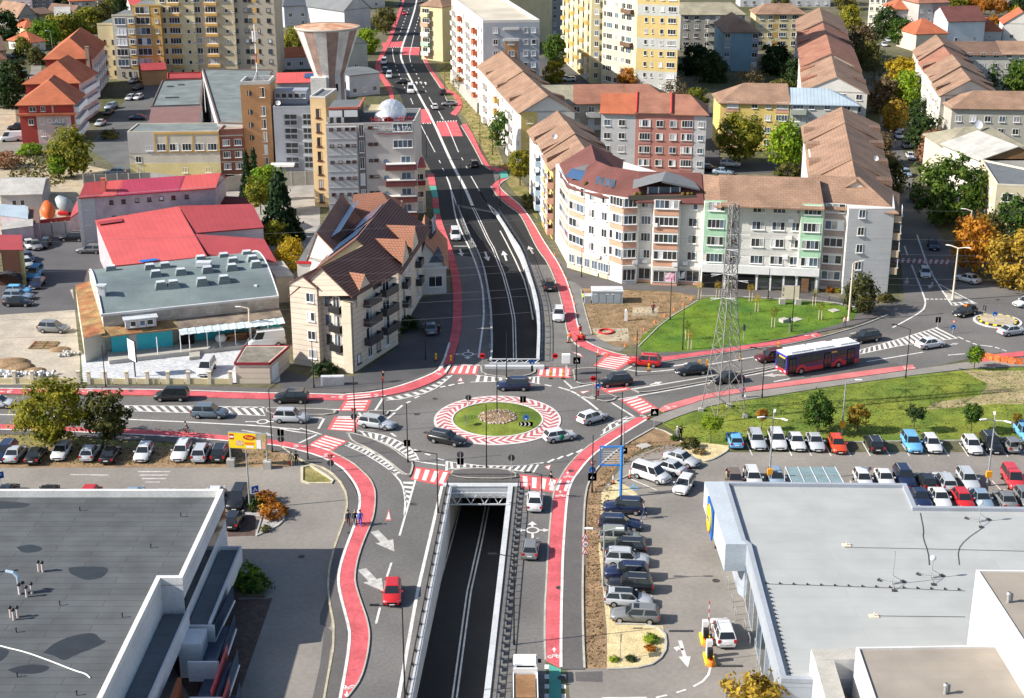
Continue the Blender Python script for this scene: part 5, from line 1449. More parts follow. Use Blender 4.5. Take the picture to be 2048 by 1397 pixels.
m=MB();m.lathe([(6.55,31.4),(4.3,31.6),(2.,31.8),(.01,31.95)],(WT.x,WT.y,0),32);Tw.part('cap',m,M('rusty_cap',(.42,.17,.07),.9,.25,.6,.2,col2=(.55,.40,.30),c2scale=.35))
for k in range(3):
 a=-1.9+.9*k;m=MB();m.box((WT.x+3.27*math.cos(a),WT.y+3.27*math.sin(a),19.5),(.12,.5,1.4),a);Tw.part('window',m,DARK)
m=MB();m.prism([(WT.x-3.4,WT.y-4.2),(WT.x-.2,WT.y-4.2),(WT.x-.2,WT.y-2.5),(WT.x-3.4,WT.y-2.5)],0,21.7,0);Tw.part('stair_shaft',m,WW)
# ================================================================ workshops, round-windowed tower and glass office
q=[G(262,352),G(443,350)];q+=[q[1]+Vec((0,9,0)),q[0]+Vec((0,9,0))]
T=Bldg('workshop','cream and yellow workshop with grey roof and long window row beside the brick bay','building',q,9.2,plain('off_white',(.52,.49,.42)))
T.band(q[0],q[1],0,2.6,plain('pale_yellow_render',(.62,.54,.28)),.04,0,1);T.band(q[0],q[1],4.8,9.1,plain('grey_white',(.44,.43,.43)),.05,0,.29)
T.band(q[0],q[1],4.9,5.2,OCH,.09,.29,1);T.band(q[0],q[1],8.8,9.25,OCH,.12,.29,1)
for f in(.295,.43,.71,.995):T.band(q[0],q[1],5.2,8.8,OCH,.09,f-.008,f+.008)
T.grid(q[0],q[1],[5.3],[(f,1.9,1.5,3)for f in(.36,.5,.64,.78,.92)]+[(.23,1.6,1.1,3)],split=True);T.grid(q[0],q[1],[.5],[(.11,1.3,1.6,2),(.6,1.2,1.2,2),(.86,1.2,1.2,2)]);T.grid(q[0],q[1],[2.8],[(.1,1.2,1.4,2)])
T.flat_roof(FELTG,.25)
q2=[G(444,350),G(491,348)];q2+=[q2[1]+Vec((0,8,0)),q2[0]+Vec((0,8,0))]
T=Bldg('brick_annex','narrow red brick bay with white triple windows left of the orange tower','building',q2,9.4,BRK)
for z in(2.6,5.3,8.2):T.band(q2[0],q2[1],z,z+.25,CONC,.04)
T.grid(q2[0],q2[1],[1.1,3.6,6.2],[(.27,1.5,1.35,3),(.76,1.5,1.35,3)],split=True);T.flat_roof(TANR,.3)
q3=[G(491,345),G(549,343)];q3+=[q3[1]+Vec((0,7,0)),q3[0]+Vec((0,7,0))]
T=Bldg('stair_tower','orange tower with a column of round windows and an antenna mast on its roof','tower',q3,18.6,ORW)
T.flat_roof(FELT,.8,.3,plain('pale_trim',(.58,.57,.54)))
for i in range(6):
 p=q3[0].lerp(q3[1],.28);m=MB();z=1.2+2.75*i+(1.2 if i==5 else 0)
 m.tube((p.x,p.y,z+.7),(p.x,p.y-.05,z+.7),.62,16);o=T.part('round_window',m,GLASS);m=MB();m.box((p.x,p.y-.07,z+.7),(.08,.05,1.2));T.part('mullion',m,SWHITE,o)
 p=q3[0].lerp(q3[1],.72);window(T,(p.x,p.y,z-.2),Vec((1,0,0)),1.2,2.1,2,None,False)
am=q3[0].lerp(q3[2],.5)
A_=Thing('antenna_mast','red and white lattice antenna mast with white panels on the orange tower','antenna',(am.x,am.y,18.7))
for k in range(6):m=MB();m.tube((am.x,am.y,18.7+2.*k),(am.x,am.y,20.7+2.*k),.13,6);A_.part('mast_section',m,(RED,SWHITE)[k%2]if k else STEEL)
for dx,dy in((-.45,-.2),(.4,.1),(.1,-.5)):m=MB();m.box((am.x+dx,am.y+dy,28.2),(.3,.25,2.2));A_.part('panel_antenna',m,SWHITE)
for k in range(3):m=MB();t=k*2.1;m.tube((am.x,am.y,21),(am.x+1.6*math.cos(t),am.y+1.6*math.sin(t),18.8),.05,4);A_.part('strut',m,SWHITE)
q4=[G(553,346),G(630,345)];q4+=[q4[1]+Vec((0,12,0)),q4[0]+Vec((0,12,0))]
T=Bldg('glass_office','grey and blue metal clad office with large dark windows beside the orange tower','building',q4,13.8,plain('steel_blue_clad',(.30,.325,.375)))
T.flat_roof(FELT,.4)
for z in(1.,4.1,7.2,10.2):
 p=q4[0].lerp(q4[1],.34);
 for r_ in(0,1.25):window(T,(p.x,p.y,z+r_),Vec((1,0,0)),4.4,1.15,3,plain('steel_blue_clad',(.3,.325,.375)),True,False,GLASS)
 p=q4[0].lerp(q4[1],.86);T.band(q4[0],q4[1],z-.6,z-.15,plain('silver_clad',(.52,.56,.60)),.1,.72,1.)
 for r_ in(0,1.25):window(T,(p.x,p.y-.02,z+r_),Vec((1,0,0)),2.1,1.15,2,MATS['silver_clad'],True,False,GLASS)
m=MB();m.box((q4[0].x+3.,q4[0].y+7.5,15.2),(7.,4,2.8));T.part('roof_studio',m,plain('steel_blue_clad',(.3,.325,.375)),None)
T.grid((q4[0].x-.4,q4[0].y+5.45),(q4[0].x+6.4,q4[0].y+5.45),[15.],[(f,1.1,1.1,1)for f in(.1,.3,.5,.7,.9)])
parapet_dish(T,(q4[0].x+.9,q4[0].y+1.5,13.9),SWHITE,.55)
m=MB();m.box((q4[0].x+1.6,q4[0].y-1.2,2.),(5,2,.5));T.part('canopy',m,SWHITE)
q5=quad4([(436,248),(492,250),(546,142),(404,140)],9.9)
T=Bldg('hall','large hall with patched grey green felt roof behind the orange tower','building',q5,9.9,GREYW);T.flat_roof(FELTG,.35,.3,plain('dark_trim',(.16,.12,.11)))
q6=quad4([(302,214),(400,211),(406,160),(324,163)],8.4)
T=Bldg('hall','lower hall with pale grey felt roof and small hatches','building',q6,8.4,GREYW);T.flat_roof(FELTG,.25,.25,plain('dark_trim',(.16,.12,.11)))
for x,y in((.3,.3),(.45,.3),(.25,.75),(.5,.8)):p=q6[0].lerp(q6[1],x).lerp(q6[3].lerp(q6[2],x),y);m=MB();m.box((p.x,p.y,8.5),(1.4,1.,.25));T.part('hatch',m,DFRAME)
q7=quad4([(297,250),(397,247),(404,211),(303,214)],8.7)
T=Bldg('hall','hall section with dull brown metal roof next to the grey felt roofs','building',q7,8.5,GREYW);T.roof(q7,8.5,8.8,'x',.1,MT('brown_steel_roof',(.20,.115,.105),(.19,.11,.10),(.14,.08,.075),4.,40,.02,.7,.08,.3,0))
q8=quad_from((286,172),(334,170),10)
T=Bldg('shed','brown shed with dark red metal roof behind the parked cars','shed',q8,4.5,ORW);T.roof(q8,4.5,5.6,'x',.4,RSHD)
q9=quad4([(334,160),(402,158),(404,146),(334,148)],8.)
T=Bldg('shed','long dark red building behind the grey halls with white roof units','building',q9,8.,REDW);T.flat_roof(RSHD,.3)
m=MB();m.box((q9[1].x-5,q9[1].y-.8,7.),(6,1.4,.8));T.part('duct',m,SWHITE)
q10=quad_from((556,207),(640,205),12)
T=Bldg('shed','low red roofed shed with solar panel between the glass office and water tower','building',q10,5.5,GREYW);T.roof(q10,5.5,7.2,'x',.3,RSH)
p=q10[0].lerp(q10[1],.75);m=MB();m.face([(p.x-1.5,p.y+2,6.3),(p.x+1.5,p.y+2,6.3),(p.x+1.5,p.y+4.6,7.1),(p.x-1.5,p.y+4.6,7.1)]);T.part('solar_panel',m,SOLAR)
def fence(name,label,pts,h,mat,t=.18,step=2.2,cat='wall',panel='panel',post=None,group=None):
 P_=resample(pts,max(2,int(plen(pts)/step)+1));Tf=Thing(name,label,cat,(P_[0]+P_[-1])/2,group)
 for a,b in zip(P_,P_[1:]):
  d=(b-a);L=d.length;c=(a+b)/2;m=MB();m.box((c.x,c.y,h/2),(L-.12,t,h),math.atan2(d.y,d.x));Tf.part(panel,m,mat)
 if post:
  for a in P_:m=MB();m.box((a.x,a.y,h/2+.06),(.22,.22,h+.12));Tf.part('post',m,post)
 return Tf
fence('boundary_wall','tall pale concrete panel wall in front of the round windowed tower',GS([(447,384),(512,374),(640,370)]),2.9,CONC,.18,2.6,post=CONC)
fence('boundary_wall','dark grey block wall behind the long pink building',GS([(168,372),(300,366),(446,384)]),2.2,plain('dark_block',(.22,.225,.225)),post=CONC)
fence('metal_fence','grey sheet metal fence at the back of the car yard',GS([(78,474),(160,466)]),2.4,METAL,.08,1.8,'fence',post=STEEL)
fence('red_wall','low dark red wall in front of the mixer drums',GS([(4,474),(150,455)]),2.2,REDW,.2,3.)
# ================================================================ tile roofed guest house with dormers
E0,Fq=G(706,748),G(795,690)
e2=(Fq-E0).normalized();e1=Vec((e2.y,-e2.x,0))
A0=E0-e1*9.4
q=[A0,E0,E0+e2*13,A0+e2*13]
WID=9.4
T=Bldg('guest_house','beige guest house with dark brown tiled roof, orange gablets and rounded balconies','building',[q[0]+e2*2.,q[1]+e2*.2,q[2],q[3]],10.,STN)
T.vol([A0,A0+e1*4.3,A0+e1*4.3+e2*2.4,A0+e2*2.4],0,11.8,STN)
T.vol([E0-e1*1.4,E0,E0+e2*.6,E0-e1*1.4+e2*.6],0,10.,BEIGE,'pilaster')
T.roof([A0+e2*.3,E0+e2*0.,q[2],q[3]],11.4,14.6,'y',.5,TC,(0,0),ridge_t=.45,ze2=10.,gmat=STN)
k_=MB()
for c,dz in((A0+e1*2.1,0),):k_.face([(A0.x,A0.y,11.7),((A0+e1*4.3).x,(A0+e1*4.3).y,11.7),((A0+e1*2.15).x,(A0+e1*2.15).y,13.)])
T.part('gable',k_,STN)
T.roof([A0-e2*.1,A0+e1*4.3-e2*.1,A0+e1*4.3+e2*3.5,A0+e2*3.5],11.75,13.1,'y',.25,TC)
for i in range(4):T.grid(A0,A0+e1*4.3,[1.3+2.7*i],[(.74,1.25,1.3,2)],split=True)
fa,fb=A0+e2*2.+e1*4.3,E0+e2*2.*.2
fa,fb=(q[0]+e2*2.).lerp(q[1]+e2*.2,.46),q[1]+e2*.2
for i in range(3):
 z=3.4+2.75*i;T.grid(fa,fb,[z],[(.2,.9,1.4,1)],DFRAME);p=fa.lerp(fb,.5);d=(fb-fa).normalized();window(T,(p.x,p.y,z-.4),d,1.2,2.,2,None,True)
 T.balcony(fa,fb,.5,2.,z-.5,.7,.9,BLACKM)
ra,rb=q[1]+e2*.2,q[2]
for i in range(4):
 z=.9+2.75*i
 for f in(.36,.74):
  p=ra.lerp(rb,f);window(T,(p.x,p.y,z-(0. if i==0 else .4)),(rb-ra).normalized(),1.9 if i else 1.2,1.5 if i==0 else 2.,2,None,True)
  if i:T.balcony(ra,rb,f+.03,3.6,z-.55,1.,.95,DFRAME)
 if i==0:T.grid(ra,rb,[z],[(.12,1.,1.4,1),(.55,1.,1.4,1)],DFRAME)
def gablet(T,ra,rb,f,w,z0,h,depth,mat,wall=BEIGE,upin=None):
 c=ra.lerp(rb,f);d=(rb-ra).normalized();inn=Vec((-d.y,d.x,0));up=Vec((0,0,1))
 a,b=c-d*w/2-inn*.25+up*z0,c+d*w/2-inn*.25+up*z0;k=c-inn*.25+up*(z0+h);kb=c+inn*depth+up*(z0+h)
 m=MB();m.face([a,k,kb][::-1]if False else[k,kb,a]);m.face([k,b,kb]);T.part('gablet_roof',m,mat)
 m=MB();s_=inn*.12
 m.face([a+s_-up*1.6,b+s_-up*1.6,b+s_,k+s_-up*.1,a+s_]);T.part('gablet_wall',m,wall)
gablet(T,ra,rb,.28,4.4,10.6,2.5,4.2,TCO)
R0=G(800,668);R1=G(846,590)
r2=(R1-R0).normalized();r1=Vec((r2.y,-r2.x,0))
q=[R0-r1*12,R0,R0+r2*24,R0-r1*12+r2*24]
T2=Bldg('guest_house','rear range of the guest house with chocolate tiled roof, two orange gablets and solar panels','building',q,9.6,STN)
T2.roof(q,9.6,14.2,'y',.5,TC,(0,0),gmat=CREAM)
ra,rb=q[1],q[2]
for f in(.2,.52):gablet(T2,ra,rb,f,5.2,10.,3.,5.,TCO)
for i in range(3):
 for f in(.15,.35,.6,.85):p=ra.lerp(rb,f);window(T2,(p.x,p.y,1.+2.9*i),(rb-ra).normalized(),1.5,1.9,2,None,False);T2.balcony(ra,rb,f,2.6,.5+2.9*i,.9,.9,DFRAME)if i and f in(.15,.6)else None
sl0,sl1=q[0].lerp(q[1],.5),q[0]
for(f0,f1,g0,g1)in((.12,.42,.12,.9),(.52,.92,.1,.95)):
 m=MB();P_=lambda f,g:(q[0].lerp(q[3],f)+(q[0].lerp(q[1],.5)-q[0])*g)+Vec((0,0,9.6+4.6*g+.22));m.face([P_(f0,g0),P_(f0,g1),P_(f1,g1),P_(f1,g0)]);T2.part('solar_panel',m,SOLAR)
q=quad4([(614,500),(700,520),(735,440),(668,420)],9.5)
T3=Bldg('guest_house','white left wing of the guest house with blue solar panels covering its roof','building',q,8.5,WHITE)
T3.roof(q,8.3,12.6,'y',.4,TCO,(0,0),ridge_t=.75,gmat=WHITE)
m=MB();P_=lambda f,g:q[0].lerp(q[3],f)+(q[0].lerp(q[1],.75)-q[0])*g+Vec((0,0,8.3+4.3*g+.25));m.face([P_(.12,.25),P_(.12,.97),P_(.95,.97),P_(.95,.25)][::-1]);T3.part('solar_panel',m,SOLAR)
T3.vol([q[0]-Vec((1.6,.2,0)),q[0]+Vec((2.5,-.4,0)),q[3]+Vec((0,-2,0)),q[3]+Vec((-2.2,-2,0))],0,7.5,WHITE,'flat_wing',FELT);T3.band(q[0]-Vec((1.6,.2,0)),q[0]+Vec((2.5,-.4,0)),7.4,7.8,RED,.2,0,1,'trim')
q=quad4([(705,440),(795,432),(792,412),(716,416)],9.5);q[3]=q[0]+Vec((0,11,0));q[2]=q[1]+Vec((0,11,0))
T4=Bldg('guest_house','back range of the guest house with red ridge and terracotta tiles below the hotel','building',q,9.3,STN);T4.roof(q,9.,12.4,'x',.5,TCO,(0,3))
q=[G(836,590),G(893,587)];q+=[q[1]+Vec((-1.,17,0)),q[0]+Vec((-1.,17,0))]
T5=Bldg('guest_house','low white annex with black solar roof and triangular glazed gable beside the red lane','building',q,4.6,WHITE)
T5.roof(q,4.6,8.6,'y',.5,TCO,(0,0),ridge_t=.72,gmat=WHITE)
m=MB();P_=lambda f,g:q[0].lerp(q[3],f)+(q[0].lerp(q[1],.72)-q[0])*g+Vec((0,0,4.6+4.*g+.22));m.face([P_(.3,.05),P_(.3,.95),P_(1.,.95),P_(1.,.05)][::-1]);T5.part('solar_panel',m,SOLARD)
m=MB();a,b=q[0].lerp(q[1],.4),q[0].lerp(q[1],.92);k=q[0].lerp(q[1],.74);m.face([(a.x,a.y-.12,5.2),(b.x,b.y-.12,5.2),(b.x,b.y-.12,6.),(k.x,k.y-.12,7.9)]);T5.part('gable_glazing',m,GLASSB)
T5.grid(q[0],q[1],[1.2],[(.62,2.2,1.8,2)],split=True);T5.band(q[0],q[1],4.2,4.6,WHITE,.5,-.2,1.03,'cornice');T5.band(q[0],q[1],2.2,2.7,plain('burgundy_awning',(.20,.02,.035)),1.8,-.35,.1,'awning')
# ================================================================ kiosk, forecourt warehouse, red halls
q=[G(473,768),G(541,768)];q+=[q[1]+Vec((1.6,6.6,0)),q[0]+Vec((.2,6.6,0))]
T=Bldg('transformer_house','small beige flat roofed utility house with burgundy eaves beside the guest house','utility house',q,2.9,STN)
T.flat_roof(M('mossy_felt',(.20,.185,.155),.9,.25,.8,.2),.05);WINE=plain('wine_trim',(.24,.03,.04))
for i in range(4):a,b,d=T.edge(i);T.band(a,b,2.72,3.05,WINE,.16,-.01,1.01,'eaves')
a,b=q[1],q[2];T.band(a,b,.1,2.2,SWHITE,.05,.1,.42,'door')
q=quad4([(205,630),(557,593),(503,508),(178,546)],5.9)
T=Bldg('warehouse','long warehouse with blue grey barrel roof, box skylights and rusty lean-to','warehouse',q,5.8,STAINW)
a,b,c,d=q;BR=M('blue_grey_felt',(.115,.15,.165),.85,.1,.3,.25,col2=(.19,.235,.235),c2scale=.06,fine=.06)
m=MB();n=14;PR=[(t/n,5.95+2.6*math.sin(math.pi*t/n)**.9)for t in range(n+1)]
for(t0,z0),(t1,z1)in zip(PR,PR[1:]):
 m.face([a.lerp(d,t0)+Vec((0,0,z0)),b.lerp(c,t0)+Vec((0,0,z0)),b.lerp(c,t1)+Vec((0,0,z1)),a.lerp(d,t1)+Vec((0,0,z1))],smooth=True)
T.part('roof',m,BR)
for(p0,p1,fl_)in((a,d,1),(b,c,0)):
 g=MB();pts=[p0.lerp(p1,t)+Vec((0,0,z-.06))for t,z in PR];g.face(pts+[p1+Vec((0,0,5.7)),p0+Vec((0,0,5.7))]);T.part('gable',g,STAINW)
 m=MB()
 for x,y in zip(pts,pts[1:]):m.tube(x+Vec((0,0,.14)),y+Vec((0,0,.14)),.12,5)
 T.part('verge_trim',m,ZINC)
def on_roof(u,v):
 z=7.5
 for _ in range(15):
  p=G(u,v,z);e=(d-a);t=max(.02,min(.98,(p-a).dot(e)/e.length_squared));z=5.95+2.6*math.sin(math.pi*t)**.9
 p=G(u,v,z);return Vec((p.x,p.y,z))
rz=math.atan2((b-a).y,(b-a).x)
for(u,v)in((222,541),(300,538),(330,535),(312,551),(362,547),(322,573),(347,571),(404,566),(448,561),(402,521),(448,516),(494,511),(415,543),(466,525),(505,521),(464,538),(512,532)):
 p=on_roof(u,v);m=MB();ca,sa=math.cos(rz),math.sin(rz)
 L=lambda x,y,z:(p.x+x*ca-y*sa,p.y+x*sa+y*ca,p.z+z)
 lo=[L(-.95,-.8,-.35),L(.95,-.8,-.35),L(.95,.8,-.35),L(-.95,.8,-.35)];hi=[L(-.6,-.55,.75),L(.6,-.55,.75),L(.6,.55,.75),L(-.6,.55,.75)]
 for i in range(4):m.face([lo[i],lo[(i+1)%4],hi[(i+1)%4],hi[i]],0)
 m.face(hi,1);T.part('skylight',m,[MATS['blue_grey_felt'],ZINC])
p=on_roof(205,594);m=MB();m.box((p.x,p.y,p.z+.8),(1.,.9,1.7));m.box((p.x,p.y,p.z+1.7),(1.3,1.2,.15));T.part('roof_vent',m,ZINC)
p=on_roof(408,533);m=MB();m.box((p.x,p.y,p.z+.4),(2.2,1.4,.7));T.part('roof_vent',m,ZINC)
p=on_roof(512,583);m=MB();m.box((p.x,p.y,p.z+.5),(.4,.4,.9));T.part('roof_vent',m,SWHITE)
fx=(b-a).normalized();fn=Vec((fx.y,-fx.x,0))
T.band(a,b,4.6,5.75,STAINW,.08,0,1,'wall_upper');T.band(a,b,5.75,6.05,plain('pale_fascia',(.55,.56,.57)),.3,-.01,1.,'fascia')
T.grid(a,b,[4.55],[(f,1.,.7,2)for f in(.04,.11,.33,.36,.44,.47,.6,.76,.9)],None,True,glass=GLASS,sill=False)
def lp(f,out,z):return a.lerp(b,f)+fn*out+Vec((0,0,z))
for f0,f1,mt in((-.02,.4,RUST),(.4,1.,M('old_timber_roof',(.27,.22,.17),.9,.2,.7,.2,col2=(.16,.13,.11),c2scale=.5))):
 m=MB();m.face([lp(f0,2.6,3.55),lp(f1,2.6,3.55),lp(f1,.05,4.15),lp(f0,.05,4.15)]);m.face([lp(f0,2.6,3.4),lp(f1,2.6,3.4),lp(f1,2.6,3.56),lp(f0,2.6,3.56)]);T.part('lean_to_roof',m,mt)
m=MB();N=26
CORR=M('corrugated_plastic',(.56,.64,.66),.6,.1,.8,.3)
for i in range(N):
 f0,f1=.4+.6*i/N,.4+.6*(i+1)/N;m=MB();z_=.05*(i%2)
 m.face([lp(f0,4.,3.+z_),lp(f1,4.,3.+z_),lp(f1,2.5,3.5+z_),lp(f0,2.5,3.5+z_)]);T.part('sheet',m,CORR)
T.band(a,b,.6,3.4,TURQ,1.2,.03,.37,'wall_panel');T.band(a,b,.6,3.4,TURQ,.1,.5,1.,'wall_panel');T.band(a,b,0.,.6,CONC,4.3,0.,1.,'platform')
T.band(a,b,.6,3.,DARK,1.25,.42,.49,'gate');T.band(a,b,.6,2.8,DARK,.15,.855,.88,'door');T.band(a,b,.6,3.,plain('pale_infill',(.40,.38,.35)),.13,.82,.855,'wall_panel');T.band(a,b,.6,3.2,plain('pale_infill',(.4,.38,.35)),1.24,.13,.17,'wall_panel')
T.grid(a+fn*.12,b+fn*.12,[2.2],[(f,1.5,.8,2)for f in(.58,.66,.74)],BFRAME)
for f in(.13,.27,.4,.45,.55,.62,.71,.8,.9):m=MB();m.tube(lp(f,3.9,.5),lp(f,3.9,3.1),.06,5);T.part('post',m,SWHITE)
m=MB();m.prism([lp(.44,4.3,0)[:2],lp(.5,4.3,0)[:2],lp(.49,6.4,0)[:2],lp(.43,6.4,0)[:2]],0,.45,0);T.part('ramp',m,CONC)
m=MB()
L0,L1=a+(a-b).normalized()*3.+fn*2.4,d+(a-b).normalized()*2.2
m.face([(L0.x,L0.y,3.6),((a+fn*2.4).x,(a+fn*2.4).y,4.),(d.x,d.y,4.6),(L1.x,L1.y,4.2)]);T.part('lean_to_roof',m,RUST)
T.vol([L0,a+fn*.1,d,L1],0,3.5,plain('pale_wall',(.56,.53,.45)))
m=MB();p=a.lerp(b,.2)+fn*.9;m.box((p.x,p.y,4.6),(4.2,1.5,1.3),rz);T.part('dormer_box',m,GREYW);m=MB();m.box((p.x+fn.x*.1,p.y+fn.y*.1,5.35),(4.7,2.1,.15),rz);T.part('dormer_roof',m,ZINC)
T.grid(p-fx*2.1+fn*.76,p+fx*2.1+fn*.76,[4.25],[(.25,.8,.8,1),(.55,.8,.8,1),(.8,.9,.8,1)])
for f,w_,h_,mt,nm,lb,ct in((.64,1.4,1.,SWHITE,'rubble_sack','white bulk sack standing on the platform under the canopy','sack'),(.73,3.2,1.1,WOOD,'timber_pile','pile of brown planks under the corrugated canopy','timber pile'),(.8,2.2,.8,M('red_crates',(.3,.1,.06),.8),'crate_pile','low heap of reddish boxes under the canopy by the open door','boxes')):
 p=lp(f,1.6,.6);m=MB()
 if nm=='rubble_sack':m.lathe([(.05,0),(.75,.05),(.85,.5),(.6,.95),(.05,1.1)],(p.x,p.y,p.z),10)
 else:
  for k in range(5):m.box((p.x+WR.uniform(-.2,.2),p.y+WR.uniform(-.3,.3),p.z+.1+k*h_/5),(w_*WR.uniform(.7,1),.9,h_/5-.02),rz+WR.uniform(-.05,.05))
 single(nm,m,mt,lb,ct,p)
def shedroof(label,px,zs,mat,wall,cat='hall',name='hall'):
 P_=[G(u,v,z)for(u,v),z in zip(px,zs)];Th=Thing(name,label,cat,sum(P_,Vec((0,0,0)))/len(P_)*Vec((1,1,0)).x if False else Vec((sum(p.x for p in P_)/len(P_),sum(p.y for p in P_)/len(P_),0)))
 m=MB();m.face(P_);n=len(P_)
 for i in range(n):x,y=P_[i],P_[(i+1)%n];m.face([x-Vec((0,0,.2)),y-Vec((0,0,.2)),y,x])
 Th.part('roof',m,mat);m=MB()
 for i in range(n):x,y=P_[i],P_[(i+1)%n];c=Vec((Th.base.x,Th.base.y,0));x2,y2=x.lerp(c+Vec((0,0,x.z)),.02),y.lerp(c+Vec((0,0,y.z)),.02);m.face([(x2.x,x2.y,0),(y2.x,y2.y,0),(y2.x,y2.y,y.z-.1),(x2.x,x2.y,x.z-.1)])
 Th.part('wall',m,wall);return Th
T=shedroof('large hall with bright red metal roof next to the grey barrel roof',[(228,532),(414,513),(357,413),(190,441)],(5.5,5.5,7.,7.),RSH,LAV)
pp=[G(u,v,6.75)for u,v in((196,447),(245,440),(245,446),(197,453))];m=MB();m.face([p+Vec((0,0,.28))for p in pp[::-1]][::-1]);T.part('roof_patch',m,RSHD)
pp=[G(u,v,5.6)for u,v in((280,528),(317,523),(315,519),(280,523))];m=MB();m.face([p+Vec((0,0,.2))for p in pp]);T.part('roof_patch',m,BLUE)
shedroof('hall with dull red roof touching the barrel roof, right of the bright one',[(416,508),(553,523),(528,478),(387,468)],(5.2,5.2,6.,6.),RSHD,LAV)
T=shedroof('upper hall with dark red roof stretching towards the dark fir',[(394,466),(528,455),(505,408),(358,412)],(6.,6.,7.,7.),RSHD,plain('lilac_white',(.52,.48,.52)))
shedroof('narrow dark maroon roofed shed behind the upper red hall',[(432,408),(500,407),(490,394),(430,392)],(5.5,5.5,6,6),plain('maroon_sheet',(.14,.035,.035)),LAV)
shedroof('small pale grey metal roofed lean-to at the end of the barrel roof',[(552,554),(588,552),(566,522),(528,523)],(4.2,4.2,4.6,4.6),TGR,BEIGE,'shed','shed')
q=quad4([(160,391),(430,371),(424,355),(166,374)],9.6);q[3]=q[0]+Vec((.4,7.5,0));q[2]=q[1]+Vec((.4,7.5,0))
T=Bldg('office_wing','long lavender building with pink and red striped roof and tiny windows','building',q,9.4,LAV)
for f0,f1,mt in((0,.15,RSHD),(.15,.27,RSH),(.27,.73,RMG),(.73,1.,RSH)):
 T.roof([q[0].lerp(q[1],f0),q[0].lerp(q[1],f1),q[3].lerp(q[2],f1),q[3].lerp(q[2],f0)],9.35,11.-(.02 if f0 else 0),'x',.35 if f0 in(0,.27)else .34,mt)
T.grid(q[0],q[1],[7.6],[(f,.7,.7,1)for f in(.22,.31,.41,.5,.59,.68,.78)],BFRAME);T.grid(q[0],q[1],[4.8],[(f,.7,.7,1)for f in(.23,.33,.43,.52,.61,.7,.79)],BFRAME);T.grid(q[0],q[1],[7.,4.2,1.4],[(.04,1.,1.4,2)])
T.band(q[0],q[1],0,9.3,GREYW,.08,0,.1,'wall_panel');T.band(q[0],q[1],0,9.3,WHITE,.12,-.025,0.,'pilaster')
T.chimney(q[0].lerp(q[2],.16),9.8,12.,.7,plain('coral_trim',(.5,.14,.1)))
for pts,zt,mt,lb in(([(145,420),(158,392),(157,424),(140,436)],(3.5,4.2,4.2,3.5),RSHD,'small dark red lean-to roof left of the lavender wing'),([(0,500),(46,500),(44,470),(-60,470)],(6.,6.,6.6,6.6),RSHD,'red roofed workshop with glazed front at the left edge'),([(0,430),(56,437),(56,413),(0,408)],(4.,4.,4.4,4.4),TBL,'shed with light blue metal roof at the left edge'),([(2,460),(66,452),(66,438),(4,445)],(3.4,3.4,3.8,3.8),TGR,'shed with pale corrugated roof in front of the blue one'),([(57,446),(78,446),(78,416),(58,414)],(3.4,3.4,3.8,3.8),plain('brown_sheet',(.16,.10,.085)),'shed with plain brown roof beside the light blue roof'),([(268,1),(268,1),(268,1),(268,1)],None,None,None)):
 if zt:shedroof(lb,pts,zt,mt,LAV if 'glazed' not in lb else plain('ochre_glazing',(.36,.30,.14)),'shed','shed')
T=Thing('glazed_front','yellowish glazed gable front with dark arched awning at the left edge','shop front',G(22,570))
a_,b_=G(0,572),G(46,570);d_=(b_-a_).normalized()
for i in range(4):
 for k in range(3):p=a_.lerp(b_,(i+.5)/4);m=MB();m.box((p.x,p.y,2.8+k*1.1),((b_-a_).length/4-.12,.1,1.));T.part('pane',m,M('ochre_glass',(.33,.29,.17),.4,.2,1,.4))
m=MB();m.box(((a_.x+b_.x)/2,a_.y+.1,3.),((b_-a_).length,.1,6.));T.part('frame',m,BFRAME)
m=MB();c=a_.lerp(b_,.5)
for k in range(8):t0,t1=math.pi*k/8,math.pi*(k+1)/8;m.face([(c.x+2.*math.cos(t),c.y-y,1.+1.6*math.sin(t))for t,y in((t0,.1),(t1,.1),(t1,2.2),(t0,2.2))])
T.part('awning',m,plain('black_awning',(.03,.035,.04)))
q=quad4([(0,386),(82,384),(98,353),(10,352)],3.6);T=Bldg('shed','low shed with weathered grey roof and two small windows at the left edge','shed',q,3.3,plain('pale_grey_shed',(.42,.41,.42)));T.roof(q,3.3,4.6,'x',.4,TGR);T.grid(q[0],q[1],[1.],[(.32,.9,1.1,1),(.52,.9,1.1,1)])
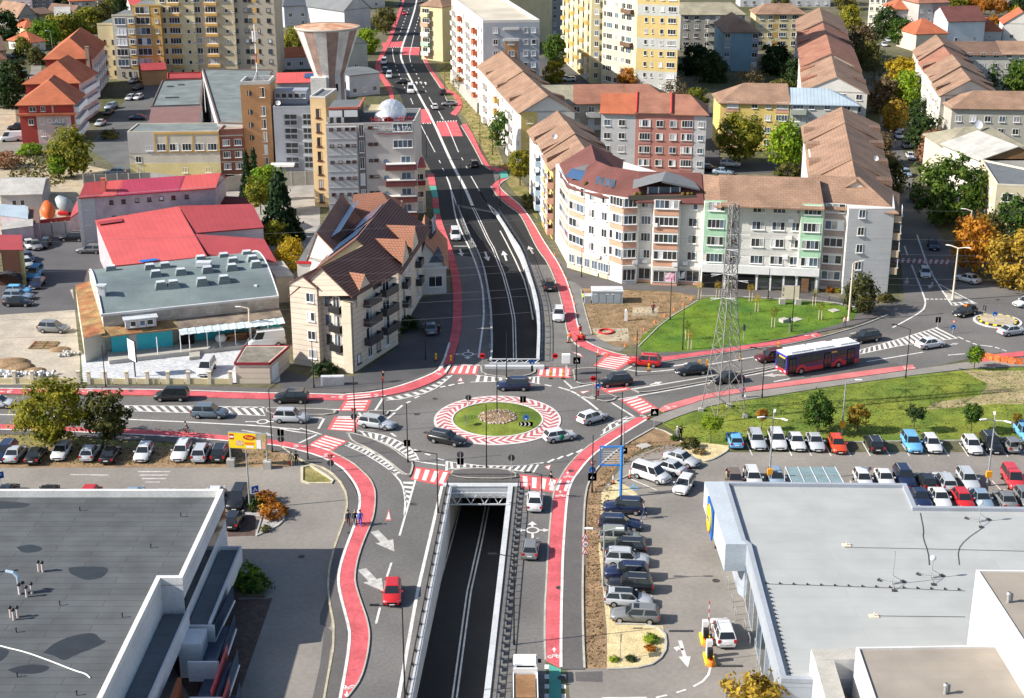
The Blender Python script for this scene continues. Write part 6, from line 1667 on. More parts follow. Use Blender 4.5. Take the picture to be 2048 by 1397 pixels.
# ================================================================ red and pink stepped building with sign
for i,(ep,z,dep,lb)in enumerate(((((36,206),(146,204)),9.6,13,'nearest red and pink unit of the stepped building, with wall lettering'),(((50,164),(157,162)),10.6,15,'middle red unit of the stepped building with orange hipped roof'),(((90,115),(182,113)),11.6,28,'farthest red unit of the stepped building with a tall chimney'))):
 a_,b_=G(*ep[0],z),G(*ep[1],z);a_.z=b_.z=0;sx=(-1.5,0,-4)[i];q=[a_,b_,b_+Vec((sx,dep,0)),a_+Vec((sx,dep,0))]
 T=Bldg('terrace_building',lb,'building',q,z,REDW,group='stepped red units')
 T.roof(q,z,z+4.2,'y',.7,TO,(6,0));T.band(q[1],q[2],0,z-.1,PINKW,.015,0,1,'wall_panel')
 for k in range(5):
  for l in range(3):T.balcony(q[1],q[2],(k+.5+.15*l)/5.5,2.6,1.6+2.8*l,1.1,1.1,SWHITE)
 if i==0:
  T.band(q[0],q[1],0.,6.4,PINKW,.05,.3,.93,'wall_panel');T.band(q[0],q[1],6.6,7.1,TO,.9,-.03,1.03,'canopy')
  T.grid(q[0],q[1],[1.6,4.4],[(.4,1.1,1.5,2),(.86,1.1,1.5,2)]);T.grid(q[0],q[1],[7.5],[(.25,1.6,1.1,2),(.44,1.,1.2,2)]);T.grid(q[0],q[1],[4.4],[(.2,1.2,1.4,2)])
  c=q[0].lerp(q[1],.65);text(T,'CLASS',1.5,(c.x,c.y-.15,4.75),Vec((1,0,0)),SWHITE,.12);m=MB();m.box((c.x,c.y-.1,4.5),(4.6,.1,.3));T.part('sign_strip',m,plain('slate_blue',(.16,.24,.33)))
  T.band(q[0],q[1],7.1,9.5,PINKW,.06,.6,.63,'pilaster')
 if i==2:p=b_+Vec((-.8,-.4,0));T.chimney(p,4,z+2.6,1.,plain('brown_chimney',(.30,.21,.16)))
# ================================================================ cream and ochre tower block on the left
BGE=plain('tower_beige',(.52,.445,.31))
units=(((205,158),(245,158),15.6,CREAM,0,0),((243,156),(285,157),18.4,plain('pale_tower',(.52,.49,.40)),-2.5,1),((283,155),(335,157),21.,OCH,-1.2,1),((333,150),(402,154),40,CREAM,1.,2),((400,148),(482,152),42,BGE,1.6,2),((480,147),(562,149),42,plain('tower_shaded_beige',(.43,.385,.31)),2.4,3))  # greyer beige of the last wing paints in the shade on it
YL=Bldg('apartment_tower','cream and ochre stepped tower block on the left, with stacked balconies','building',[G(205,158),G(562,149),G(562,149)+Vec((0,16,0)),G(205,158)+Vec((0,16,0))],.1,CREAM)
for(pa,pb,h,mt,dy,st)in units:
 a_,b_=G(*pa),G(*pb);a_.y=426.5+dy;b_.y=426.5+dy;k=426.5+dy
 YL.vol([a_,b_,b_+Vec((0,15,0)),a_+Vec((0,15,0))],0,h,mt,'wing',FELT);YL.band(a_,b_,h,h+.5,mt,.1,0,1,'parapet')
 nfl=int(h/2.95);L=(b_-a_).length
 for i in range(nfl):
  z=1.2+2.95*i
  if i==0 or st==0:
   if i<4:YL.grid(a_,b_,[z],[(f,.6,1.3,1)for f in((.3,.7)if st==0 else(.3,.6,.85))],DFRAME)
  elif st==1:
   p=a_.lerp(b_,.36);window(YL,(p.x,p.y-.02,z),Vec((1,0,0)),L*.5,2.,3,None,True,True,None if L>6.5 else WR.choice([GLASSB,BLIND,GLASS]))
   if L<6.8:YL.band(a_,b_,z-.8,z+.3,OCH,.06,.7,1.);YL.grid(a_,b_,[z+.4],[(.84,1.3,1.3,2)])
   else:YL.grid(a_,b_,[z+.3],[(.85,.9,1.2,1)])
  elif st==2:
   YL.grid(a_,b_,[z],[(.18,1.6,1.7,2),(.47,3.2,1.7,4),(.82,.9,1.1,1),(.97,.5,.5,1)],None,True,glass=WR.choice([GLASS,GLASS,GLASSB,CURT]));YL.band(a_,b_,z-.85,z-.1,plain('balcony_orange',(.60,.36,.12)),.9,.34,.62,'balcony_front')
  else:
   YL.grid(a_,b_,[z],[(.12,.7,1.2,1),(.34,1.1,1.2,1),(.44,.8,1.2,1),(.62,.6,1.2,1),(.86,1.1,1.2,1)],DFRAME);YL.band(a_,b_,z-.1,z+1.3,plain('balcony_orange',(.6,.36,.12)),.03,.5,.59)
# ================================================================ houses in the distance
def house(label,pa,pb,h,dep,wall,rmat,axis='x',hip=(0,0),rise=2.6,nwin=2,dx=0.,cat='house',floors=1,name='house',z=0.):
 q=quad_from(pa,pb,dep,0);q[2]+=Vec((dx,0,0));q[3]+=Vec((dx,0,0))
 T=Bldg(name,label,cat,q,h,wall,group='houses in the distance')
 T.roof(q,h,h+rise,axis,.5,rmat,hip)
 T.grid(q[0],q[1],[1.+2.8*i for i in range(floors)],[((i+.5)/nwin,1.2,1.3,2)for i in range(nwin)])
 return T
house('lavender two storey block at the top left corner',(15,30),(66,30),12,14,LAV,FELT,'x',rise=.6,nwin=4,floors=3)
house('grey block beside the lavender one at the top left',(68,29),(112,28),14,14,plain('slate_render',(.3,.32,.36)),FELT,'x',rise=.6,nwin=3,floors=4)
house('brown gabled house with grey front below the lavender block',(38,58),(76,54),4.5,16,plain('mauve_grey',(.36,.33,.31)),TB,'y',rise=4.2,nwin=1)
house('plain tan side annex of the brown gabled house',(80,53),(108,50),4.5,12,plain('dull_tan',(.33,.26,.19)),TBD,'x',rise=1.5)
house('orange roofed villa with small gable and solar panels',(142,33),(197,31),6,14,plain('pale_mauve',(.46,.38,.36)),TO,'x',(3,3),3.5,4,floors=2)
house('house with bright red metal roof behind the orange villa',(196,14),(225,13),6,14,WHITE,RSH,'x',rise=3)
house('small grey roofed house left of the yellowing trees',(112,52),(142,51),3.6,12,GREYW,TGR,'x',rise=2.6)
house('grey gable house just left of the cream tower',(146,50),(174,46),3.6,14,plain('mauve_grey',(.36,.33,.31)),TBD,'y',rise=3.2,nwin=1)
house('little house with orange hipped roof under the yellow trees',(52,72),(76,70),3.,10,CREAM,TO,'x',(3,3),2.4,1)
house('white cottage with orange roof near the left street',(64,104),(92,100),3.2,12,WHITE,TO,'x',(3,3),3.,1)
house('brown roofed house at the left picture edge',(-30,125),(14,122),3.6,16,plain('dull_tan',(.33,.26,.19)),TBD,'x',rise=3.4)
house('red roofed house at the left edge above the street',(-30,148),(14,140),3.6,12,BEIGE,TR,'x',rise=3)
house('red roofed bungalow behind the cream tower',(262,30),(284,29),4,10,SWHITE,RSH,'x',rise=2)
house('house with dark roof and white gable left of the far road',(690,66),(742,60),8,26,plain('cold_white',(.52,.53,.56)),SLATE,'y',rise=5,nwin=1)
T=house('dark slate villas with roof terraces behind the water tower',(570,56),(690,50),8,20,plain('cool_grey',(.42,.45,.50)),plain('dark_slate',(.085,.10,.12)),'x',(4,4),4.5,5,floors=2)
house('row of red brown roofs at the top beside the far road',(700,20),(770,16),7,24,WHITE,TR,'x',rise=5)
house('row of old red roofs at the top behind the slate villas',(580,8),(690,5),7,24,BEIGE,TM,'x',rise=5)
T=house('grey green hall with pale metal gable near the far road',(690,146),(736,142),8.5,20,plain('sea_grey',(.30,.36,.35)),TBL,'y',rise=2.6,nwin=1)
house('low blue grey shop with terrace beside the water tower',(700,195),(760,188),6.,12,plain('cool_grey',(.42,.45,.5)),FELT,'x',rise=.5,nwin=3)
house('grey sheet roofed canopy row behind the tower block at right',(566,140),(640,137),4,10,plain('cool_grey',(.42,.45,.5)),TO,'x',rise=2,nwin=3)
house('orange roofed block with skylights behind the flat roofed block',(1040,46),(1086,46),14,14,plain('mid_grey_render',(.33,.32,.29)),TO,'x',rise=4,nwin=4,floors=4)
house('grey block with mauve loggias left of the yellow tower',(1086,76),(1132,74),15,14,plain('cold_grey',(.32,.33,.36)),TBD,'x',rise=3.4,nwin=3,floors=5)
house('white and yellow block with red roof at the upper right',(1734,58),(1768,60),16,16,plain('ivory',(.64,.60,.50)),RSH,'y',rise=3,nwin=3,floors=5)
house('grey house with salmon hipped roof at the upper right',(1782,76),(1830,76),10,14,plain('mauve_white',(.46,.43,.40)),TO,'x',(4,3),3,3,floors=3)
house('taller grey house with brown hipped roof and balconies',(1832,82),(1890,80),13,14,plain('mid_mauve',(.40,.37,.35)),TR,'x',(3,3),3.6,4,floors=4)
house('white house with maroon gabled roof and blue garage doors',(1892,90),(1966,88),8,14,plain('white_blue',(.56,.60,.66)),TM,'x',rise=4,nwin=2)
house('small house with orange hipped roof right of the white one',(1955,84),(2002,84),4,12,GREYW,TO,'x',(4,4),3.6,1)
house('white gabled house with orange roof at the right edge',(2004,82),(2075,84),6,14,WHITE,TO,'y',rise=4,nwin=2)
house('orange hipped roof tucked behind the dull brown long roof',(1830,104),(1892,102),6,14,BEIGE,TO,'x',(5,5),3.8,2)
house('white terrace behind orange trees at the very top right',(1905,12),(2070,14),11,14,WHITE,TB,'x',rise=4,nwin=8,floors=3)
house('pale terrace at the top above the brown hipped block',(1480,14),(1660,14),11,12,plain('cold_white',(.52,.53,.56)),TB,'x',rise=4,nwin=10,floors=4)
house('white apartment house at the top right of centre',(1780,14),(1860,14),12,12,SWHITE,TR,'x',rise=4,nwin=6,floors=4)
house('brown roofed row at the top left of the far road',(430,-16),(700,-16),8,20,BEIGE,TR,'x',rise=5,nwin=12)
house('long roof ending the far road at the top',(880,10),(935,8),10,20,WHITE,TR,'x',rise=5,nwin=4,floors=3)
fence('garden_wall','long pale garden wall behind the small orange trees',GS([(1895,52),(1990,46),(2090,42)]),3.,SAND,.3,6)
# ================================================================ near office building, lower left
RZ=7.2
rp=[(-260,992),(448,992),(366,1171),(322,1171),(150,1530),(-420,1530)]
q=[G(u,v,RZ)for u,v in rp]
for p in q:p.z=0
OB=Bldg('office_building','near office building with dark felt roof and white parapet, lower left','building',q,RZ,plain('office_white',(.58,.59,.61)))
q=OB.poly
OB.flat_roof(MT('dark_roof_felt',(.092,.10,.107),(.08,.088,.094),(.035,.038,.042),7.,1.,.02,.92,.2,.4),.75,.42,plain('parapet_white',(.64,.64,.63)))
c0,c1=q[1 if False else 0],None
byx=sorted(q,key=lambda p:-p.x)
Pc=[Vec((G(u,v,RZ).x,G(u,v,RZ).y,0))for u,v in rp]
lead=lambda i,dx:Pc[i]+Vec((dx,0,0))
for(i,j,z0,z1)in((1,2,4.6,5.9),):OB.band(Pc[2],Pc[1],z0,z1,GLASS,.04,0,1,'glazing')
def rail_box(a,b,w,z0,z1,mat,name):
 m=MB();m.prism([(a.x,a.y),(a.x+w,a.y),(b.x+w,b.y),(b.x,b.y)],z0,z1,0,bottom=True);return OB.part(name,m,mat)
LW=MATS['office_white']
L_top=Pc[1]+Vec((.1,-4.,0));L_bot=Pc[2]+Vec((.1,-.2,0))
rail_box(L_bot+Vec((.05,0,0)),L_top,1.9,3.,3.25,FELT,'ledge_roof')
rail_box(L_bot+Vec((1.9,0,0)),L_top+Vec((1.9,0,0)),.2,1.9,3.6,LW,'ledge_parapet')
m=MB();m.box((L_top.x+1.05,L_top.y+.1,2.75),(2.1,.2,1.7));OB.part('ledge_parapet',m,LW)
N1,N2=Pc[3]+Vec((.1,-.2,0)),Pc[4]
rail_box(N2+Vec((0.,0,0)),N1,2.,4.2,4.45,FELT,'ledge_roof')
rail_box(N2+Vec((2.,0,0)),N1+Vec((2.,0,0)),.2,3.2,4.9,LW,'ledge_parapet')
m=MB();m.box((Pc[2].x+1.,Pc[2].y-2.2,1.7),(2.,2.6,3.4));OB.part('white_bay',m,LW)
m=MB();m.box((Pc[3].x+3.4,Pc[3].y-12.,2.6),(.3,5.,2.6));OB.part('brown_panel',m,plain('rust_panel',(.28,.09,.04)))
BAYG=M('bay_glass',(.05,.075,.12),.15,.1,1,.5,fine=0)
for k,(u,v,u2,v2)in enumerate(((467,1170,427,1252),(470,1226,436,1325),(476,1297,442,1397),(481,1364,450,1460))):
 z=3.4-.25*k
 a=G(u,v,z);b=G(u2,v2,z);a.z=b.z=0;w=2.6
 m=MB();m.prism([(b.x-w,b.y),(b.x,b.y),(a.x,a.y),(a.x-w,a.y)],z-1.9,z-1.75,0,bottom=True);m.prism([(b.x-w,b.y),(b.x,b.y),(b.x,b.y+.2),(b.x-w,b.y+.2)],z-1.75,z,0);OB.part('balcony',m,LW)
 m=MB();dd=(a-b);m.face([(b.x,b.y,z-1.75),(a.x,a.y,z-1.75),(a.x-.05,a.y,z-.05),(b.x-.05,b.y,z-.05)]);m.face([(b.x-.1,b.y,z-1.75),(a.x-.1,a.y,z-1.75),(a.x-.12,a.y,z-.05),(b.x-.12,b.y,z-.05)][::-1]);OB.part('glass_front',m,BAYG)
 m=MB();m.prism([(b.x-w+.1,b.y+.25),(b.x-.35,b.y+.25),(a.x-.35,a.y),(a.x-w+.1,a.y)],z-1.72,z-1.4,0);OB.part('balcony_floor',m,BAYG)
 m=MB();m.tube((b.x,b.y,z-1.7),(a.x,a.y,z-1.7),.1,4);m.tube((b.x,b.y+.1,z),(b.x,b.y+.1,z-1.7),.08,4);OB.part('edge_trim',m,SWHITE)
 if k in(2,3):
  m=MB();m.face([(b.x-.9,b.y+.4,z-1.),(a.x-.9,a.y,z-1.),(a.x-.9,a.y,z+.5),(b.x-.9,b.y+.4,z+.5)]);OB.part('red_banner',m,M('banner_red',(.5,.12,.13),.6,.15,1,.2))
PIPE=M('pale_pipe',(.58,.50,.47),.7,.05,1,.2)
for gi,(lb,items)in enumerate((('pair of pale vent pipes with dark caps standing together on the felt roof',((78,1144),(86,1145))),('tight cluster of four vent pipes below the bent silver duct',((40,1190),(48,1186),(54,1195),(64,1188))),('cluster of three vent pipes nearest the bottom of the felt roof',((22,1236),(28,1241),(36,1236))),('single vent pipe at the left picture edge on the felt roof',((-2,1145),)))):
 ps=[G(u,v,RZ)for u,v in items];T=Thing('vent_pipe',lb,'vent pipes',ps[0])
 for p in ps:
  m=MB();m.tube(p,p+Vec((0,0,.95)),.11,8);o=T.part('pipe',m,PIPE);m=MB();m.lathe([(.16,.9),(.17,1.05),(.05,1.15)],p,8);T.part('cap',m,BLACKM,o)
p=G(40,1188,RZ);T=Thing('roof_duct','bent shiny duct pointing left beside the pipe cluster','duct',p)
m=MB();m.tube(p,p+Vec((0,0,1.6)),.16,8);m.tube(p+Vec((0,0,1.6)),p+Vec((-.35,.1,2.)),.16,8);m.tube(p+Vec((-.35,.1,2.)),p+Vec((-1.05,.2,2.1)),.17,8);T.part('duct',m,M('shiny_duct',(.55,.68,.78),.3,.05,1,.5,metal=.5))
for u,v in((160,1023),(362,1035),(302,1097),(120,1212),(245,1236),(33,1266),(154,1392),(35,1355)):
 p=G(u,v,RZ);m=MB();m.tube(p,p+Vec((0,0,.4)),.05,6);m.ball(p+Vec((0,0,.42)),.09,6);single('roof_vent',m,BLACKM,'small black vent stub on the dark felt roof','roof vent',p,'vent stubs on the felt roof')
PUD=M('roof_puddle',(.028,.031,.033),.35,.1,1,.5,fine=0)
def puddle(name,pts,z,mat):
 P_=smooth([G(u,v,z)for u,v in pts+[pts[0]]],2)[:-1];m=MB();m.prism([(p.x,p.y)for p in P_],z,z+.004,0,sides=False);o=struct(name,m,mat);o['kind']='stuff';return o
for pts in([(33,1095),(60,1088),(88,1096),(78,1104),(45,1107)],[(137,1136),(160,1133),(215,1134),(216,1145),(200,1158),(170,1161),(150,1152),(138,1146)],[(86,1306),(110,1285),(150,1270),(190,1265),(200,1280),(216,1282),(190,1296),(150,1310),(130,1322),(118,1318),(110,1312)],[(15,1340),(50,1329),(90,1330),(102,1336),(80,1348),(30,1348)],[(-30,1000),(40,1005),(65,1008),(45,1017),(-30,1019)],[(-20,1290),(12,1295),(20,1306),(0,1325),(-20,1328)]):
 puddle('roof_puddle',pts,RZ+.034,PUD)
P_=smooth([G(u,v,RZ+.08)for u,v in((-40,1280),(10,1295),(50,1304),(100,1322),(150,1342),(172,1348),(180,1356))],2);m=MB()
for a,b in zip(P_,P_[1:]):m.tube(a,b,.06,5)
single('roof_cable',m,SWHITE,'white conduit snaking across the dark felt roof','cable',P_[0])
# ================================================================ supermarket, lower right
SZ=5.4
rp=[(1447,970),(1812,974),(1832,1019),(2300,1024),(2500,1397),(1562,1366),(1493,1096),(1482,1088)]
q=[G(u,v,SZ)for u,v in rp]
for p in q:p.z=0
SM=Bldg('supermarket','supermarket with wide pale grey membrane roof and blue grey wall at lower right','building',q,SZ,MT('blue_grey_cladding',(.33,.37,.42),(.32,.36,.41),(.23,.26,.30),6,1.,.03,.5,.06,.3))
SM.flat_roof(MEMB,.4,.45,plain('steel_coping',(.30,.33,.38)))
Ps=[Vec((G(u,v,SZ).x,G(u,v,SZ).y,0))for u,v in rp]
SM.band(Ps[6],Ps[0],0,2.9,GLASSB,-0.+.05,0.,1.,'glazing')
m=MB();m.prism([(Ps[6].x-2.,Ps[6].y),(Ps[6].x,Ps[6].y),(Ps[0].x,Ps[0].y),(Ps[0].x-2.,Ps[0].y)],2.9,SZ+.38,0,bottom=True);SM.part('canopy',m,plain('canopy_blue_grey',(.40,.45,.50)))
for i in range(9):
 f=.03+i*.115;SM.band(Ps[5],Ps[6],.3,3.6,GLASS if i%2 else GLASSB,.05,f,f+.1,'window')
m=MB();a=Ps[5];m.face([(a.x-.25,a.y+.2,.8),(a.x+.1-.9,a.y+3.4,.8),(a.x+.1-.9,a.y+3.4,3.),(a.x-.25,a.y+.2,3.)][::-1]);SM.part('red_poster',m,RED)
cx,cy=Ps[6].lerp(Ps[0],.62).x-2.12,Ps[6].lerp(Ps[0],.62).y
SG=Thing('store_sign','blue square sign with yellow disc on the edge of the supermarket canopy','sign',(cx,cy,3.))
m=MB();m.box((cx,cy,4.2),(.16,3.6,3.2));SG.part('panel',m,BLUE)
m=MB();m.tube((cx-.06,cy,4.2),(cx-.2,cy,4.2),1.45,28);SG.part('disc',m,YELL)
m=MB()
for k in range(28):
 t0,t1=2*math.pi*k/28,2*math.pi*(k+1)/28;m.face([(cx-.215,cy-r_*math.cos(t),4.2+r_*math.sin(t))for r_,t in((1.45,t0),(1.45,t1),(1.33,t1),(1.33,t0))])
SG.part('ring',m,RED)
text(SG,'LIDL',.85,(cx-.21,cy,3.92),Vec((0,-1,0)),BLUE,.02)
def tripod(lb,u,v,hgt,disc,lean=(0,0)):
 p=G(u,v,SZ);T=Thing('roof_antenna',lb,'antenna',p);m=MB();m.tube(p+Vec((0,0,.05)),p+Vec((lean[0],lean[1],hgt)),.04,6);T.part('mast',m,METAL)
 for t in(.4,2.5,4.6):
  e=p+Vec((1.2*math.cos(t),1.2*math.sin(t),.1));m=MB();m.tube(p+Vec((0,0,.1)),e,.035,5);m.tube(e,p+Vec((0,0,min(hgt,1.2)*.8)),.025,4);T.part('leg',m,METAL);m=MB();m.box((e.x,e.y,e.z),(.36,.36,.12),t);T.part('ballast',m,DFRAME)
 if disc:
  m=MB();m.ball(p+Vec((0,0,hgt+.2)),.3,10,0,(1,.5,1));T.part('dish',m,SWHITE)
tripod('antenna with round white dish on a tripod in the middle of the supermarket roof',1862,1158,1.9,True)
tripod('antenna with round white dish on a tripod near the back edge of the roof',1957,1045,1.9,True)
tripod('thin lightning rod on a tripod with no dish',1784,1170,3.4,False)
for k in range(15):
 p=G(1532+k*27.5,1168+k*.9,SZ);m=MB();m.box((p.x,p.y,p.z+.1),(.16,.16,.14));single('cable_block',m,DFRAME,'small dark cable holder in the row across the pale roof','cable holder',p,'cable holders across the pale roof')
for k in range(22):
 p=G(1530+k*2.05+(k>10)*0,1180+k*8.4,SZ)+Vec((.35,0,0));m=MB();m.box((p.x,p.y,p.z+.1),(.14,.14,.14));single('cable_block',m,DFRAME,'small dark cable holder along the left edge of the pale roof','cable holder',p,'cable holders along the roof edge')
for pts,w_ in((((1532,1168),(1700,1173),(1930,1182)),.02),(((1840,1026),(1847,1060),(1845,1075),(1856,1105),(1858,1130)),.03),(((1966,1055),(1930,1080),(1915,1100),(1918,1130)),.025),(((1690,1095),(1860,1098),(2100,1104)),.02),(((1742,1232),(1930,1234)),.02)):
 P_=smooth([G(u,v,SZ+.08)for u,v in pts],1);m=MB()
 for a,b in zip(P_,P_[1:]):m.tube(a,b,w_,4)
 single('roof_cable',m,DFRAME,{1532:'straight dark wire linking the row of small holders on the pale roof',1840:'wavy cable running from the parapet notch to the central dish',1966:'curved cable leading from the rear dish across the pale roof',1690:'thin straight wire crossing the upper part of the pale roof',1742:'thin straight wire crossing the lower part of the pale roof'}[pts[0][0]],'cable',P_[0])
for i,(u,v)in enumerate(((1693,1092),(1748,1234))):
 p=G(u,v,SZ);m=MB();m.box((p.x,p.y,p.z+.06),(.8,.6,.1));m.tube(p,p+Vec((0,0,.45)),.05,6);single('roof_vent',m,BEIGE,('small vent on a beige pad in the upper half of the pale roof','small vent on a beige pad low on the pale roof')[i],'roof vent',p)
NZ=9.
rp=[(1712,1299),(2300,1290),(2400,1560),(1800,1560)]
q=[G(u,v,NZ)for u,v in rp]
for p in q:p.z=0
NB=Bldg('white_building','white building with tan roof at the bottom right corner','building',q,NZ,plain('bright_white',(.60,.595,.585)))
NB.flat_roof(TANR,.2,.2,MATS['bright_white'])
p0=Vec((G(1622,1299,7.6).x,G(1622,1299,7.6).y,0));p1=Vec((G(1708,1297,7.6).x,G(1708,1297,7.6).y,0));L=Vec((q[0].x,q[0].y,0));dv=(G(1800,1560,NZ)-G(1712,1299,NZ));dv.z=0;dv.normalize()
NB.vol([p0,p1,p1-Vec((0,1.6,0)),p0-Vec((0,1.6,0))],0,7.6,MATS['bright_white'],'yard_wall',CONC)
NB.vol([p0-Vec((0,1.62,0)),p0+Vec((1.5,-1.62,0)),p0+Vec((1.5,0,0))+dv*20,p0+dv*20],0,7.6,MATS['bright_white'],'yard_wall',CONC)
for k in range(2):
 c=p0.lerp(p1,.55)-Vec((.2,3.2+2.4*k,0));m=MB();m.box((c.x,c.y,2.6),(1.8,1.7,4.6));m.box((c.x,c.y,5.),(1.5,1.4,.2));NB.part('cooling_unit',m,(plain('dark_unit',(.10,.11,.12)),SWHITE)[k])
rp=[(1952,1143),(2350,1148),(2450,1292),(2060,1310)]
q=[G(u,v,12.5)for u,v in rp]
for p in q:p.z=0
N2_=Bldg('white_building','taller white building with tan roof edge at the right border','building',q,12.5,MATS['bright_white'])
N2_.flat_roof(TANR,.15,.2,MATS['bright_white'])
for i,(u,v,z)in enumerate(((1890,1389,NZ),(2016,1206,12.5))):
 p=G(u,v,z);m=MB();m.tube(p,p+Vec((0,0,.7)),.14,8);m.lathe([(.2,.7),(.22,.85),(.1,.95)],p,8);m.tube(p+Vec((.3,.1,0)),p+Vec((.3,.1,.8)),.09,6);single('roof_vent',m,METAL,('double metal vent on the tan roof at the bottom right','single metal vent on the taller tan roof at the right border')[i],'roof vent',p)
# ================================================================ vehicles
KIND={'hatch':(4.05,1.74,1.48,.95,[(.5,.5),(.485,.66),(.40,.76),(.2,.93),(-.43,.98),(-.485,.93),(-.5,.55)],(.22,.06,-.38,-.47),0),'sedan':(4.45,1.76,1.46,.93,[(.5,.48),(.485,.64),(.40,.74),(.2,.91),(-.25,.96),(-.45,.97),(-.49,.88),(-.5,.5)],(.2,.06,-.22,-.36),0),'wagon':(4.65,1.8,1.5,.95,[(.5,.5),(.485,.66),(.40,.76),(.2,.93),(-.44,.99),(-.49,.94),(-.5,.55)],(.2,.07,-.41,-.475),1),'suv':(4.5,1.86,1.68,1.05,[(.5,.55),(.485,.78),(.42,.9),(.22,1.03),(-.43,1.08),(-.488,1.),(-.5,.6)],(.22,.09,-.39,-.475),1),'mpv':(4.4,1.83,1.78,1.05,[(.5,.52),(.485,.76),(.44,.86),(.3,1.03),(-.45,1.08),(-.49,1.),(-.5,.6)],(.3,.14,-.44,-.49),0),'van':(4.5,1.84,1.86,1.1,[(.5,.52),(.485,.78),(.44,.9),(.3,1.08),(-.47,1.12),(-.495,1.1),(-.5,.6)],(.3,.15,-.475,-.495),0),'bigvan':(5.3,2.,2.4,1.35,[(.5,.6),(.49,1.),(.45,1.15),(.38,1.32),(-.48,1.36),(-.497,1.34),(-.5,.6)],(.38,.25,-.485,-.497),0)}
CM={}
def car_meshes(k):
 if k in CM:return CM[k]
 L,W,H,zb,top,(f0,f1,r1,r0),rails=KIND[k];hw=W/2
 m=MB();V=[];n=10
 for x,z in top:
  w=hw*(1-.30*max(0,abs(x)-.40)/.1*.55);lo=.22+(.12 if abs(x)>.48 else 0)
  V+=[(x*L,y*w,zz)for y,zz in((-.9,lo),(-1,lo+.2),(-1,max(lo+.22,z-.2)),(-.965,z-.07),(-.86,z),(.86,z),(.965,z-.07),(1,max(lo+.22,z-.2)),(1,lo+.2),(.9,lo))]
 N=len(top);F=[(i*n+j,i*n+(j+1)%n,(i+1)*n+(j+1)%n,(i+1)*n+j)for i in range(N-1)for j in range(n)]
 m.mesh_idx(V,F,0,True);m.face(V[:n][::-1]);m.face(V[-n:])
 wb,wt=hw*.89,hw*.70;zt=H-.05
 b=[(f0*L,-wb,zb-.06),(f0*L,wb,zb-.06),(r0*L,wb,zb),(r0*L,-wb,zb)];t=[(f1*L,-wt,zt),(f1*L,wt,zt),(r1*L,wt,zt),(r1*L,-wt,zt)]
 xm=(f1+r1)/2*L
 for i in range(4):m.face([b[i],b[(i+1)%4],t[(i+1)%4],t[i]])
 c=[(f1*L-.12,-wt*.8,H-.01),(f1*L-.12,wt*.8,H-.01),(r1*L+.1,wt*.8,H-.01),(r1*L+.1,-wt*.8,H-.01)]
 m.mesh_idx(t+c,[(0,1,5,4),(1,2,6,5),(2,3,7,6),(3,0,4,7),(4,5,6,7)],0,False)
 D={'body':m}
 def pane(a,b_,c_,d_,ins=.09,off=.015):
  P=[Vec(p)for p in(a,b_,c_,d_)];C=sum(P,Vec())/4;nn=(P[1]-P[0]).cross(P[3]-P[0]).normalized();q=MB()
  if nn.dot(C-Vec((xm,0,zb)))<0:nn=-nn;P=P[::-1]
  q.face([p.lerp(C,ins)+nn*off for p in P]);return q
 D['windscreen']=pane(b[0],b[1],t[1],t[0],.08);D['rear_window']=pane(b[2],b[3],t[3],t[2],.12)
 for sg in(0,1):
  i,j=(0,3)if sg==0 else(1,2);B0,B1,T0,T1=Vec(b[i]),Vec(b[j]),Vec(t[i]),Vec(t[j])
  k2=.52 if k!='van' and k!='bigvan' else .3
  D['side_window_%d0'%sg]=pane(B0,B0.lerp(B1,k2),T0.lerp(T1,k2),T0,.07)
  if k!='bigvan':D['side_window_%d1'%sg]=pane(B0.lerp(B1,k2+.02),B1,T1,T0.lerp(T1,k2+.02),.1)
 if rails:
  for sg in(-1,1):q=MB();q.box((xm,sg*wt*.93,H+.0),((f1-r1)*L*.8,.05,.05));D['roof_rail_%d'%sg]=q
 for sg in(-1,1):
  z=top[1][1];q=MB();q.mesh_idx([(L*.475,sg*hw*.88,z-.12),(L*.493,sg*hw*.55,z-.14),(L*.488,sg*hw*.55,z+.02),(L*.452,sg*hw*.86,z+.05),(L*.44,sg*hw*.93,z-.08)],[(0,1,2,3,4)if sg>0 else(4,3,2,1,0)]);D['headlight_%d'%sg]=q
  z=top[-2][1];q=MB();q.box((-L*.487,sg*hw*.78,z-.12),(.09,.26,.26 if k!='suv' else .34));D['taillight_%d'%sg]=q
  q=MB();q.box((f0*L-.25,sg*(hw+.08),zb+.04),(.16,.2,.13));D['mirror_%d'%sg]=q
 q=MB();q.box((L*.497,0,.5),(.04,1.,.14));D['grille']=q
 q=MB();q.box((L*.503,0,.36),(.03,.5,.11));D['number_plate_f']=q;q=MB();q.box((-L*.503,0,.62),(.03,.5,.11));D['number_plate_r']=q
 q=MB();q.box((0,0,.26),(L*.9,W*.86,.16));D['underbody']=q
 mt=lambda s:CGLASS if 'wind' in s else TAIL if 'tail' in s else LAMP if 'head' in s else PLATE if 'plate' in s else METAL if 'rail' in s else RUBBER if s in('grille','underbody')else WHITE
 CM[k]=[(s.rstrip('-01fr').rstrip('_')if s not in('body','mirror')else s,s,q.data(s,[mt(s)]))for s,q in D.items()]
 return CM[k]
q=MB();q.tube((0,-.1,0),(0,.1,0),.325,14);TYRE=q.data('wheel',[RUBBER]);q=MB();q.tube((0,-.112,0),(0,.112,0),.2,10);RIMM=q.data('rim',[RIM])
PAINTS={}
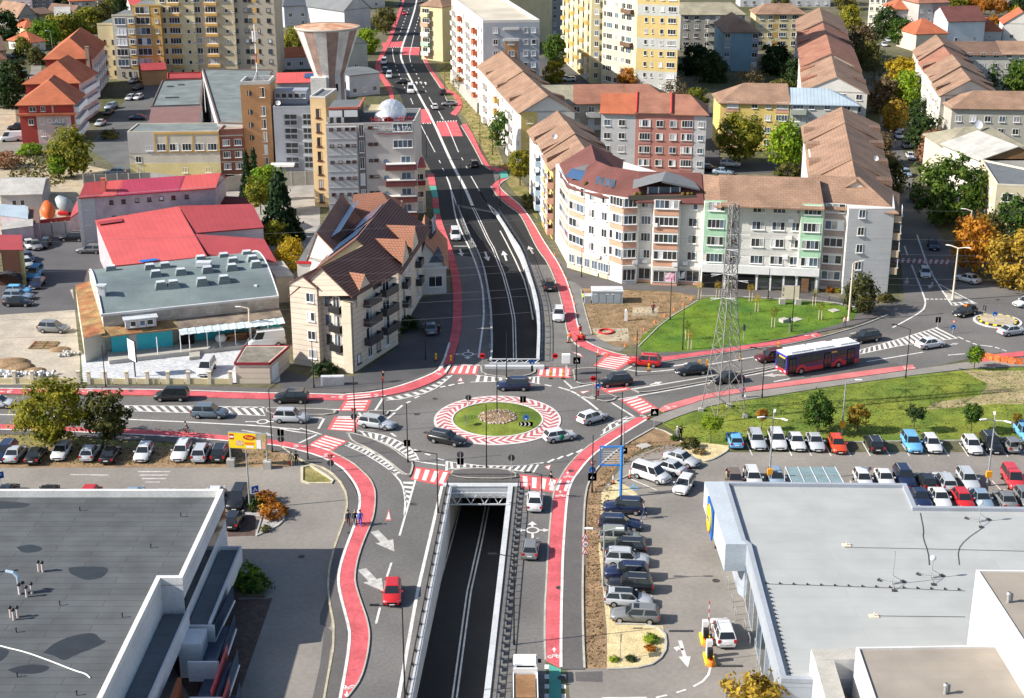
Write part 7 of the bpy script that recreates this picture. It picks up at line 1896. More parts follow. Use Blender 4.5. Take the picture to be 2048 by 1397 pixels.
def paint(c):
 cs={'white':(.60,.61,.62),'silver':(.42,.45,.48),'grey':(.17,.175,.18),'black':(.012,.013,.015),'navy':(.012,.02,.06),'blue':(.006,.04,.19),'red':(.50,.018,.02),'maroon':(.09,.012,.016),'bluegrey':(.10,.14,.18),'orange':(.62,.06,.015),'green':(.22,.24,.2),'brown':(.16,.115,.085),'pickup':(.22,.27,.30),'ice':(.22,.30,.39),'tomato':(.56,.035,.045)}
 if c not in PAINTS:PAINTS[c]=M('paint_'+c,cs[c],.28,0,1,.5,fine=0,coat=.6)
 return PAINTS[c]
def car(k,col,u,v,hd,label,anchor='c',group=None,detail=True,sc=1.,cat=None,z=.02,roofcol=None):
 L=KIND[k][0]*sc;d=Vec((math.cos(R(hd)),math.sin(R(hd)),0));p=G(u,v);p+=d*(L/2)*{'c':0,'f':-1,'r':1}[anchor];p.z=z
 T=Thing('parked_car' if group else 'car',label,cat or('van' if 'van' in k else 'car'),p,group,R(hd));T.o.scale=(sc,)*3
 for nm,key,me in car_meshes(k):
  if not detail and nm in('number_plate','grille','mirror','roof_rail'):continue
  o=link(nm,me,T.o)
  if nm in('body','mirror'):omat(o,paint(col))
 L0,W0=KIND[k][0],KIND[k][1]
 for x in(.305,-.295):
  for y in(-1,1):
   w=link('wheel',TYRE,T.o,(x*L0,y*(W0/2-.09),.325))
   if detail:link('rim',RIMM,w)
 return T
for a in(('suv','navy',1027,779,180,'dark navy SUV driving round the far side of the roundabout'),('wagon','silver',754,855,342,'silver estate car entering the roundabout from the left crossing'),('wagon','black',894,886,336,'black estate car leaving the chevron ring at lower left'),('hatch','white',1119,880,22,'white hatchback with green door emblem at the lower right of the roundabout'),('hatch','white',1184,843,39,'plain white hatchback heading out of the roundabout to the upper right'),('suv','black',1230,771,194,'black SUV crossing the red hatched crossing towards the roundabout'),('suv','red',1289,731,167,'bright red SUV at the striped crossing below the dirt plot'),('sedan','black',1383,748,193,'black saloon driving left, just left of the pylon'),('suv','maroon',1542,722,196,'dark maroon SUV right in front of the bus'),('sedan','black',1454,765,196,'black saloon seen through the legs of the pylon'),('suv','black',1730,683,202,'black SUV at the tip of the white hatched wedge'),('sedan','white',1860,695,22,'white saloon driving right along the hatched wedge'),('hatch','black',1929,631,213,'black hatchback with orange roof sign beside the small roundabout'),('sedan','silver',2024,669,20,'silver saloon below the small roundabout at the right edge'),('sedan','white',2052,612,205,'white car cut by the right edge of the picture'),('sedan','white',1934,564,130,'white saloon turning in beside the tall concrete lamp'),('hatch','white',1850,553,258,'white hatchback waiting in the shade of the side street'),('hatch','navy',1866,497,262,'dark blue car in deep shade behind the worn crossing'),('mpv','black',344,800,180,'black people carrier driving left below the wall piers'),('suv','black',583,804,180,'black SUV with bright wheels beside the small utility house'),('suv','bluegrey',420,834,357,'blue grey SUV passing the hatched median'),('suv','silver',583,843,357,'silver SUV waiting before the left crossing'),('hatch','white',-2,814,0,'white car partly out of frame behind the big tree at left'),('sedan','white',1069,1029,88,'white saloon seen from behind beside the tunnel mouth','r'),('hatch','grey',1059,1125,86,'dark hatchback with red side following the white saloon','r'),('hatch','red',784,1217,273,'bright red hatchback driving towards the camera beside the ramp','f'),('van','white',912,484,275,'white van approaching on the road left of the far ramp','f'),('suv','black',1100,586,95,'dark open backed car driving away right of the far ramp','r'),('suv','white',1117,647,267,'white SUV facing the camera right of the far ramp','f'),('sedan','bluegrey',864,674,100,'dark saloon parked in shade beside the guest house','r'),('hatch','black',951,337,104,'black car in the shadow band on the northern road','r'),('bigvan','white',822,189,275,'white van in front of the black arrow line on the distant road','f'),('hatch','white',871,221,100,'white car with red tail driving away past the far red crossing','r'),('van','silver',778,158,272,'silver van coming out of the shade on the distant road','f'),('suv','black',769,149,272,'dark SUV tailing the silver van far up the road','f'),('van','white',767,130,270,'white van parked by the green patch far up the road','f'),('suv','black',887,192,95,'black car stopped in the lay-by on the right of the distant road','r'),('sedan','grey',899,212,180,'grey car across the lay-by mouth beside the far bus stop'),('hatch','red',809,30,270,'tiny red car near the top of the road'),('hatch','navy',801,12,270,'tiny dark car at the very top of the road on the left'),('suv','grey',839,6,90,'tiny grey car at the very top of the road on the right'),('sedan','black',806,168,180,'black car turning across the distant road behind the white van'),('van','white',406,757,268,'white delivery van on the pale setts behind the low wall','f'),('bigvan','white',533,692,200,'white minibus half hidden behind the small utility house'),('suv','grey',108,664,355,'dark grey SUV alone on the pale concrete yard'),('suv','white',1454,1302,92,'white SUV waiting beside the car park barriers','r'),('hatch','white',1357,994,247,'white hatchback driving down between the car park rows','f'),('sedan','silver',1437,1016,270,'silver saloon with sunroof beside the store sign','f'),('tomato' and 'van','tomato',2036,986,268,'bright red van at the right end of the second car park row','f')):
 car(*a[:6],anchor=a[6]if len(a)>6 else 'c',detail=a[3]>250)
GL_='cars parked in the left row by the road'
for k,c,u,v,h,lb,an in(('suv','navy',0,930,270,'dark blue car half cut off at the left end of the left row','f'),('sedan','silver',20,931,90,'silver saloon with blue tinted roof, second in the left row','r'),('sedan','black',62,934,90,'black saloon seen from behind between silver and white cars','r'),('hatch','white',114,926,270,'white hatchback with dark windscreen in front of the big tree','f'),('hatch','silver',172,928,90,'silver hatchback with black rear screen in the left row','r'),('sedan','black',212,933,90,'black saloon with pink tail lamp in the left row','r'),('hatch','white',280,929,270,'white hatchback standing alone, gaps on both sides','f'),('wagon','white',355,928,270,'white estate leading the last three of the left row','f'),('suv','silver',396,930,90,'silver SUV with roof rails between the white estate and black SUV','r'),('suv','black',435,930,90,'black SUV last in the left row beside the yellow billboard','r'),('mpv','black',468,1026,268,'large black people carrier at the corner of the near office','f'),('hatch','black',460,1066,88,'black hatchback with red tail lamp beside the stone bed','r'),('sedan','black',2,1012,90,'dark car roof peeping over the office parapet at far left','r'),('sedan','black',84,1014,90,'black car roof just showing over the office parapet','r'),('mpv','red',171,1020,90,'red car roof showing above the office parapet','r'),('sedan','ice',258,1018,90,'pale blue car roof barely showing over the office parapet','r'),('suv','silver',329,1008,90,'silver SUV standing clear behind the office parapet','c'),('sedan','white',386,1024,90,'white car roof second from the parapet corner','r'),('suv','white',424,1020,90,'white car roof nearest the parapet corner','r')):
 car(k,c,u,v,h,lb,an,GL_)
GR_='cars parked in the row along the grass'
for k,c,u,v,h,lb,an in(('hatch','blue',1474,902,90,'dark blue hatchback at the left end of the grass row','r'),('wagon','silver',1519,905,270,'silver estate second from the left in the grass row','f'),('suv','white',1560,905,270,'big white crossover behind the three armed lamp','f'),('sedan','white',1599,907,270,'white saloon between the crossover and a silver car','f'),('sedan','silver',1637,908,270,'silver saloon left of the orange red car','f'),('hatch','orange',1681,912,270,'orange red hatchback in the grass row','f'),('wagon','black',1756,911,90,'black estate with silver roof rails and tail to the camera','r'),('suv','blue',1832,911,270,'bright blue SUV under a round crowned tree','f'),('hatch','white',1872,911,270,'white hatchback just right of the bright blue SUV','f'),('hatch','white',1953,914,270,'white hatchback left of the dark car at the right lamp','f'),('suv','black',1993,912,270,'black car behind the right three armed lamp','f'),('hatch','grey',2031,911,90,'dark hatchback with a man at its open boot','r'),('suv','blue',2062,890,270,'blue car cut off by the right edge in the grass row','f')):
 car(k,c,u,v,h,lb,an,GR_)
GB_='cars parked behind the supermarket'
for k,c,u,v,h,lb,an in(('hatch','brown',1474,985,270,'brown car partly hidden at the left back corner of the supermarket','f'),('wagon','white',1512,984,270,'white estate beside the left orange lamp box','f'),('hatch','ice',1558,982,270,'pale blue car left of the glazed trolley shelter','f'),('hatch','white',1733,984,270,'white hatchback first right of the trolley shelter','f'),('sedan','white',1778,984,270,'white saloon with spoiler second right of the trolley shelter','f'),('suv','navy',1818,982,270,'navy car nose to nose with another at the roof notch','f'),('hatch','black',1861,987,90,'black car with red tail lamps behind the white saloon','r'),('wagon','silver',1900,989,90,'silver estate with black rear window behind the red coupe','r'),('wagon','silver',1947,987,270,'silver estate facing the camera left of the orange lamp box','f'),('sedan','navy',1851,1024,270,'navy saloon in the front row against the roof notch','f'),('sedan','white',1890,1024,270,'white saloon in the front row right of the navy one','f'),('hatch','red',1936,1026,270,'red hatchback in the front row','f'),('sedan','ice',1974,1026,270,'pale blue saloon under the rear dish','f'),('sedan','grey',2022,1026,90,'dark grey car right of the lamp base in the front row','r'),('hatch','grey',2062,1022,270,'grey car at the right edge of the front row','f')):
 car(k,c,u,v,h,lb,an,GB_)
GD_='cars parked in the column beside the gravel'
for k,c,u,v,h,lb in(('suv','navy',1247,1024,174,'navy SUV nose out at the top of the column beside the blue pole'),('wagon','navy',1241,1057,354,'dark blue estate second in the column'),('suv','green',1240,1085,354,'grey green SUV with roof rails in the column'),('wagon','black',1247,1104,174,'black estate with white roof rail, fourth in the column'),('suv','silver',1253,1129,354,'silver coupe SUV in the middle of the column'),('suv','navy',1253,1156,174,'navy SUV with a person loading its boot'),('suv','black',1260,1181,174,'black SUV with chrome roof rail near the column end'),('wagon','silver',1257,1209,354,'silver estate with dark glass roof'),('wagon','grey',1270,1240,174,'graphite estate last in the column next to the gravel bed')):
 car(k,c,u,v,h,lb,'c',GD_)
for k,c,u,v,h,lb in(('sedan','silver',1363,927,322,'silver saloon parked askew nearest the planting'),('sedan','silver',1336,944,142,'silver coupe parked askew with tail lamps to the lot'),('van','white',1302,959,322,'white van with windows beside the blue disabled symbol')):car(k,c,u,v,h,lb,'c','cars parked askew')
GY_='cars in the yards on the left'
for k,c,u,v,h,lb in(('hatch','white',60,496,300,'white car with open bonnet by the metal fence'),('sedan','grey',72,497,300,'grey saloon beside the open bonnet car'),('hatch','black',90,494,270,'black car by the grey sheet metal fence'),('suv','black',146,482,180,'black car at the back corner of the yard by the lavender wing'),('wagon','grey',180,506,178,'grey estate in the sun beside the bright red hall'),('sedan','navy',56,522,300,'dark blue saloon in the shade behind the glazed front'),('hatch','silver',54,533,300,'pale car tucked behind the glazed front'),('van','blue',70,555,270,'blue van in the yard shade'),('sedan','navy',76,573,270,'dark blue saloon below the blue van'),('hatch','blue',38,588,0,'blue car topmost of the three side by side'),('wagon','ice',37,599,0,'pale blue estate in the middle of three side by side'),('sedan','black',37,612,0,'black saloon lowest of three side by side'),('wagon','pickup',230,350,178,'pale blue pickup beside the yellow workshop'),('sedan','white',268,166,250,'white car in the sun at the back of the court'),('hatch','black',276,180,250,'dark car below the white one at the back of the court'),('hatch','silver',261,200,260,'silver car left of a pair in the court'),('hatch','white',277,199,260,'white car right of a pair in the court'),('suv','ice',223,218,255,'pale car along the wall of the pink units'),('sedan','navy',275,240,180,'dark blue saloon crossing the court'),('sedan','silver',201,251,265,'grey car in shade at the mouth of the court'),('sedan','black',218,229,265,'black car in shade along the pink units'),('bigvan','white',24,283,190,'big white van left of the red and pink units'),('suv','black',34,260,190,'dark van behind the big white van'),('sedan','white',2,203,200,'white car at the left edge above the street'),('hatch','silver',4,216,200,'silver car at the left edge above the street'),('hatch','navy',28,116,290,'dark car up the shaded left street'),('hatch','navy',50,152,290,'dark blue car beside the middle red unit'),('suv','black',44,178,290,'black car lower down the shaded left street'),('hatch','white',592,130,180,'white car behind the shaded tower wing, left of a pair'),('hatch','white',609,131,180,'white car behind the shaded tower wing, right of a pair')):
 car(k,c,u,v,h,lb,'c',GY_,u>0 and v>300)
GS_='cars in the streets between the blocks'
for k,c,u,v,h,lb in(('suv','white',1460,333,350,'white SUV in the sun behind the mint and white block'),('hatch','black',1417,342,350,'dark car in shade beside the pink block'),('sedan','ice',1446,349,340,'pale saloon below the white SUV, half behind the roof'),('hatch','white',1138,163,180,'white car at the foot of the left yellow tower'),('hatch','silver',1124,161,180,'silver car left of the white one at the tower foot'),('van','ice',1797,262,268,'pale van in the tree shade of the side street'),('hatch','silver',1797,277,268,'silver car in front of the pale van'),('hatch','grey',1812,296,268,'dark car half under the street trees'),('sedan','white',1821,318,268,'white car in a patch of sun in the side street'),('hatch','ice',1812,352,268,'pale car at the edge of the big green tree shade'),('suv','black',1832,403,88,'black car with red tail lamps under the big green tree'),('hatch','white',1768,93,268,'white car parked among brown trees'),('hatch','silver',1776,84,268,'silver car parked among brown trees'),('suv','grey',1742,80,268,'grey car under the trees by the ivory block')):
 car(k,c,u,v,h,lb,'c',GS_,v>300)
g=MB();g.lathe([(.36,0),(.36,.012),(.01,.02)],(0,0,0),14);gm=g.data('door_emblem',[M('emblem_green',(.02,.22,.13),.5,0,1,.3,fine=0)])
for o in list(COL.objects):
 lb=o.get('label','')
 if lb.startswith('white hatchback with green'):
  e=link('door_emblem',gm,o,(-.1,-.885,.68));e.rotation_euler=(R(90),0,0)
 if lb.startswith('black hatchback with orange roof'):
  g=MB();g.box((0,0,1.58),(.25,.6,.2));link('roof_sign',g.data('roof_sign',[ORNG]),o)
 if lb.startswith('silver saloon with sunroof')or lb.startswith('graphite'):
  g=MB();g.box((-.1,0,1.455 if 'saloon' in lb else 1.495),(.5,.85,.02));link('sunroof',g.data('sunroof',[CGLASS]),o)
 if 'dark glass roof' in lb:
  g=MB();g.box((-.5,0,1.495),(1.7,.9,.02));link('glass_roof',g.data('glass_roof',[CGLASS]),o)
 if 'open boot' in lb:
  g=MB();g.box((-1.75,0,1.75),(.9,1.3,.06));link('boot_lid',g.data('boot_lid',[paint('grey')]),o)
p=G(1634,737);hd=R(204);BL,BW,BH=11.9,2.55,3.
T=Thing('bus','dark blue and red city bus with white roof driving left past the pylon','bus',(p.x,p.y,.02),rz=hd)
def bx(nm,c,s,mt,par=None):m=MB();m.box(c,s);return T.lpart(nm,m,mt,par)
BNAVY=M('bus_navy',(.015,.02,.11),.3,0,1,.5,fine=0,coat=.5);BRED=M('bus_red',(.55,.025,.04),.3,0,1,.5,fine=0,coat=.5);BBLU=M('bus_blue',(.05,.05,.48),.3,0,1,.5,fine=0)
bx('body',(0,0,1.75),(BL,BW,2.6),BNAVY);bx('lower_body',(0,0,.72),(BL+.02,BW+.02,.6),BRED)
bx('roof',(0,0,3.1),(BL,BW-.1,.12),SWHITE)
for x,l,w in((3.4,3.4,2.),(-.2,3.,2.),(-4.2,2.6,1.9)):bx('roof_pod',(x,0,3.28),(l,w,.26),SWHITE)
bx('hatch',(1.5,0,3.2),(.9,1.6,.12),M('bus_vent',(.25,.35,.45),.5))
for sg in(-1,1):
 for i in range(6):
  if sg>0 and i in(0,3,5):
   o=bx('door',(5.-i*1.9,sg*(BW/2+.012),1.5),(1.25,.04,2.2),DARK);bx('door_glass',(4.72-i*1.9,sg*(BW/2+.035),1.55),(.5,.02,1.9),CGLASS,o);bx('door_glass',(5.28-i*1.9,sg*(BW/2+.035),1.55),(.5,.02,1.9),CGLASS,o)
  else:bx('window',(4.9-i*1.93,sg*(BW/2+.012),2.05),(1.8,.03,1.15),CGLASS)
 for x in(3.5,-2.6):
  m=MB()
  for k in range(10):t0,t1=math.pi*k/10,math.pi*(k+1)/10;m.face([(x+r_*math.cos(t),sg*(BW/2+.016),.5+r_*math.sin(t))for r_,t in(((.6,t0),(.95,t0),(.95,t1),(.6,t1))if sg<0 else((.6,t1),(.95,t1),(.95,t0),(.6,t0)))])
  T.lpart('wheel_arch',m,BRED)
  m=MB();m.tube((x,sg*(BW/2-.28),.5),(x,sg*(BW/2+.02),.5),.5,16);o=T.lpart('wheel',m,RUBBER);m=MB();m.tube((x,sg*(BW/2+.0),.5),(x,sg*(BW/2+.035),.5),.28,12);T.lpart('rim',m,RIM,o)
 m=MB();m.tube((BL/2-.1,sg*1.2,2.75),(BL/2+.5,sg*1.35,2.6),.04,5);m.box((BL/2+.5,sg*1.38,2.35),(.12,.25,.5));T.lpart('mirror',m,BLACKM)
 bx('headlight',(BL/2+.012,sg*.95,.75),(.03,.35,.2),LAMP);bx('front_pillar',(BL/2+.005,sg*1.22,1.9),(.05,.13,2.3),BBLU);bx('taillight',(-BL/2-.012,sg*1.1,.9),(.03,.15,.5),TAIL)
bx('windscreen',(BL/2+.012,0,1.85),(.03,2.25,1.75),CGLASS);bx('brow',(BL/2+.01,0,2.93),(.06,2.5,.2),BBLU);bx('destination_display',(BL/2+.03,.2,2.6),(.02,1.4,.2),M('led_amber',(.85,.45,.1),.5,0,1,.3,fine=0));bx('number_plate',(BL/2+.02,0,.5),(.02,.5,.12),PLATE);bx('side_display',(-1.7,BW/2+.03,2.55),(.9,.02,.2),MATS['led_amber'])
p=G(1050,1352);T=Thing('truck','white truck with open bed at the bottom edge, driving away','truck',(p.x,p.y-2.9,.02),rz=R(90))
for nm,c,s,mt in(('cab',(2.,0,1.5),(1.7,2.,1.3),SWHITE),('cab_roof',(1.95,0,2.2),(1.5,1.85,.16),SWHITE),('bonnet',(3.,0,1.1),(.5,1.95,.6),SWHITE),('rear_window',(1.14,0,1.85),(.03,1.5,.5),CGLASS),('chassis',(0,0,.6),(5.6,1.2,.3),BLACKM),('bed_front',(.95,0,1.5),(.12,2.1,1.),SWHITE),('bed_floor',(-1.,0,1.),(3.9,2.1,.12),SWHITE),('bed_side',(-1.,1.02,1.3),(3.9,.08,.6),SWHITE),('bed_side',(-1.,-1.02,1.3),(3.9,.08,.6),SWHITE),('load',(-1.,0,1.25),(3.5,1.7,.5),WOOD),('mirror',(2.4,1.25,1.8),(.1,.3,.35),BLACKM),('mirror',(2.4,-1.25,1.8),(.1,.3,.35),BLACKM)):bx(nm,c,s,mt)
for x in(2.2,-1.6):
 for y in(-.9,.9):m=MB();m.tube((x,y-.13,.42),(x,y+.13,.42),.42,14);T.lpart('wheel',m,RUBBER)
# ================================================================ trees and shrubs
def leaf_cloud(seed,R_,asp,ncl,nl,leaf,low=-.75,spread=.3,cone=False):
 g=random.Random(seed);V,F=[],[]
 for c in range(ncl):
  while 1:
   d=Vec((g.uniform(-1,1),g.uniform(-1,1),g.uniform(low,1)))
   if .15<d.length<1:break
  d=d.normalized()*(d.length**.45)*g.uniform(.72,1.)
  if cone:h=g.random()**1.3;a=g.uniform(0,6.283);d=Vec((math.cos(a)*(1-h)*.8,math.sin(a)*(1-h)*.8,h*2-1))
  cr=spread*g.uniform(.6,1.25)*(.6 if cone else 1)
  for l in range(nl):
   o=Vec((g.gauss(0,.5),g.gauss(0,.5),g.gauss(0,.42)))*cr;p=d+o
   n=(o.normalized()*.8+d*.5+Vec((g.uniform(-1,1),g.uniform(-1,1),g.uniform(-.3,1)))*.9).normalized()
   x=n.orthogonal().normalized();t=g.uniform(0,6.283);x=x*math.cos(t)+n.cross(x)*math.sin(t);y=n.cross(x);s=leaf/R_*g.uniform(.6,1.3)
   b=len(V);V+=[p+x*s,p+y*s*.6,p-x*s,p-y*s*.6];F.append((b,b+1,b+2,b+3))
 me=bpy.data.meshes.new('crown');me.from_pydata([(v.x*R_,v.y*R_,v.z*R_*asp)for v in V],[],F);me.materials.append(BARK);return me
CR={'S':[leaf_cloud(1,1.2,1.,46,34,.13),leaf_cloud(2,1.2,.92,46,34,.13)],'M':[leaf_cloud(3,3,1.05,62,44,.26,-.8,.27),leaf_cloud(4,3,1.15,56,44,.26,-.8,.3)],'L':[leaf_cloud(5,5,.95,90,62,.30,-.8,.24),leaf_cloud(6,5,.9,84,62,.30,-.8,.25)],'C':[leaf_cloud(7,2.5,2.,120,34,.24,cone=True,spread=.3)],'B':[leaf_cloud(8,1.,.75,34,30,.12,-.2)],'T':[leaf_cloud(9,3,1.05,60,12,.2,-.8,.3)]}
CRS={'S':1.2,'M':3,'L':5,'C':2.5,'B':1.,'T':3}
LG=dict(green=LEAF('leaf_green',(.017,.051,.012),(.051,.116,.017),(.145,.203,.029)),dark=LEAF('leaf_dark',(.012,.029,.010),(.029,.061,.017),(.072,.109,.029)),yg=LEAF('leaf_yellow_green',(.058,.087,.012),(.174,.189,.020),(.406,.348,.036)),lime=LEAF('leaf_lime',(.058,.131,.012),(.160,.275,.017),(.348,.435,.029)),yellow=LEAF('leaf_yellow',(.20,.15,.012),(.45,.32,.02),(.62,.45,.03)),ochre=LEAF('leaf_ochre',(.160,.116,.017),(.377,.254,.036),(.609,.420,.058)),orange=LEAF('leaf_orange',(.22,.085,.015),(.42,.16,.02),(.55,.28,.03)),brown=LEAF('leaf_brown',(.087,.065,.036),(.189,.138,.065),(.319,.232,.102)),olive=LEAF('leaf_olive',(.036,.049,.014),(.102,.102,.029),(.217,.189,.043)),fir=LEAF('leaf_fir',(.010,.029,.013),(.022,.052,.020),(.043,.080,.029)),rust=LEAF('leaf_rust',(.160,.072,.043),(.348,.174,.102),(.493,.319,.174)))
TI=[0]
def tree(kind,u,v,h,r,lf,label,lean=0,group=None,name=None,z0=0.):
 TI[0]+=1;g=random.Random(TI[0]*7);p=G(u,v);p.z=z0
 bush=kind=='B'
 T=Thing(name or('shrub' if bush else 'fir_tree' if kind=='C' else 'tree'),label,'shrub' if bush else 'tree',p,group)
 me=CR[kind][TI[0]%len(CR[kind])];k=r/CRS[kind]
 cz=h*.5 if kind=='C' else r*.35 if bush else h-r*.95
 kz=h/10.2 if kind=='C' else k
 c=link('foliage' if bush else 'crown',me,T.o,(lean,0,cz),g.uniform(0,6.28),(k,k*g.uniform(.9,1.1),kz));omat(c,LG[lf])
 if not bush:
  m=MB();tr=max(.06,r*.055);top=Vec((lean*.9,0,cz+r*.2));m.tube((0,0,-.05),top,tr,7,0,tr*.4)
  for i in range(5):
   a=i*1.257+g.random();b=Vec((lean*.5,0,cz*.62));m.tube(b,b+Vec((math.cos(a)*r*.6,math.sin(a)*r*.6,r*.7)),tr*.5,5,0,tr*.15)
  T.lpart('trunk',m,BARK)
 return T
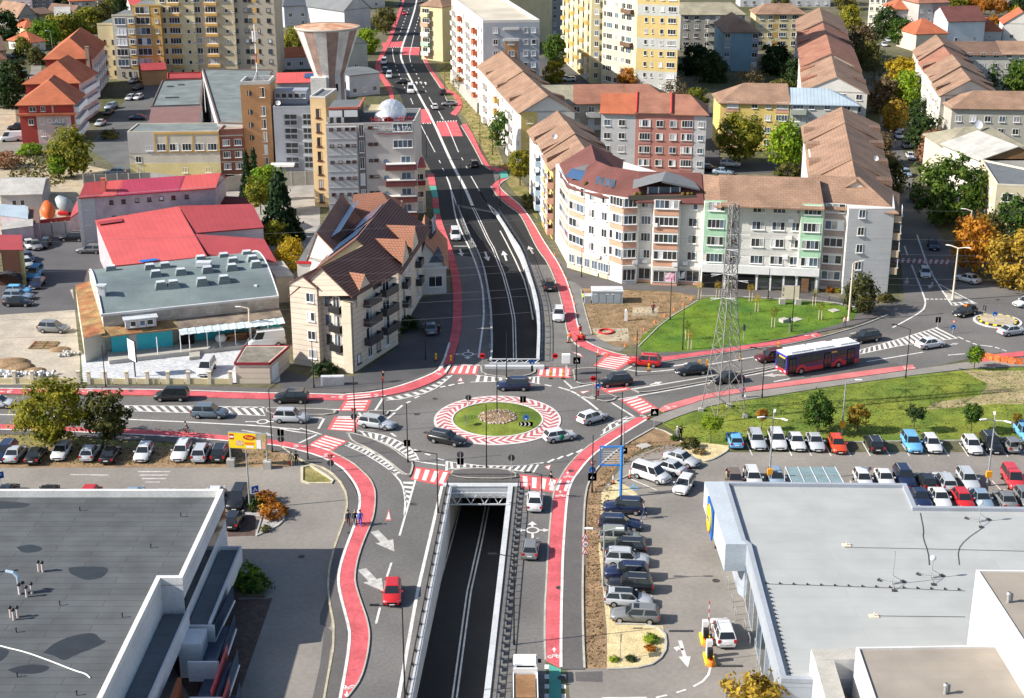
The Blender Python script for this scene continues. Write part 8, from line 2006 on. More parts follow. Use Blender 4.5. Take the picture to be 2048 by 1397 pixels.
for a in(('L',112,897,9.4,4.7,'yg','big yellow green tree behind the parked cars at left'),('M',205,899,7.2,2.9,'olive','smaller darker tree leaning out of the big yellow green one',.8),('S',1421,886,3.7,1.25,'lime','small lime and yellow tree at the left end of the grass row'),('S',1523,862,2.9,.75,'orange','little orange ball crowned tree on the lawn'),('M',1634,868,4.9,1.95,'green','largest dark green round tree on the lawn'),('S',1714,866,3.7,1.5,'ochre','olive and rust coloured round tree beside the tall grey lamp'),('S',1827,865,3.7,1.2,'dark','dark green lollipop tree above the bright blue SUV'),('S',1941,868,4.,1.3,'green','green lollipop tree above the white hatchback'),('S',2030,868,2.8,.65,'ochre','thin staked tree at the right edge of the lawn'),('S',1948,739,3.4,1.3,'lime','bright lime tree beside the orange netting'),('B',1380,895,1.8,1.15,'olive','round olive bush beside the pair of people at the path'),('B',1398,908,.9,.7,'brown','low brownish shrub in the corner planting'),('M',1718,625,5.6,2.7,'olive','dense olive tree in front of the grey end wall'),('B',1772,603,2.6,1.3,'olive','clipped bush at the corner of the grey end wall'),('B',1765,602,1.6,.8,'rust','low red brown bush under the olive tree'),('B',1660,584,1.4,.8,'orange','orange shrub at the foot of the grey bays'),('B',1675,585,1.2,.7,'yg','yellow green shrub at the foot of the grey bays'),('L',1478,330,12,5.9,'yg','broad yellowing tree in front of the bright yellow block'),('M',1570,348,10.5,4.3,'lime','bright lime tree beside the long brown roof'),('B',1575,356,3.2,3.,'olive','olive bushes under the bright lime tree'),('L',1893,447,13.5,7.3,'green','huge green tree shading the side street'),('M',1868,335,8,4.,'rust','russet tree behind the huge green tree'),('M',1950,545,8.5,4.,'orange','orange leaved tree beside the tall concrete lamp'),('L',2035,575,10,5.6,'ochre','golden ochre tree at the right edge above the car'),('M',2030,485,8,4.,'green','green tree in front of the beige rendered building'),('M',1935,490,5,2.6,'orange','small orange tree next to the slim street lamp'),('M',1975,500,6,3.2,'olive','olive tree between the orange and ochre ones'),('L',1800,200,12,5.2,'yellow','brilliant yellow tree beside the stepped tan roofs'),('M',1808,225,10,4.2,'lime','green lower half tree merging with the brilliant yellow one'),('M',1768,225,9,4.6,'brown','brown tree left of the brilliant yellow one'),('M',1785,262,7,3.4,'ochre','ochre tree below the brown one by the side street'),('T',1748,160,8,4,'olive','thin olive tree along the tree lined street'),('M',1718,120,10,5,'brown','large bronze tree beside the stepped terrace'),('M',1700,68,10,4.6,'yg','yellowing tree at the top of the tree lined street'),('M',1735,140,8,4.2,'olive','olive brown tree in the middle of the street trees'),('M',1758,330,7,4,'brown','brown tree in the shade right of the long brown roof'),('M',1775,385,6.5,3.6,'olive','dull olive tree in shade beside the end of the long roof'),('M',1845,300,8,4.4,'dark','dark tree left of the white balconied block'),('M',1838,250,6,3.2,'dark','dark tree under the white balconied block'),('M',1388,150,9,5,'dark','dark green tree at the foot of the striped tower'),('M',1425,165,8,4.6,'dark','dark tree in the shaded courtyard left of the blue block'),('M',1548,150,9,5,'dark','dark tree right of the blue block'),('M',1590,180,8,4.4,'dark','dark tree against the stepped terrace wall'),('T',1500,180,7,4.2,'brown','bare brownish tree in front of the blue block'),('M',1540,95,9,4.6,'olive','olive tree in front of the cream and ochre block'),('M',1372,80,9,4.4,'green','green tree beside the grey olive roofed block'),('T',1352,205,7,4.2,'brown','bare twiggy tree right of the reddish roof'),('M',1392,232,7,3.2,'yg','yellow tree right of the pink block'),('M',1255,182,6,3.,'orange','orange topped tree at the foot of the towers'),('M',1560,205,6,3.6,'olive','olive tree behind the yellow block roof'),('M',1010,302,8.4,3.5,'green','green tree in front of the white gabled block'),('M',1040,372,7.4,2.9,'yg','yellow green tree on the dry verge by the northern road'),('B',1055,400,1.3,1.2,'green','clipped green bush beside the white and blue wall'),('B',1062,415,1.,1.6,'olive','low olive bush at the foot of the yellow wall'),('M',1112,125,8,4,'green','green tree between the grey block and the yellow towers'),('M',1108,165,6,3.4,'yg','yellow green tree at the foot of the grey block'),('T',925,172,5,2,'brown','thin bare tree on the verge of the distant road'),('T',918,185,5,2.2,'olive','thin olive tree next to the lay-by'),('M',772,70,9,4,'olive','olive tree beside the red lane far up the road'),('M',735,108,8,4.2,'lime','green tree beside the pale metal gable'),('M',590,108,8,4,'yg','yellow green tree right of the grey tower wing'),('M',640,40,7,4,'olive','olive tree behind the slate villas'),('M',143,353,9.6,4.4,'yg','yellow green tree in the yard beside the red and pink building'),('M',118,358,5,2.2,'lime','lower bright green tree joined to the yard tree'),('B',60,310,3,2.6,'lime','bright green bush below the red and pink unit'),('B',8,335,4.5,3.6,'rust','russet bushes at the left edge'),('B',220,278,2.4,2.2,'olive','dark bush in the shaded court entrance'),('C',497,402,9.5,2.,'fir','left slim dark fir in front of the concrete wall'),('C',512,402,9.8,2.,'fir','right slim dark fir in front of the concrete wall'),('M',540,425,9,3.4,'lime','yellowing tree behind the big dark fir'),('M',522,430,7,2.6,'yg','yellow tree overhanging the dull red roofs'),('C',563,480,12,4.4,'fir','big dark fir between the red halls and guest house'),('M',582,552,6,2.7,'yellow','bright yellow tree left of the guest house'),('M',553,505,5.5,2.2,'yg','yellow green tree above the bright yellow one'),('M',92,92,8,5,'lime','lime tree in the gardens at upper left'),('M',122,82,9,5,'yg','yellow green tree behind the red units'),('M',150,78,8,4.6,'yg','yellow tree behind the middle red unit'),('M',182,66,9,5.5,'yg','big yellowing tree left of the cream tower'),('M',212,60,9,5,'olive','olive tree beside the cream tower'),('M',30,185,9,5,'dark','dark tree shading the left street'),('M',12,215,8,4.5,'dark','dark tree at the left edge beside parked cars'),('M',8,80,10,6,'dark','dark tree at the upper left edge'),('M',48,115,6,3.2,'yg','yellow green hedge tree along the left street'),('M',130,26,8,4.4,'dark','dark tree beside the orange villa'),('M',232,16,8,5,'yg','yellow tree at the top left'),('M',240,32,7,3.6,'dark','dark tree near the red roofed bungalow'),('M',75,130,5,3,'olive','olive tree by the white cottage'),('M',1945,32,7,4,'orange','leftmost orange tree along the pale garden wall'),('S',1968,36,7.5,3.,'orange','second orange tree along the pale garden wall'),('S',1998,36,7.5,3.2,'orange','third orange tree along the pale garden wall'),('S',2026,37,5,2.8,'yellow','round yellow tree at the right of the garden wall'),('S',1986,58,5,2.4,'orange','small orange tree in front of the garden wall'),('M',1900,32,10,6,'yg','broad green tree behind the maroon gabled house'),('M',1960,18,11,7,'green','dark green tree at the top right'),('M',1772,78,10,5.5,'dark','dark green tree in front of the salmon roof'),('M',1800,92,9,4.6,'green','green tree left of the orange hipped roof'),('M',1975,185,9,4.8,'green','dark green tree in front of the dull brown long roof'),('M',2040,195,10,5,'green','dark green tree at the right edge behind the wide roof'),('M',1985,235,5,3,'olive','low olive tree beside the stepped tan roofs'),('M',1920,20,8,4,'ochre','ochre tree at the top right'),('M',2040,20,9,5,'dark','dark tree at the upper right corner'),('M',1690,20,9,5,'olive','olive tree at the top right of centre'),('M',1560,20,8,4,'olive','olive tree behind the cream hipped block'),('M',420,-5,9,6,'olive','olive tree at the top behind the cream tower'),('M',1240,60,9,5,'green','green tree behind the yellow towers'),('M',1503,1478,5.6,2.9,'ochre','golden tree at the bottom edge beside the supermarket'),('S',1452,1420,3.,.6,'ochre','small golden sprig left of the golden tree'),('B',1302,1283,1.6,.75,'lime','lime green shrub on the gravel bed'),('B',1300,1300,.6,.5,'orange','tiny orange shrub on the gravel bed'),('B',1228,1322,.5,.45,'lime','tiny green plant at the bottom of the gravel bed'),('B',1262,1321,.6,.5,'dark','tiny dark plant at the bottom of the gravel bed'),('B',548,1032,1.5,1.5,'orange','rounded orange bush in the stone bed'),('B',530,1005,.8,1.3,'orange','flat orange shrub at the top of the stone bed'),('B',512,1013,.7,1.,'green','flat green shrub in the stone bed'),('B',505,1022,.5,.5,'olive','tiny olive tuft in the stone bed'),('B',532,1062,.5,.6,'olive','tiny olive tuft at the bottom of the stone bed'),('B',492,1170,1.,2.,'lime','sprawling bright green juniper beside the glass bays'),('B',510,1180,.9,1.6,'green','green juniper at the corner of the planting box'),('B',470,1160,.8,1.,'orange','orange tipped shrub behind the juniper'),('B',1350,880,.5,.6,'green','low green shrub on the brown bank'),('B',650,748,1.6,1.7,'dark','dark bush in the shade of the guest house'),('B',812,660,1.6,2.,'dark','dark bush along the shaded side of the guest house')):
 tree(*a[:7],lean=a[7]if len(a)>7 else 0)
px_sheet('stone_bed',[(486,1030),(505,1012),(540,998),(565,1015),(571,1035),(560,1052),(512,1073),(524,1034)],.02,M('grey_stones',(.33,.33,.33),.9,.2,2,.2,fine=.25,fscale=9),'stuff')
kerb([(512,1073),(560,1052),(572,1035),(562,1012),(540,997)],.2,.14);kerb([(512,1073),(524,1034)],.15,.12)
m=MB();P=GS([(440,1195),(530,1196),(528,1178),(505,1158),(440,1150)]);m.prism([p[:2]for p in P],0,.35,0);struct('planting_box',m,plain('dark_soil',(.10,.09,.07)))
for u,v in((1374,680),(1399,598),(1458,600),(1501,604),(1513,624),(1546,655),(1628,612),(1640,640),(1379,700),(1435,598)):
 p=G(u,v);T=Thing('young_tree','thin newly planted tree with two white stakes on the park lawn','tree',p,'staked young trees on the park lawn')
 for s in(-.22,.22):m=MB();m.tube((s,0,0),(s,0,1.5),.05,5);T.lpart('stake',m,BEIGE)
 m=MB();m.tube((0,0,0),(.05,0,2.4),.03,5);T.lpart('trunk',m,BARK);c=link('crown',CR['T'][0],T.o,(0,0,2.3),u,(.2,.2,.25));omat(c,LG['ochre' if u%2 else 'yg'])
def tufts(name,px,n,hmax,mat,seed):
 g=random.Random(seed);P=GS(px);V,F=[],[]
 xs=[p.x for p in P];ys=[p.y for p in P];k=0
 while k<n:
  x,y=g.uniform(min(xs),max(xs)),g.uniform(min(ys),max(ys));ins=False
  for i in range(len(P)):
   a,b=P[i],P[i-1]
   if(a.y>y)!=(b.y>y)and x<(b.x-a.x)*(y-a.y)/(b.y-a.y)+a.x:ins=not ins
  if not ins:continue
  k+=1;h=hmax*g.uniform(.3,1)**1.5;a=g.uniform(0,6.283);w=.06+h*.5
  for t in(a,a+1.9):dx,dy=math.cos(t)*w,math.sin(t)*w;b=len(V);V+=[(x-dx,y-dy,.01),(x+dx,y+dy,.01),(x+dx*.5+g.uniform(-.1,.1),y+dy*.5,h),(x-dx*.7,y-dy*.7+.05,h*.8)];F.append((b,b+1,b+2,b+3))
 me=bpy.data.meshes.new(name);me.from_pydata(V,[],F);me.materials.append(mat);o=link(name,me);o['kind']='stuff'
tufts('grass_tufts',[(1330,848),(1430,812),(1680,774),(1960,740),(2100,735),(2100,876),(1500,876),(1390,888)],5200,.13,GRASS,1)
tufts('grass_tufts',[(1280,690),(1330,642),(1425,597),(1700,617),(1640,658),(1370,702)],2600,.1,GRASSN,2)
tufts('dry_weeds',[(0,862),(240,876),(560,898),(590,912),(560,930),(0,930)],1500,.16,GRASSD,3)
tufts('dry_weeds',[(1172,1000),(1255,882),(1366,890),(1232,935),(1197,1100),(1212,1335),(1170,1336)],1400,.14,EARTH,4)
tufts('dry_weeds',[(1168,580),(1388,592),(1275,688),(1182,668)],900,.14,GRASSD,5)
tufts('dry_weeds',[(875,135),(940,255),(985,335),(1005,330),(960,210),(900,125)],700,.3,GRASSD,6)
tufts('yard_weeds',[(30,310),(95,300),(110,350),(160,352),(100,378),(10,370)],900,.5,GRASSD,7)
for u,v,r_ in((40,735,1.6),(20,728,2.2),(120,700,1.2),(70,742,1.2)):
 p=G(u,v);m=MB();m.ball((p.x,p.y,0),r_,10,0,(1.3,1,.28));o=struct('soil_heap',m,EARTH,'stuff')
# ================================================================ lamps, signs, fences, pylon
def lamp(u,v,h,arm=None,L=1.6,mt=BLACKM,label='',grp=None,heads=1,r=.07,z=0.):
 p=G(u,v);p.z=z;T=Thing('street_lamp',label,'street lamp',p,grp)
 m=MB();m.tube((0,0,0),(0,0,h),r*1.15,7,0,r*.7);m.tube((0,0,0),(0,0,.5),r*1.6,7);T.lpart('pole',m,mt)
 for i in range(heads if arm is not None else 0):
  a=R(arm+(i*360/heads if heads>1 else 0));d=Vec((math.cos(a),math.sin(a),0));e=d*L+Vec((0,0,h+.25));m=MB();m.tube((0,0,h-.05),e,r*.6,5);T.lpart('arm',m,mt)
  m=MB();m.box((e.x+d.x*.3,e.y+d.y*.3,e.z),(.8,.24,.1),a);T.lpart('lamp_head',m,mt if mt is not BEIGE and mt is not METAL else SWHITE)
 return T
SLB='slim black lamps round the junction'
for u,v,h,arm,L,lb in((810,1402,9,180,2.,'black lamp with arm to the left on the ramp wall, nearest the camera'),(876,1026,7,180,1.8,'black lamp with arm to the left beside the upper end of the near ramp'),(1028,1290,9,180,1.6,'black lamp over the near ramp on its right wall'),(973,938,8,None,0,'black mast before the tunnel mouth railing, without arm'),(994,834,7,None,0,'tall black mast standing in the rockery of the roundabout'),(816,927,7.5,None,0,'black mast on the lower left island with a square sign'),(711,868,7.5,None,0,'black mast at the left crossing beside the silver estate'),(767,832,6,None,0,'black mast beside the upper left crossing'),(628,776,6.5,None,0,'black mast at the corner of the guest house'),(545,905,8,60,1.4,'black lamp with bent head behind the yellow billboard'),(616,921,7.5,None,0,'black mast beside the slip lane crossing'),(212,776,6,None,0,'black mast in front of the paved forecourt wall'),(1013,756,6.5,None,0,'black mast on the island behind the black SUV'),(1192,800,6.5,None,0,'black mast beside the blue arrow sign right of the roundabout'),(1242,892,7,None,0,'black mast on the right cycle lane beside the blue frame'),(1184,986,7,None,0,'black mast on the brown earth strip with signs'),(1272,752,6.5,None,0,'black mast beside the red SUV'),(1524,796,6.5,160,1.2,'black lamp on the grass edge left of the bus'),(1811,757,7,150,1.8,'black lamp with angled arm on the right grass edge'),(1152,764,6,None,0,'black mast with lime bordered sign beside the striped crossing'),(1340,640,6.5,None,0,'black lamp along the path of the park lawn, left one'),(1365,700,6.5,None,0,'black lamp at the left tip of the park lawn'),(1536,598,5,None,0,'black lamp with white head in front of the shop windows'),(1583,664,7,None,0,'black lamp behind the traffic light on the park lawn'),(1083,1002,3.2,180,1.2,'short black post with arm at the head of the right lane'),(1163,555,5,None,0,'black lamp in front of the curved shop windows, left one'),(1217,558,5,None,0,'black lamp in front of the curved shop windows, right one'),(960,300,8,None,0,'black lamp beside the red lane on the northern road'),(985,310,8,None,0,'black lamp on the dark path of the northern road'),(853,315,8,None,0,'black lamp left of the northern road beside the hotel'),(1000,412,9,None,0,'black lamp at the start of the right ramp wall'),(922,420,9,None,0,'black lamp at the start of the left ramp wall'),(890,205,8,None,0,'black lamp on the dry verge far up the road'),(851,720,6,None,0,'black mast in the shade in front of the guest house')):
 lamp(u,v,h,arm,L,BLACKM,lb,SLB)
for u,v,h,arm,n,mt,lb in((1683,871,7,0,1,METAL,'tall grey lamp with arm and orange box on the lawn'),(1538,967,8,75,3,METAL,'three armed grey lamp at the left end of the car park rows'),(1974,972,8,75,3,METAL,'three armed grey lamp at the right end of the car park rows'),(1905,601,8.5,150,2,BEIGE,'thick concrete lamp with twin white heads by the hatched island'),(1938,476,5,160,1,BEIGE,'concrete lamp with round head below the huge green tree'),(1697,642,9,20,1,BEIGE,'leaning concrete lamp at the right end of the park lawn'),(1206,1172,6,0,2,METAL,'grey car park lamp in front of the column of cars'),(500,1018,7,None,0,METAL,'grey flagpole like mast with small blue boards by the stone bed'),(502,690,5.5,180,1,BEIGE,'wooden pole with floodlight in front of the turquoise wall'),(105,100,6,180,1,METAL,'grey lamp along the upper left street'),(1762,130,6,180,1,METAL,'grey lamp among the street trees'),(1830,300,6,180,1,METAL,'grey lamp beside the white balconied block'),(1246,925,5,None,0,METAL,'pale grey pole right of the blue sign frame')):
 lamp(u,v,h,arm,1.2,mt,lb,None,n or 1,.1 if mt is not BEIGE else .16)
for u,v in((1683,871),(1538,967),(1974,972)):
 p=G(u,v);m=MB();m.box((p.x,p.y-.15,1.5),(.6,.35,.75));single('notice_box',m,M('amber',(.75,.33,.02),.5,0,1,.3,fine=0),'amber box fixed to the grey lamp '+{1683:'on the lawn',1538:'beside the white estate',1974:'beside the silver estate'}[u],'box',p)
def disc(T,nm,c,r,mt,off=0,sides=20,rot=0.,dr=Vec((0,-1,0))):
 x=Vec((-dr.y,dr.x,0));m=MB();c=Vec(c)+dr*off;P=[c+x*r*math.sin(rot+6.2832*i/sides)+Vec((0,0,r*math.cos(rot+6.2832*i/sides)))for i in range(sides)]
 m.face(P);m.face([p-dr*.03 for p in P][::-1])
 for i in range(sides):m.face([P[i],P[i-1],P[i-1]-dr*.03,P[i]-dr*.03])
 return T.lpart(nm,m,mt)
def sign(u,v,kinds,label,h=2.2,fac=270,pole=METAL,back=False):
 p=G(u,v);T=Thing('traffic_sign',label,'traffic sign',p);m=MB();m.tube((0,0,0),(0,0,h+.3),.04,6);T.lpart('pole',m,pole);d=Vec((math.cos(R(fac)),math.sin(R(fac)),0));x=Vec((-d.y,d.x,0));z=h
 def bar(c,w,hh,mt,off):m=MB();q=Vec((0,0,c))+d*off;m.face([q-x*w-Vec((0,0,hh)),q+x*w-Vec((0,0,hh)),q+x*w+Vec((0,0,hh)),q-x*w+Vec((0,0,hh))]);m.face([q-x*w-Vec((0,0,hh)),q-x*w+Vec((0,0,hh)),q+x*w+Vec((0,0,hh)),q+x*w-Vec((0,0,hh))]);T.lpart('symbol' if off>.06 else 'plate',m,mt)
 for k in kinds:
  if k=='no':disc(T,'plate',(0,0,z),.4,RED,.05,dr=d);bar(z,.27,.1,SWHITE,.07)
  if k=='arrow':disc(T,'plate',(0,0,z),.38,BLUE,.05,dr=d);bar(z,.05,.2,SWHITE,.07);disc(T,'symbol',(0,0,z-.16),.16,SWHITE,.075,3,math.pi,d)
  if k=='yield':disc(T,'plate',(0,0,z),.45,RED,.05,3,math.pi,d);disc(T,'symbol',(0,0,z),.28,SWHITE,.06,3,math.pi,d)
  if k=='warn':disc(T,'plate',(0,0,z-.06),.45,RED,.05,3,0,d);disc(T,'symbol',(0,0,z-.06),.3,SWHITE,.06,3,0,d);bar(z-.08,.03,.11,BLACKM,.08)
  if k=='limit':disc(T,'plate',(0,0,z),.38,RED,.05,dr=d);disc(T,'symbol',(0,0,z),.3,SWHITE,.06,dr=d);text(T,'30',.34,T.base+Vec((0,0,z-.12))+d*.075,x,BLACKM,.004)
  if k=='cross':bar(z,.48,.48,LIME,.04);bar(z,.36,.36,BLUE,.055);disc(T,'symbol',(0,0,z-.05),.27,SWHITE,.07,3,0,d);bar(z-.08,.035,.1,BLACKM,.085)
  if k=='walk':bar(z,.4,.4,BLUE,.04);disc(T,'symbol',(0,0,z-.05),.3,SWHITE,.065,3,0,d);bar(z-.08,.035,.1,BLACKM,.08)
  if k=='park':bar(z,.4,.4,BLUE,.04);text(T,'P',.6,T.base+Vec((0,0,z-.2))+d*.06,x,SWHITE,.004)
  if k=='chev':
   bar(z,.85,.28,BLACKM,.04)
   for i in range(3):
    q=Vec((0,0,z))+d*.065+x*(-.6+i*.5);m=MB()
    for s in(-1,1):m.face([q,q+x*.16,q+x*-.02+Vec((0,0,.24*s)),q+x*-.18+Vec((0,0,.24*s))])
    T.lpart('chevron',m,SWHITE)
  if k=='marker':
   bar(z-.1,.14,.42,SWHITE,.04)
   for i in range(3):q=Vec((0,0,z-.4+i*.28))+d*.065;m=MB();m.face([q-x*.14,q+x*.14,q+x*.14+Vec((0,0,.14)),q+Vec((0,0,.22)),q-x*.14+Vec((0,0,.14))]);T.lpart('stripe',m,RED if u>1100 else BLACKM)
  if k=='back':disc(T,'plate',(0,0,z),.4,DFRAME,.05,dr=d)
  if k=='boxback':bar(z,.38,.42,DFRAME,.05)
  z-=.85
 return T
for a in((965,748,['no'],'red no entry sign at the left end of the far ramp frame',2.6),(1110,734,['no'],'red no entry sign in front of the white camera box',1.6),(1186,792,['no'],'red and white no entry sign beside the black SUV',2.4),(1064,752,['arrow','marker'],'blue keep right sign with black chevron post at the right of the ramp frame',2.),(1196,800,['arrow','marker'],'blue arrow sign above a red striped post right of the roundabout',1.9),(1153,762,['cross'],'lime bordered crossing sign above the right pedestrian island',2.9),(1184,985,['yield','arrow','cross'],'mast signs on the earth strip: give way, blue arrow and lime crossing sign',3.6),(1308,861,['cross'],'lime edged crossing sign seen edge on at the grass tip',2.4),(1052,858,['arrow','chev'],'chevron board with blue arrow on the roundabout grass',1.5),(931,856,['back'],'small sign seen edge on at the left of the roundabout grass',1.4,190),(937,815,['back'],'round sign seen from behind at the far left of the roundabout',1.3,90),(1046,817,['boxback'],'sign seen from behind at the far right of the roundabout',1.2,90),(921,937,['back','boxback'],'black sign with round top seen from behind above the tunnel mouth',1.7,90),(1023,958,['back'],'round black sign on a pole seen from behind right of the tunnel mouth',2.6,90),(815,925,['boxback'],'square sign seen from behind on the lower left island',2.4,90),(563,900,['boxback','back'],'dark sign pair seen from behind at the edge of the billboard',2.2,90),(662,945,['yield','back'],'give way sign seen from behind on the slip lane corner',2.,90),(709,866,['yield','back'],'dark give way sign on the mast at the left crossing',3.,90),(1170,1132,['warn','limit','warn'],'stack of two warning triangles and a round speed sign on the earth strip',3.3),(512,1012,['walk'],'blue crossing sign beside the grey mast at the stone bed',2.,300),(475,1140,['walk'],'blue crossing sign above the juniper planting',1.7,300),(5,990,['park'],'blue parking sign at the left edge above the parapet',2.4,300),(1240,1318,['boxback'],'thin sign post seen edge on in the gravel bed',2.2,0),(1905,668,['yield','arrow'],'red and blue sign pair left of the small roundabout',1.9),(1988,646,['arrow'],'blue arrow sign on the small roundabout',1.4),(1875,657,['boxback'],'dark sign seen from behind at the tip of the hatched wedge',1.3,90),(1967,632,['boxback'],'thin dark post beside the black hatchback',1.2,20),(1247,930,['park'],'small blue sign on the pole beside the white van',1.8)):sign(*a[:4],h=a[4],fac=a[5]if len(a)>5 else 270)
for u,v in((1487,683),(1578,668)):
 p=G(u,v);T=Thing('traffic_light','blue grey signal post '+('left' if u<1500 else 'right')+' one on the park lawn edge','traffic light',p);m=MB();m.tube((0,0,0),(0,0,2.4),.05,6);T.lpart('pole',m,METAL);m=MB();m.box((0,0,2.1),(.3,.3,.9));o=T.lpart('signal_head',m,NAVYM)
 for i,c in enumerate((RED,YELL,LIME)):m=MB();m.tube((.16,0,2.4-i*.28),(.18,0,2.4-i*.28),.1,8);T.lpart('lens',m,DARK if i else M('lens_off',(.2,.02,.02),.4),o)
for i,(u,v,k)in enumerate(((1136,686,0),(1399,735,1),(1414,734,1),(1480,722,1),(1525,717,1),(1556,700,1),(1558,712,1),(1101,758,1),(1126,758,1),(872,722,1),(902,726,1),(1297,743,1),(1226,968,0),(1259,957,0),(1433,1096,0),(1010,337,0),(1196,713,0))):
 p=G(u,v);T=Thing('marker_post','orange %s on the %s'%('striped board' if k else 'bollard',['cycle lane beside the workers','lane line behind the black saloon','lane line left of the pylon','lane line right of the pylon','lane ahead of the maroon SUV','kerb behind the bus roof','lane just in front of the bus','striped crossing, left one','striped crossing, right one','shaded pavement by the guest house','shaded lane before the crossing','island beside the red SUV','edge of the brown earth strip','corner beside the white van','pavement beside the store sign','pavement at the far green crossing','kerb by the upper crossing'][i]),'marker post',p,'orange marker posts')
 m=MB();m.box((0,0,.06),(.4,.4,.12));T.lpart('foot',m,BLACKM)
 for j in range(4 if k else 2):m=MB();m.box((0,0,.25+j*.25),(.24,.06,.24))if k else m.tube((0,0,.1+j*.45),(0,0,.55+j*.45),.07,8);T.lpart('stripe',m,(ORNG,YELL)[j%2]if k else(ORNG,SWHITE)[j%2])
for i,(u,v)in enumerate(((1109,511),(1118,530),(1127,548),(1133,560),(1138,578),(1146,597),(1150,610),(1153,632),(1158,665),(1250,694),(1271,680),(1288,661),(1309,646),(1329,633),(1348,621),(1366,610),(1383,600),(1215,712))):
 p=G(u,v);m=MB();m.lathe([(.17,0),(.17,.04),(.11,.05),(.03,.5),(.01,.52)],(0,0,0),8);single('traffic_cone',m,ORNG,'small orange cone on the edge of '+('the red cycle lane' if i<9 or i==17 else 'the dirt plot path'),'cone',p,'orange cones along the cycle lane' if i<9 or i==17 else 'orange cones along the dirt plot',local=True)
def railing(name,label,pts,z,step,mt,h=1.,pane=False):
 P=resample(pts,max(2,int(plen(pts)/step)));T=Thing(name,label,'railing',P[len(P)//2]);m=MB()
 for a,b in zip(P,P[1:]):m.tube(a+Vec((0,0,z+h)),b+Vec((0,0,z+h)),.045,4);m.tube(a+Vec((0,0,z+h*.5)),b+Vec((0,0,z+h*.5)),.03,4)
 T.part('rail',m,mt);g=MB();g.box((0,0,h/2),(.09,.09,h));g.box((0,0,.05),(.3,.25,.1));pm=g.data('post',[mt])
 for a in P:T.inst('post',pm,a+Vec((0,0,z)))
 if pane:
  for a,b in zip(P[::1],P[1::1]):d=b-a;m=MB();m.face([a+d*.1+Vec((0,0,z+.12)),a+d*.62+Vec((0,0,z+.12)),a+d*.62+Vec((0,0,z+.5)),a+d*.1+Vec((0,0,z+.5))]);T.part('panel',m,pane)
railing('railing','dark railing on the left wall of the near ramp',offset(SL,.2)[::-1]if False else[p+Vec((-.2,0,0))for p in SL],.16,2.2,BLACKM,.6)
railing('railing','dark blue railing with pale panels on the right wall of the near ramp',[p+Vec((.62,0,0))for p in SR],.0,1.3,NAVYM,.9,METAL)
railing('railing','dark railing on the left wall of the far ramp',[p+Vec((-.15,0,0))for p in NL],.16,2.4,NAVYM,.7)
railing('railing','dark railing on the right wall of the far ramp',[p+Vec((.32,0,0))for p in NR],.5,2.4,NAVYM,.6)
T=Thing('railing','black picket railing above the near tunnel mouth','railing',((SL[0].x+SR[0].x)/2,149,0));x0,x1=SL[0].x-.3,SR[0].x+.6
for z in(.12,1.15):m=MB();m.box(((x0+x1)/2,149,z),(x1-x0,.06,.06));T.part('rail',m,BLACKM)
g=MB();g.box((0,0,.6),(.025,.025,1.05));pm=g.data('picket',[BLACKM])
for i in range(60):T.inst('picket',pm,(x0+(x1-x0)*i/59,149,0))
T=fence('garden_wall','low cream wall with square piers along the left road',GS([(-160,768),(0,767),(160,767)]),.75,CREAM,.22,3.9,post=None)
def piers(T,us,v):
 g=MB();g.box((0,0,.85),(.42,.42,1.7));g.box((0,0,1.74),(.55,.55,.1));me=g.data('pier',[plain('pier_cream',(.62,.57,.44))])
 for u in us:T.inst('pier',me,G(u,v))
piers(T,(30,66,158),767);T2_=fence('garden_wall','low cream wall with square piers in front of the paved forecourt',GS([(178,768),(466,768)]),.75,CREAM,.22,2.9);piers(T2_,(179,212,255,296,337,378,420,462),768)
def board(name,label,a,b,z0,z1,mt,legs,parts=(),back=METAL):
 a,b=G(*a),G(*b);d=(b-a).normalized();n=Vec((d.y,-d.x,0));T=Thing(name,label,'billboard',(a+b)/2);m=MB();m.prism([(a+n*.1)[:2],(b+n*.1)[:2],(b-n*.1)[:2],(a-n*.1)[:2]],z0,z1,0,bottom=True);T.part('panel',m,back);L=(b-a).length
 def pl(f0,f1,g0,g1,mm,off=.115,nm='print'):m=MB();m.face([a+d*L*f+n*off+Vec((0,0,z0+(z1-z0)*g))for f,g in((f0,g0),(f1,g0),(f1,g1),(f0,g1))]);T.part(nm,m,mm)
 pl(.01,.99,.02,.98,mt)
 for p in parts:pl(*p)
 for f in legs:q=a.lerp(b,f);m=MB();m.tube((q.x,q.y,0),(q.x,q.y,z0+.1),.1,6);T.part('leg',m,METAL);m=MB();m.box((q.x,q.y-.1,.45),(.9,.8,.9));T.part('concrete_block',m,CONC)
 return T,a,b,d,n
T,a,b,d,n=board('billboard','yellow advertising billboard with blue picture end beside the parked cars',(461,932),(537,936),2.3,4.3,YELL,(.02,.98),((.03,.15,.55,.9,RED),(.04,.14,.66,.78,SWHITE,.13),(.72,.99,.02,.98,M('print_sky',(.25,.55,.75),.5,.2,2,.3,col2=(.75,.7,.72),c2scale=1.4)),(.73,.85,.05,.6,SWHITE,.13),(.88,.97,.05,.5,PEACH,.13),(.2,.38,.2,.5,M('print_food',(.6,.4,.3),.5,.4,4,.3),.13),(.45,.66,.08,.2,SWHITE,.13),(.42,.66,.28,.42,ORNG,.13)))
m=MB();c=a.lerp(b,.55)+n*.14;m.face([c+d*.75*math.cos(t*.393)+Vec((0,0,3.75+.32*math.sin(t*.393)))for t in range(16)]);T.part('logo_oval',m,RED);text(T,'Maggi',.42,c+n*.02+Vec((0,0,3.63)),d,YELL,.01)
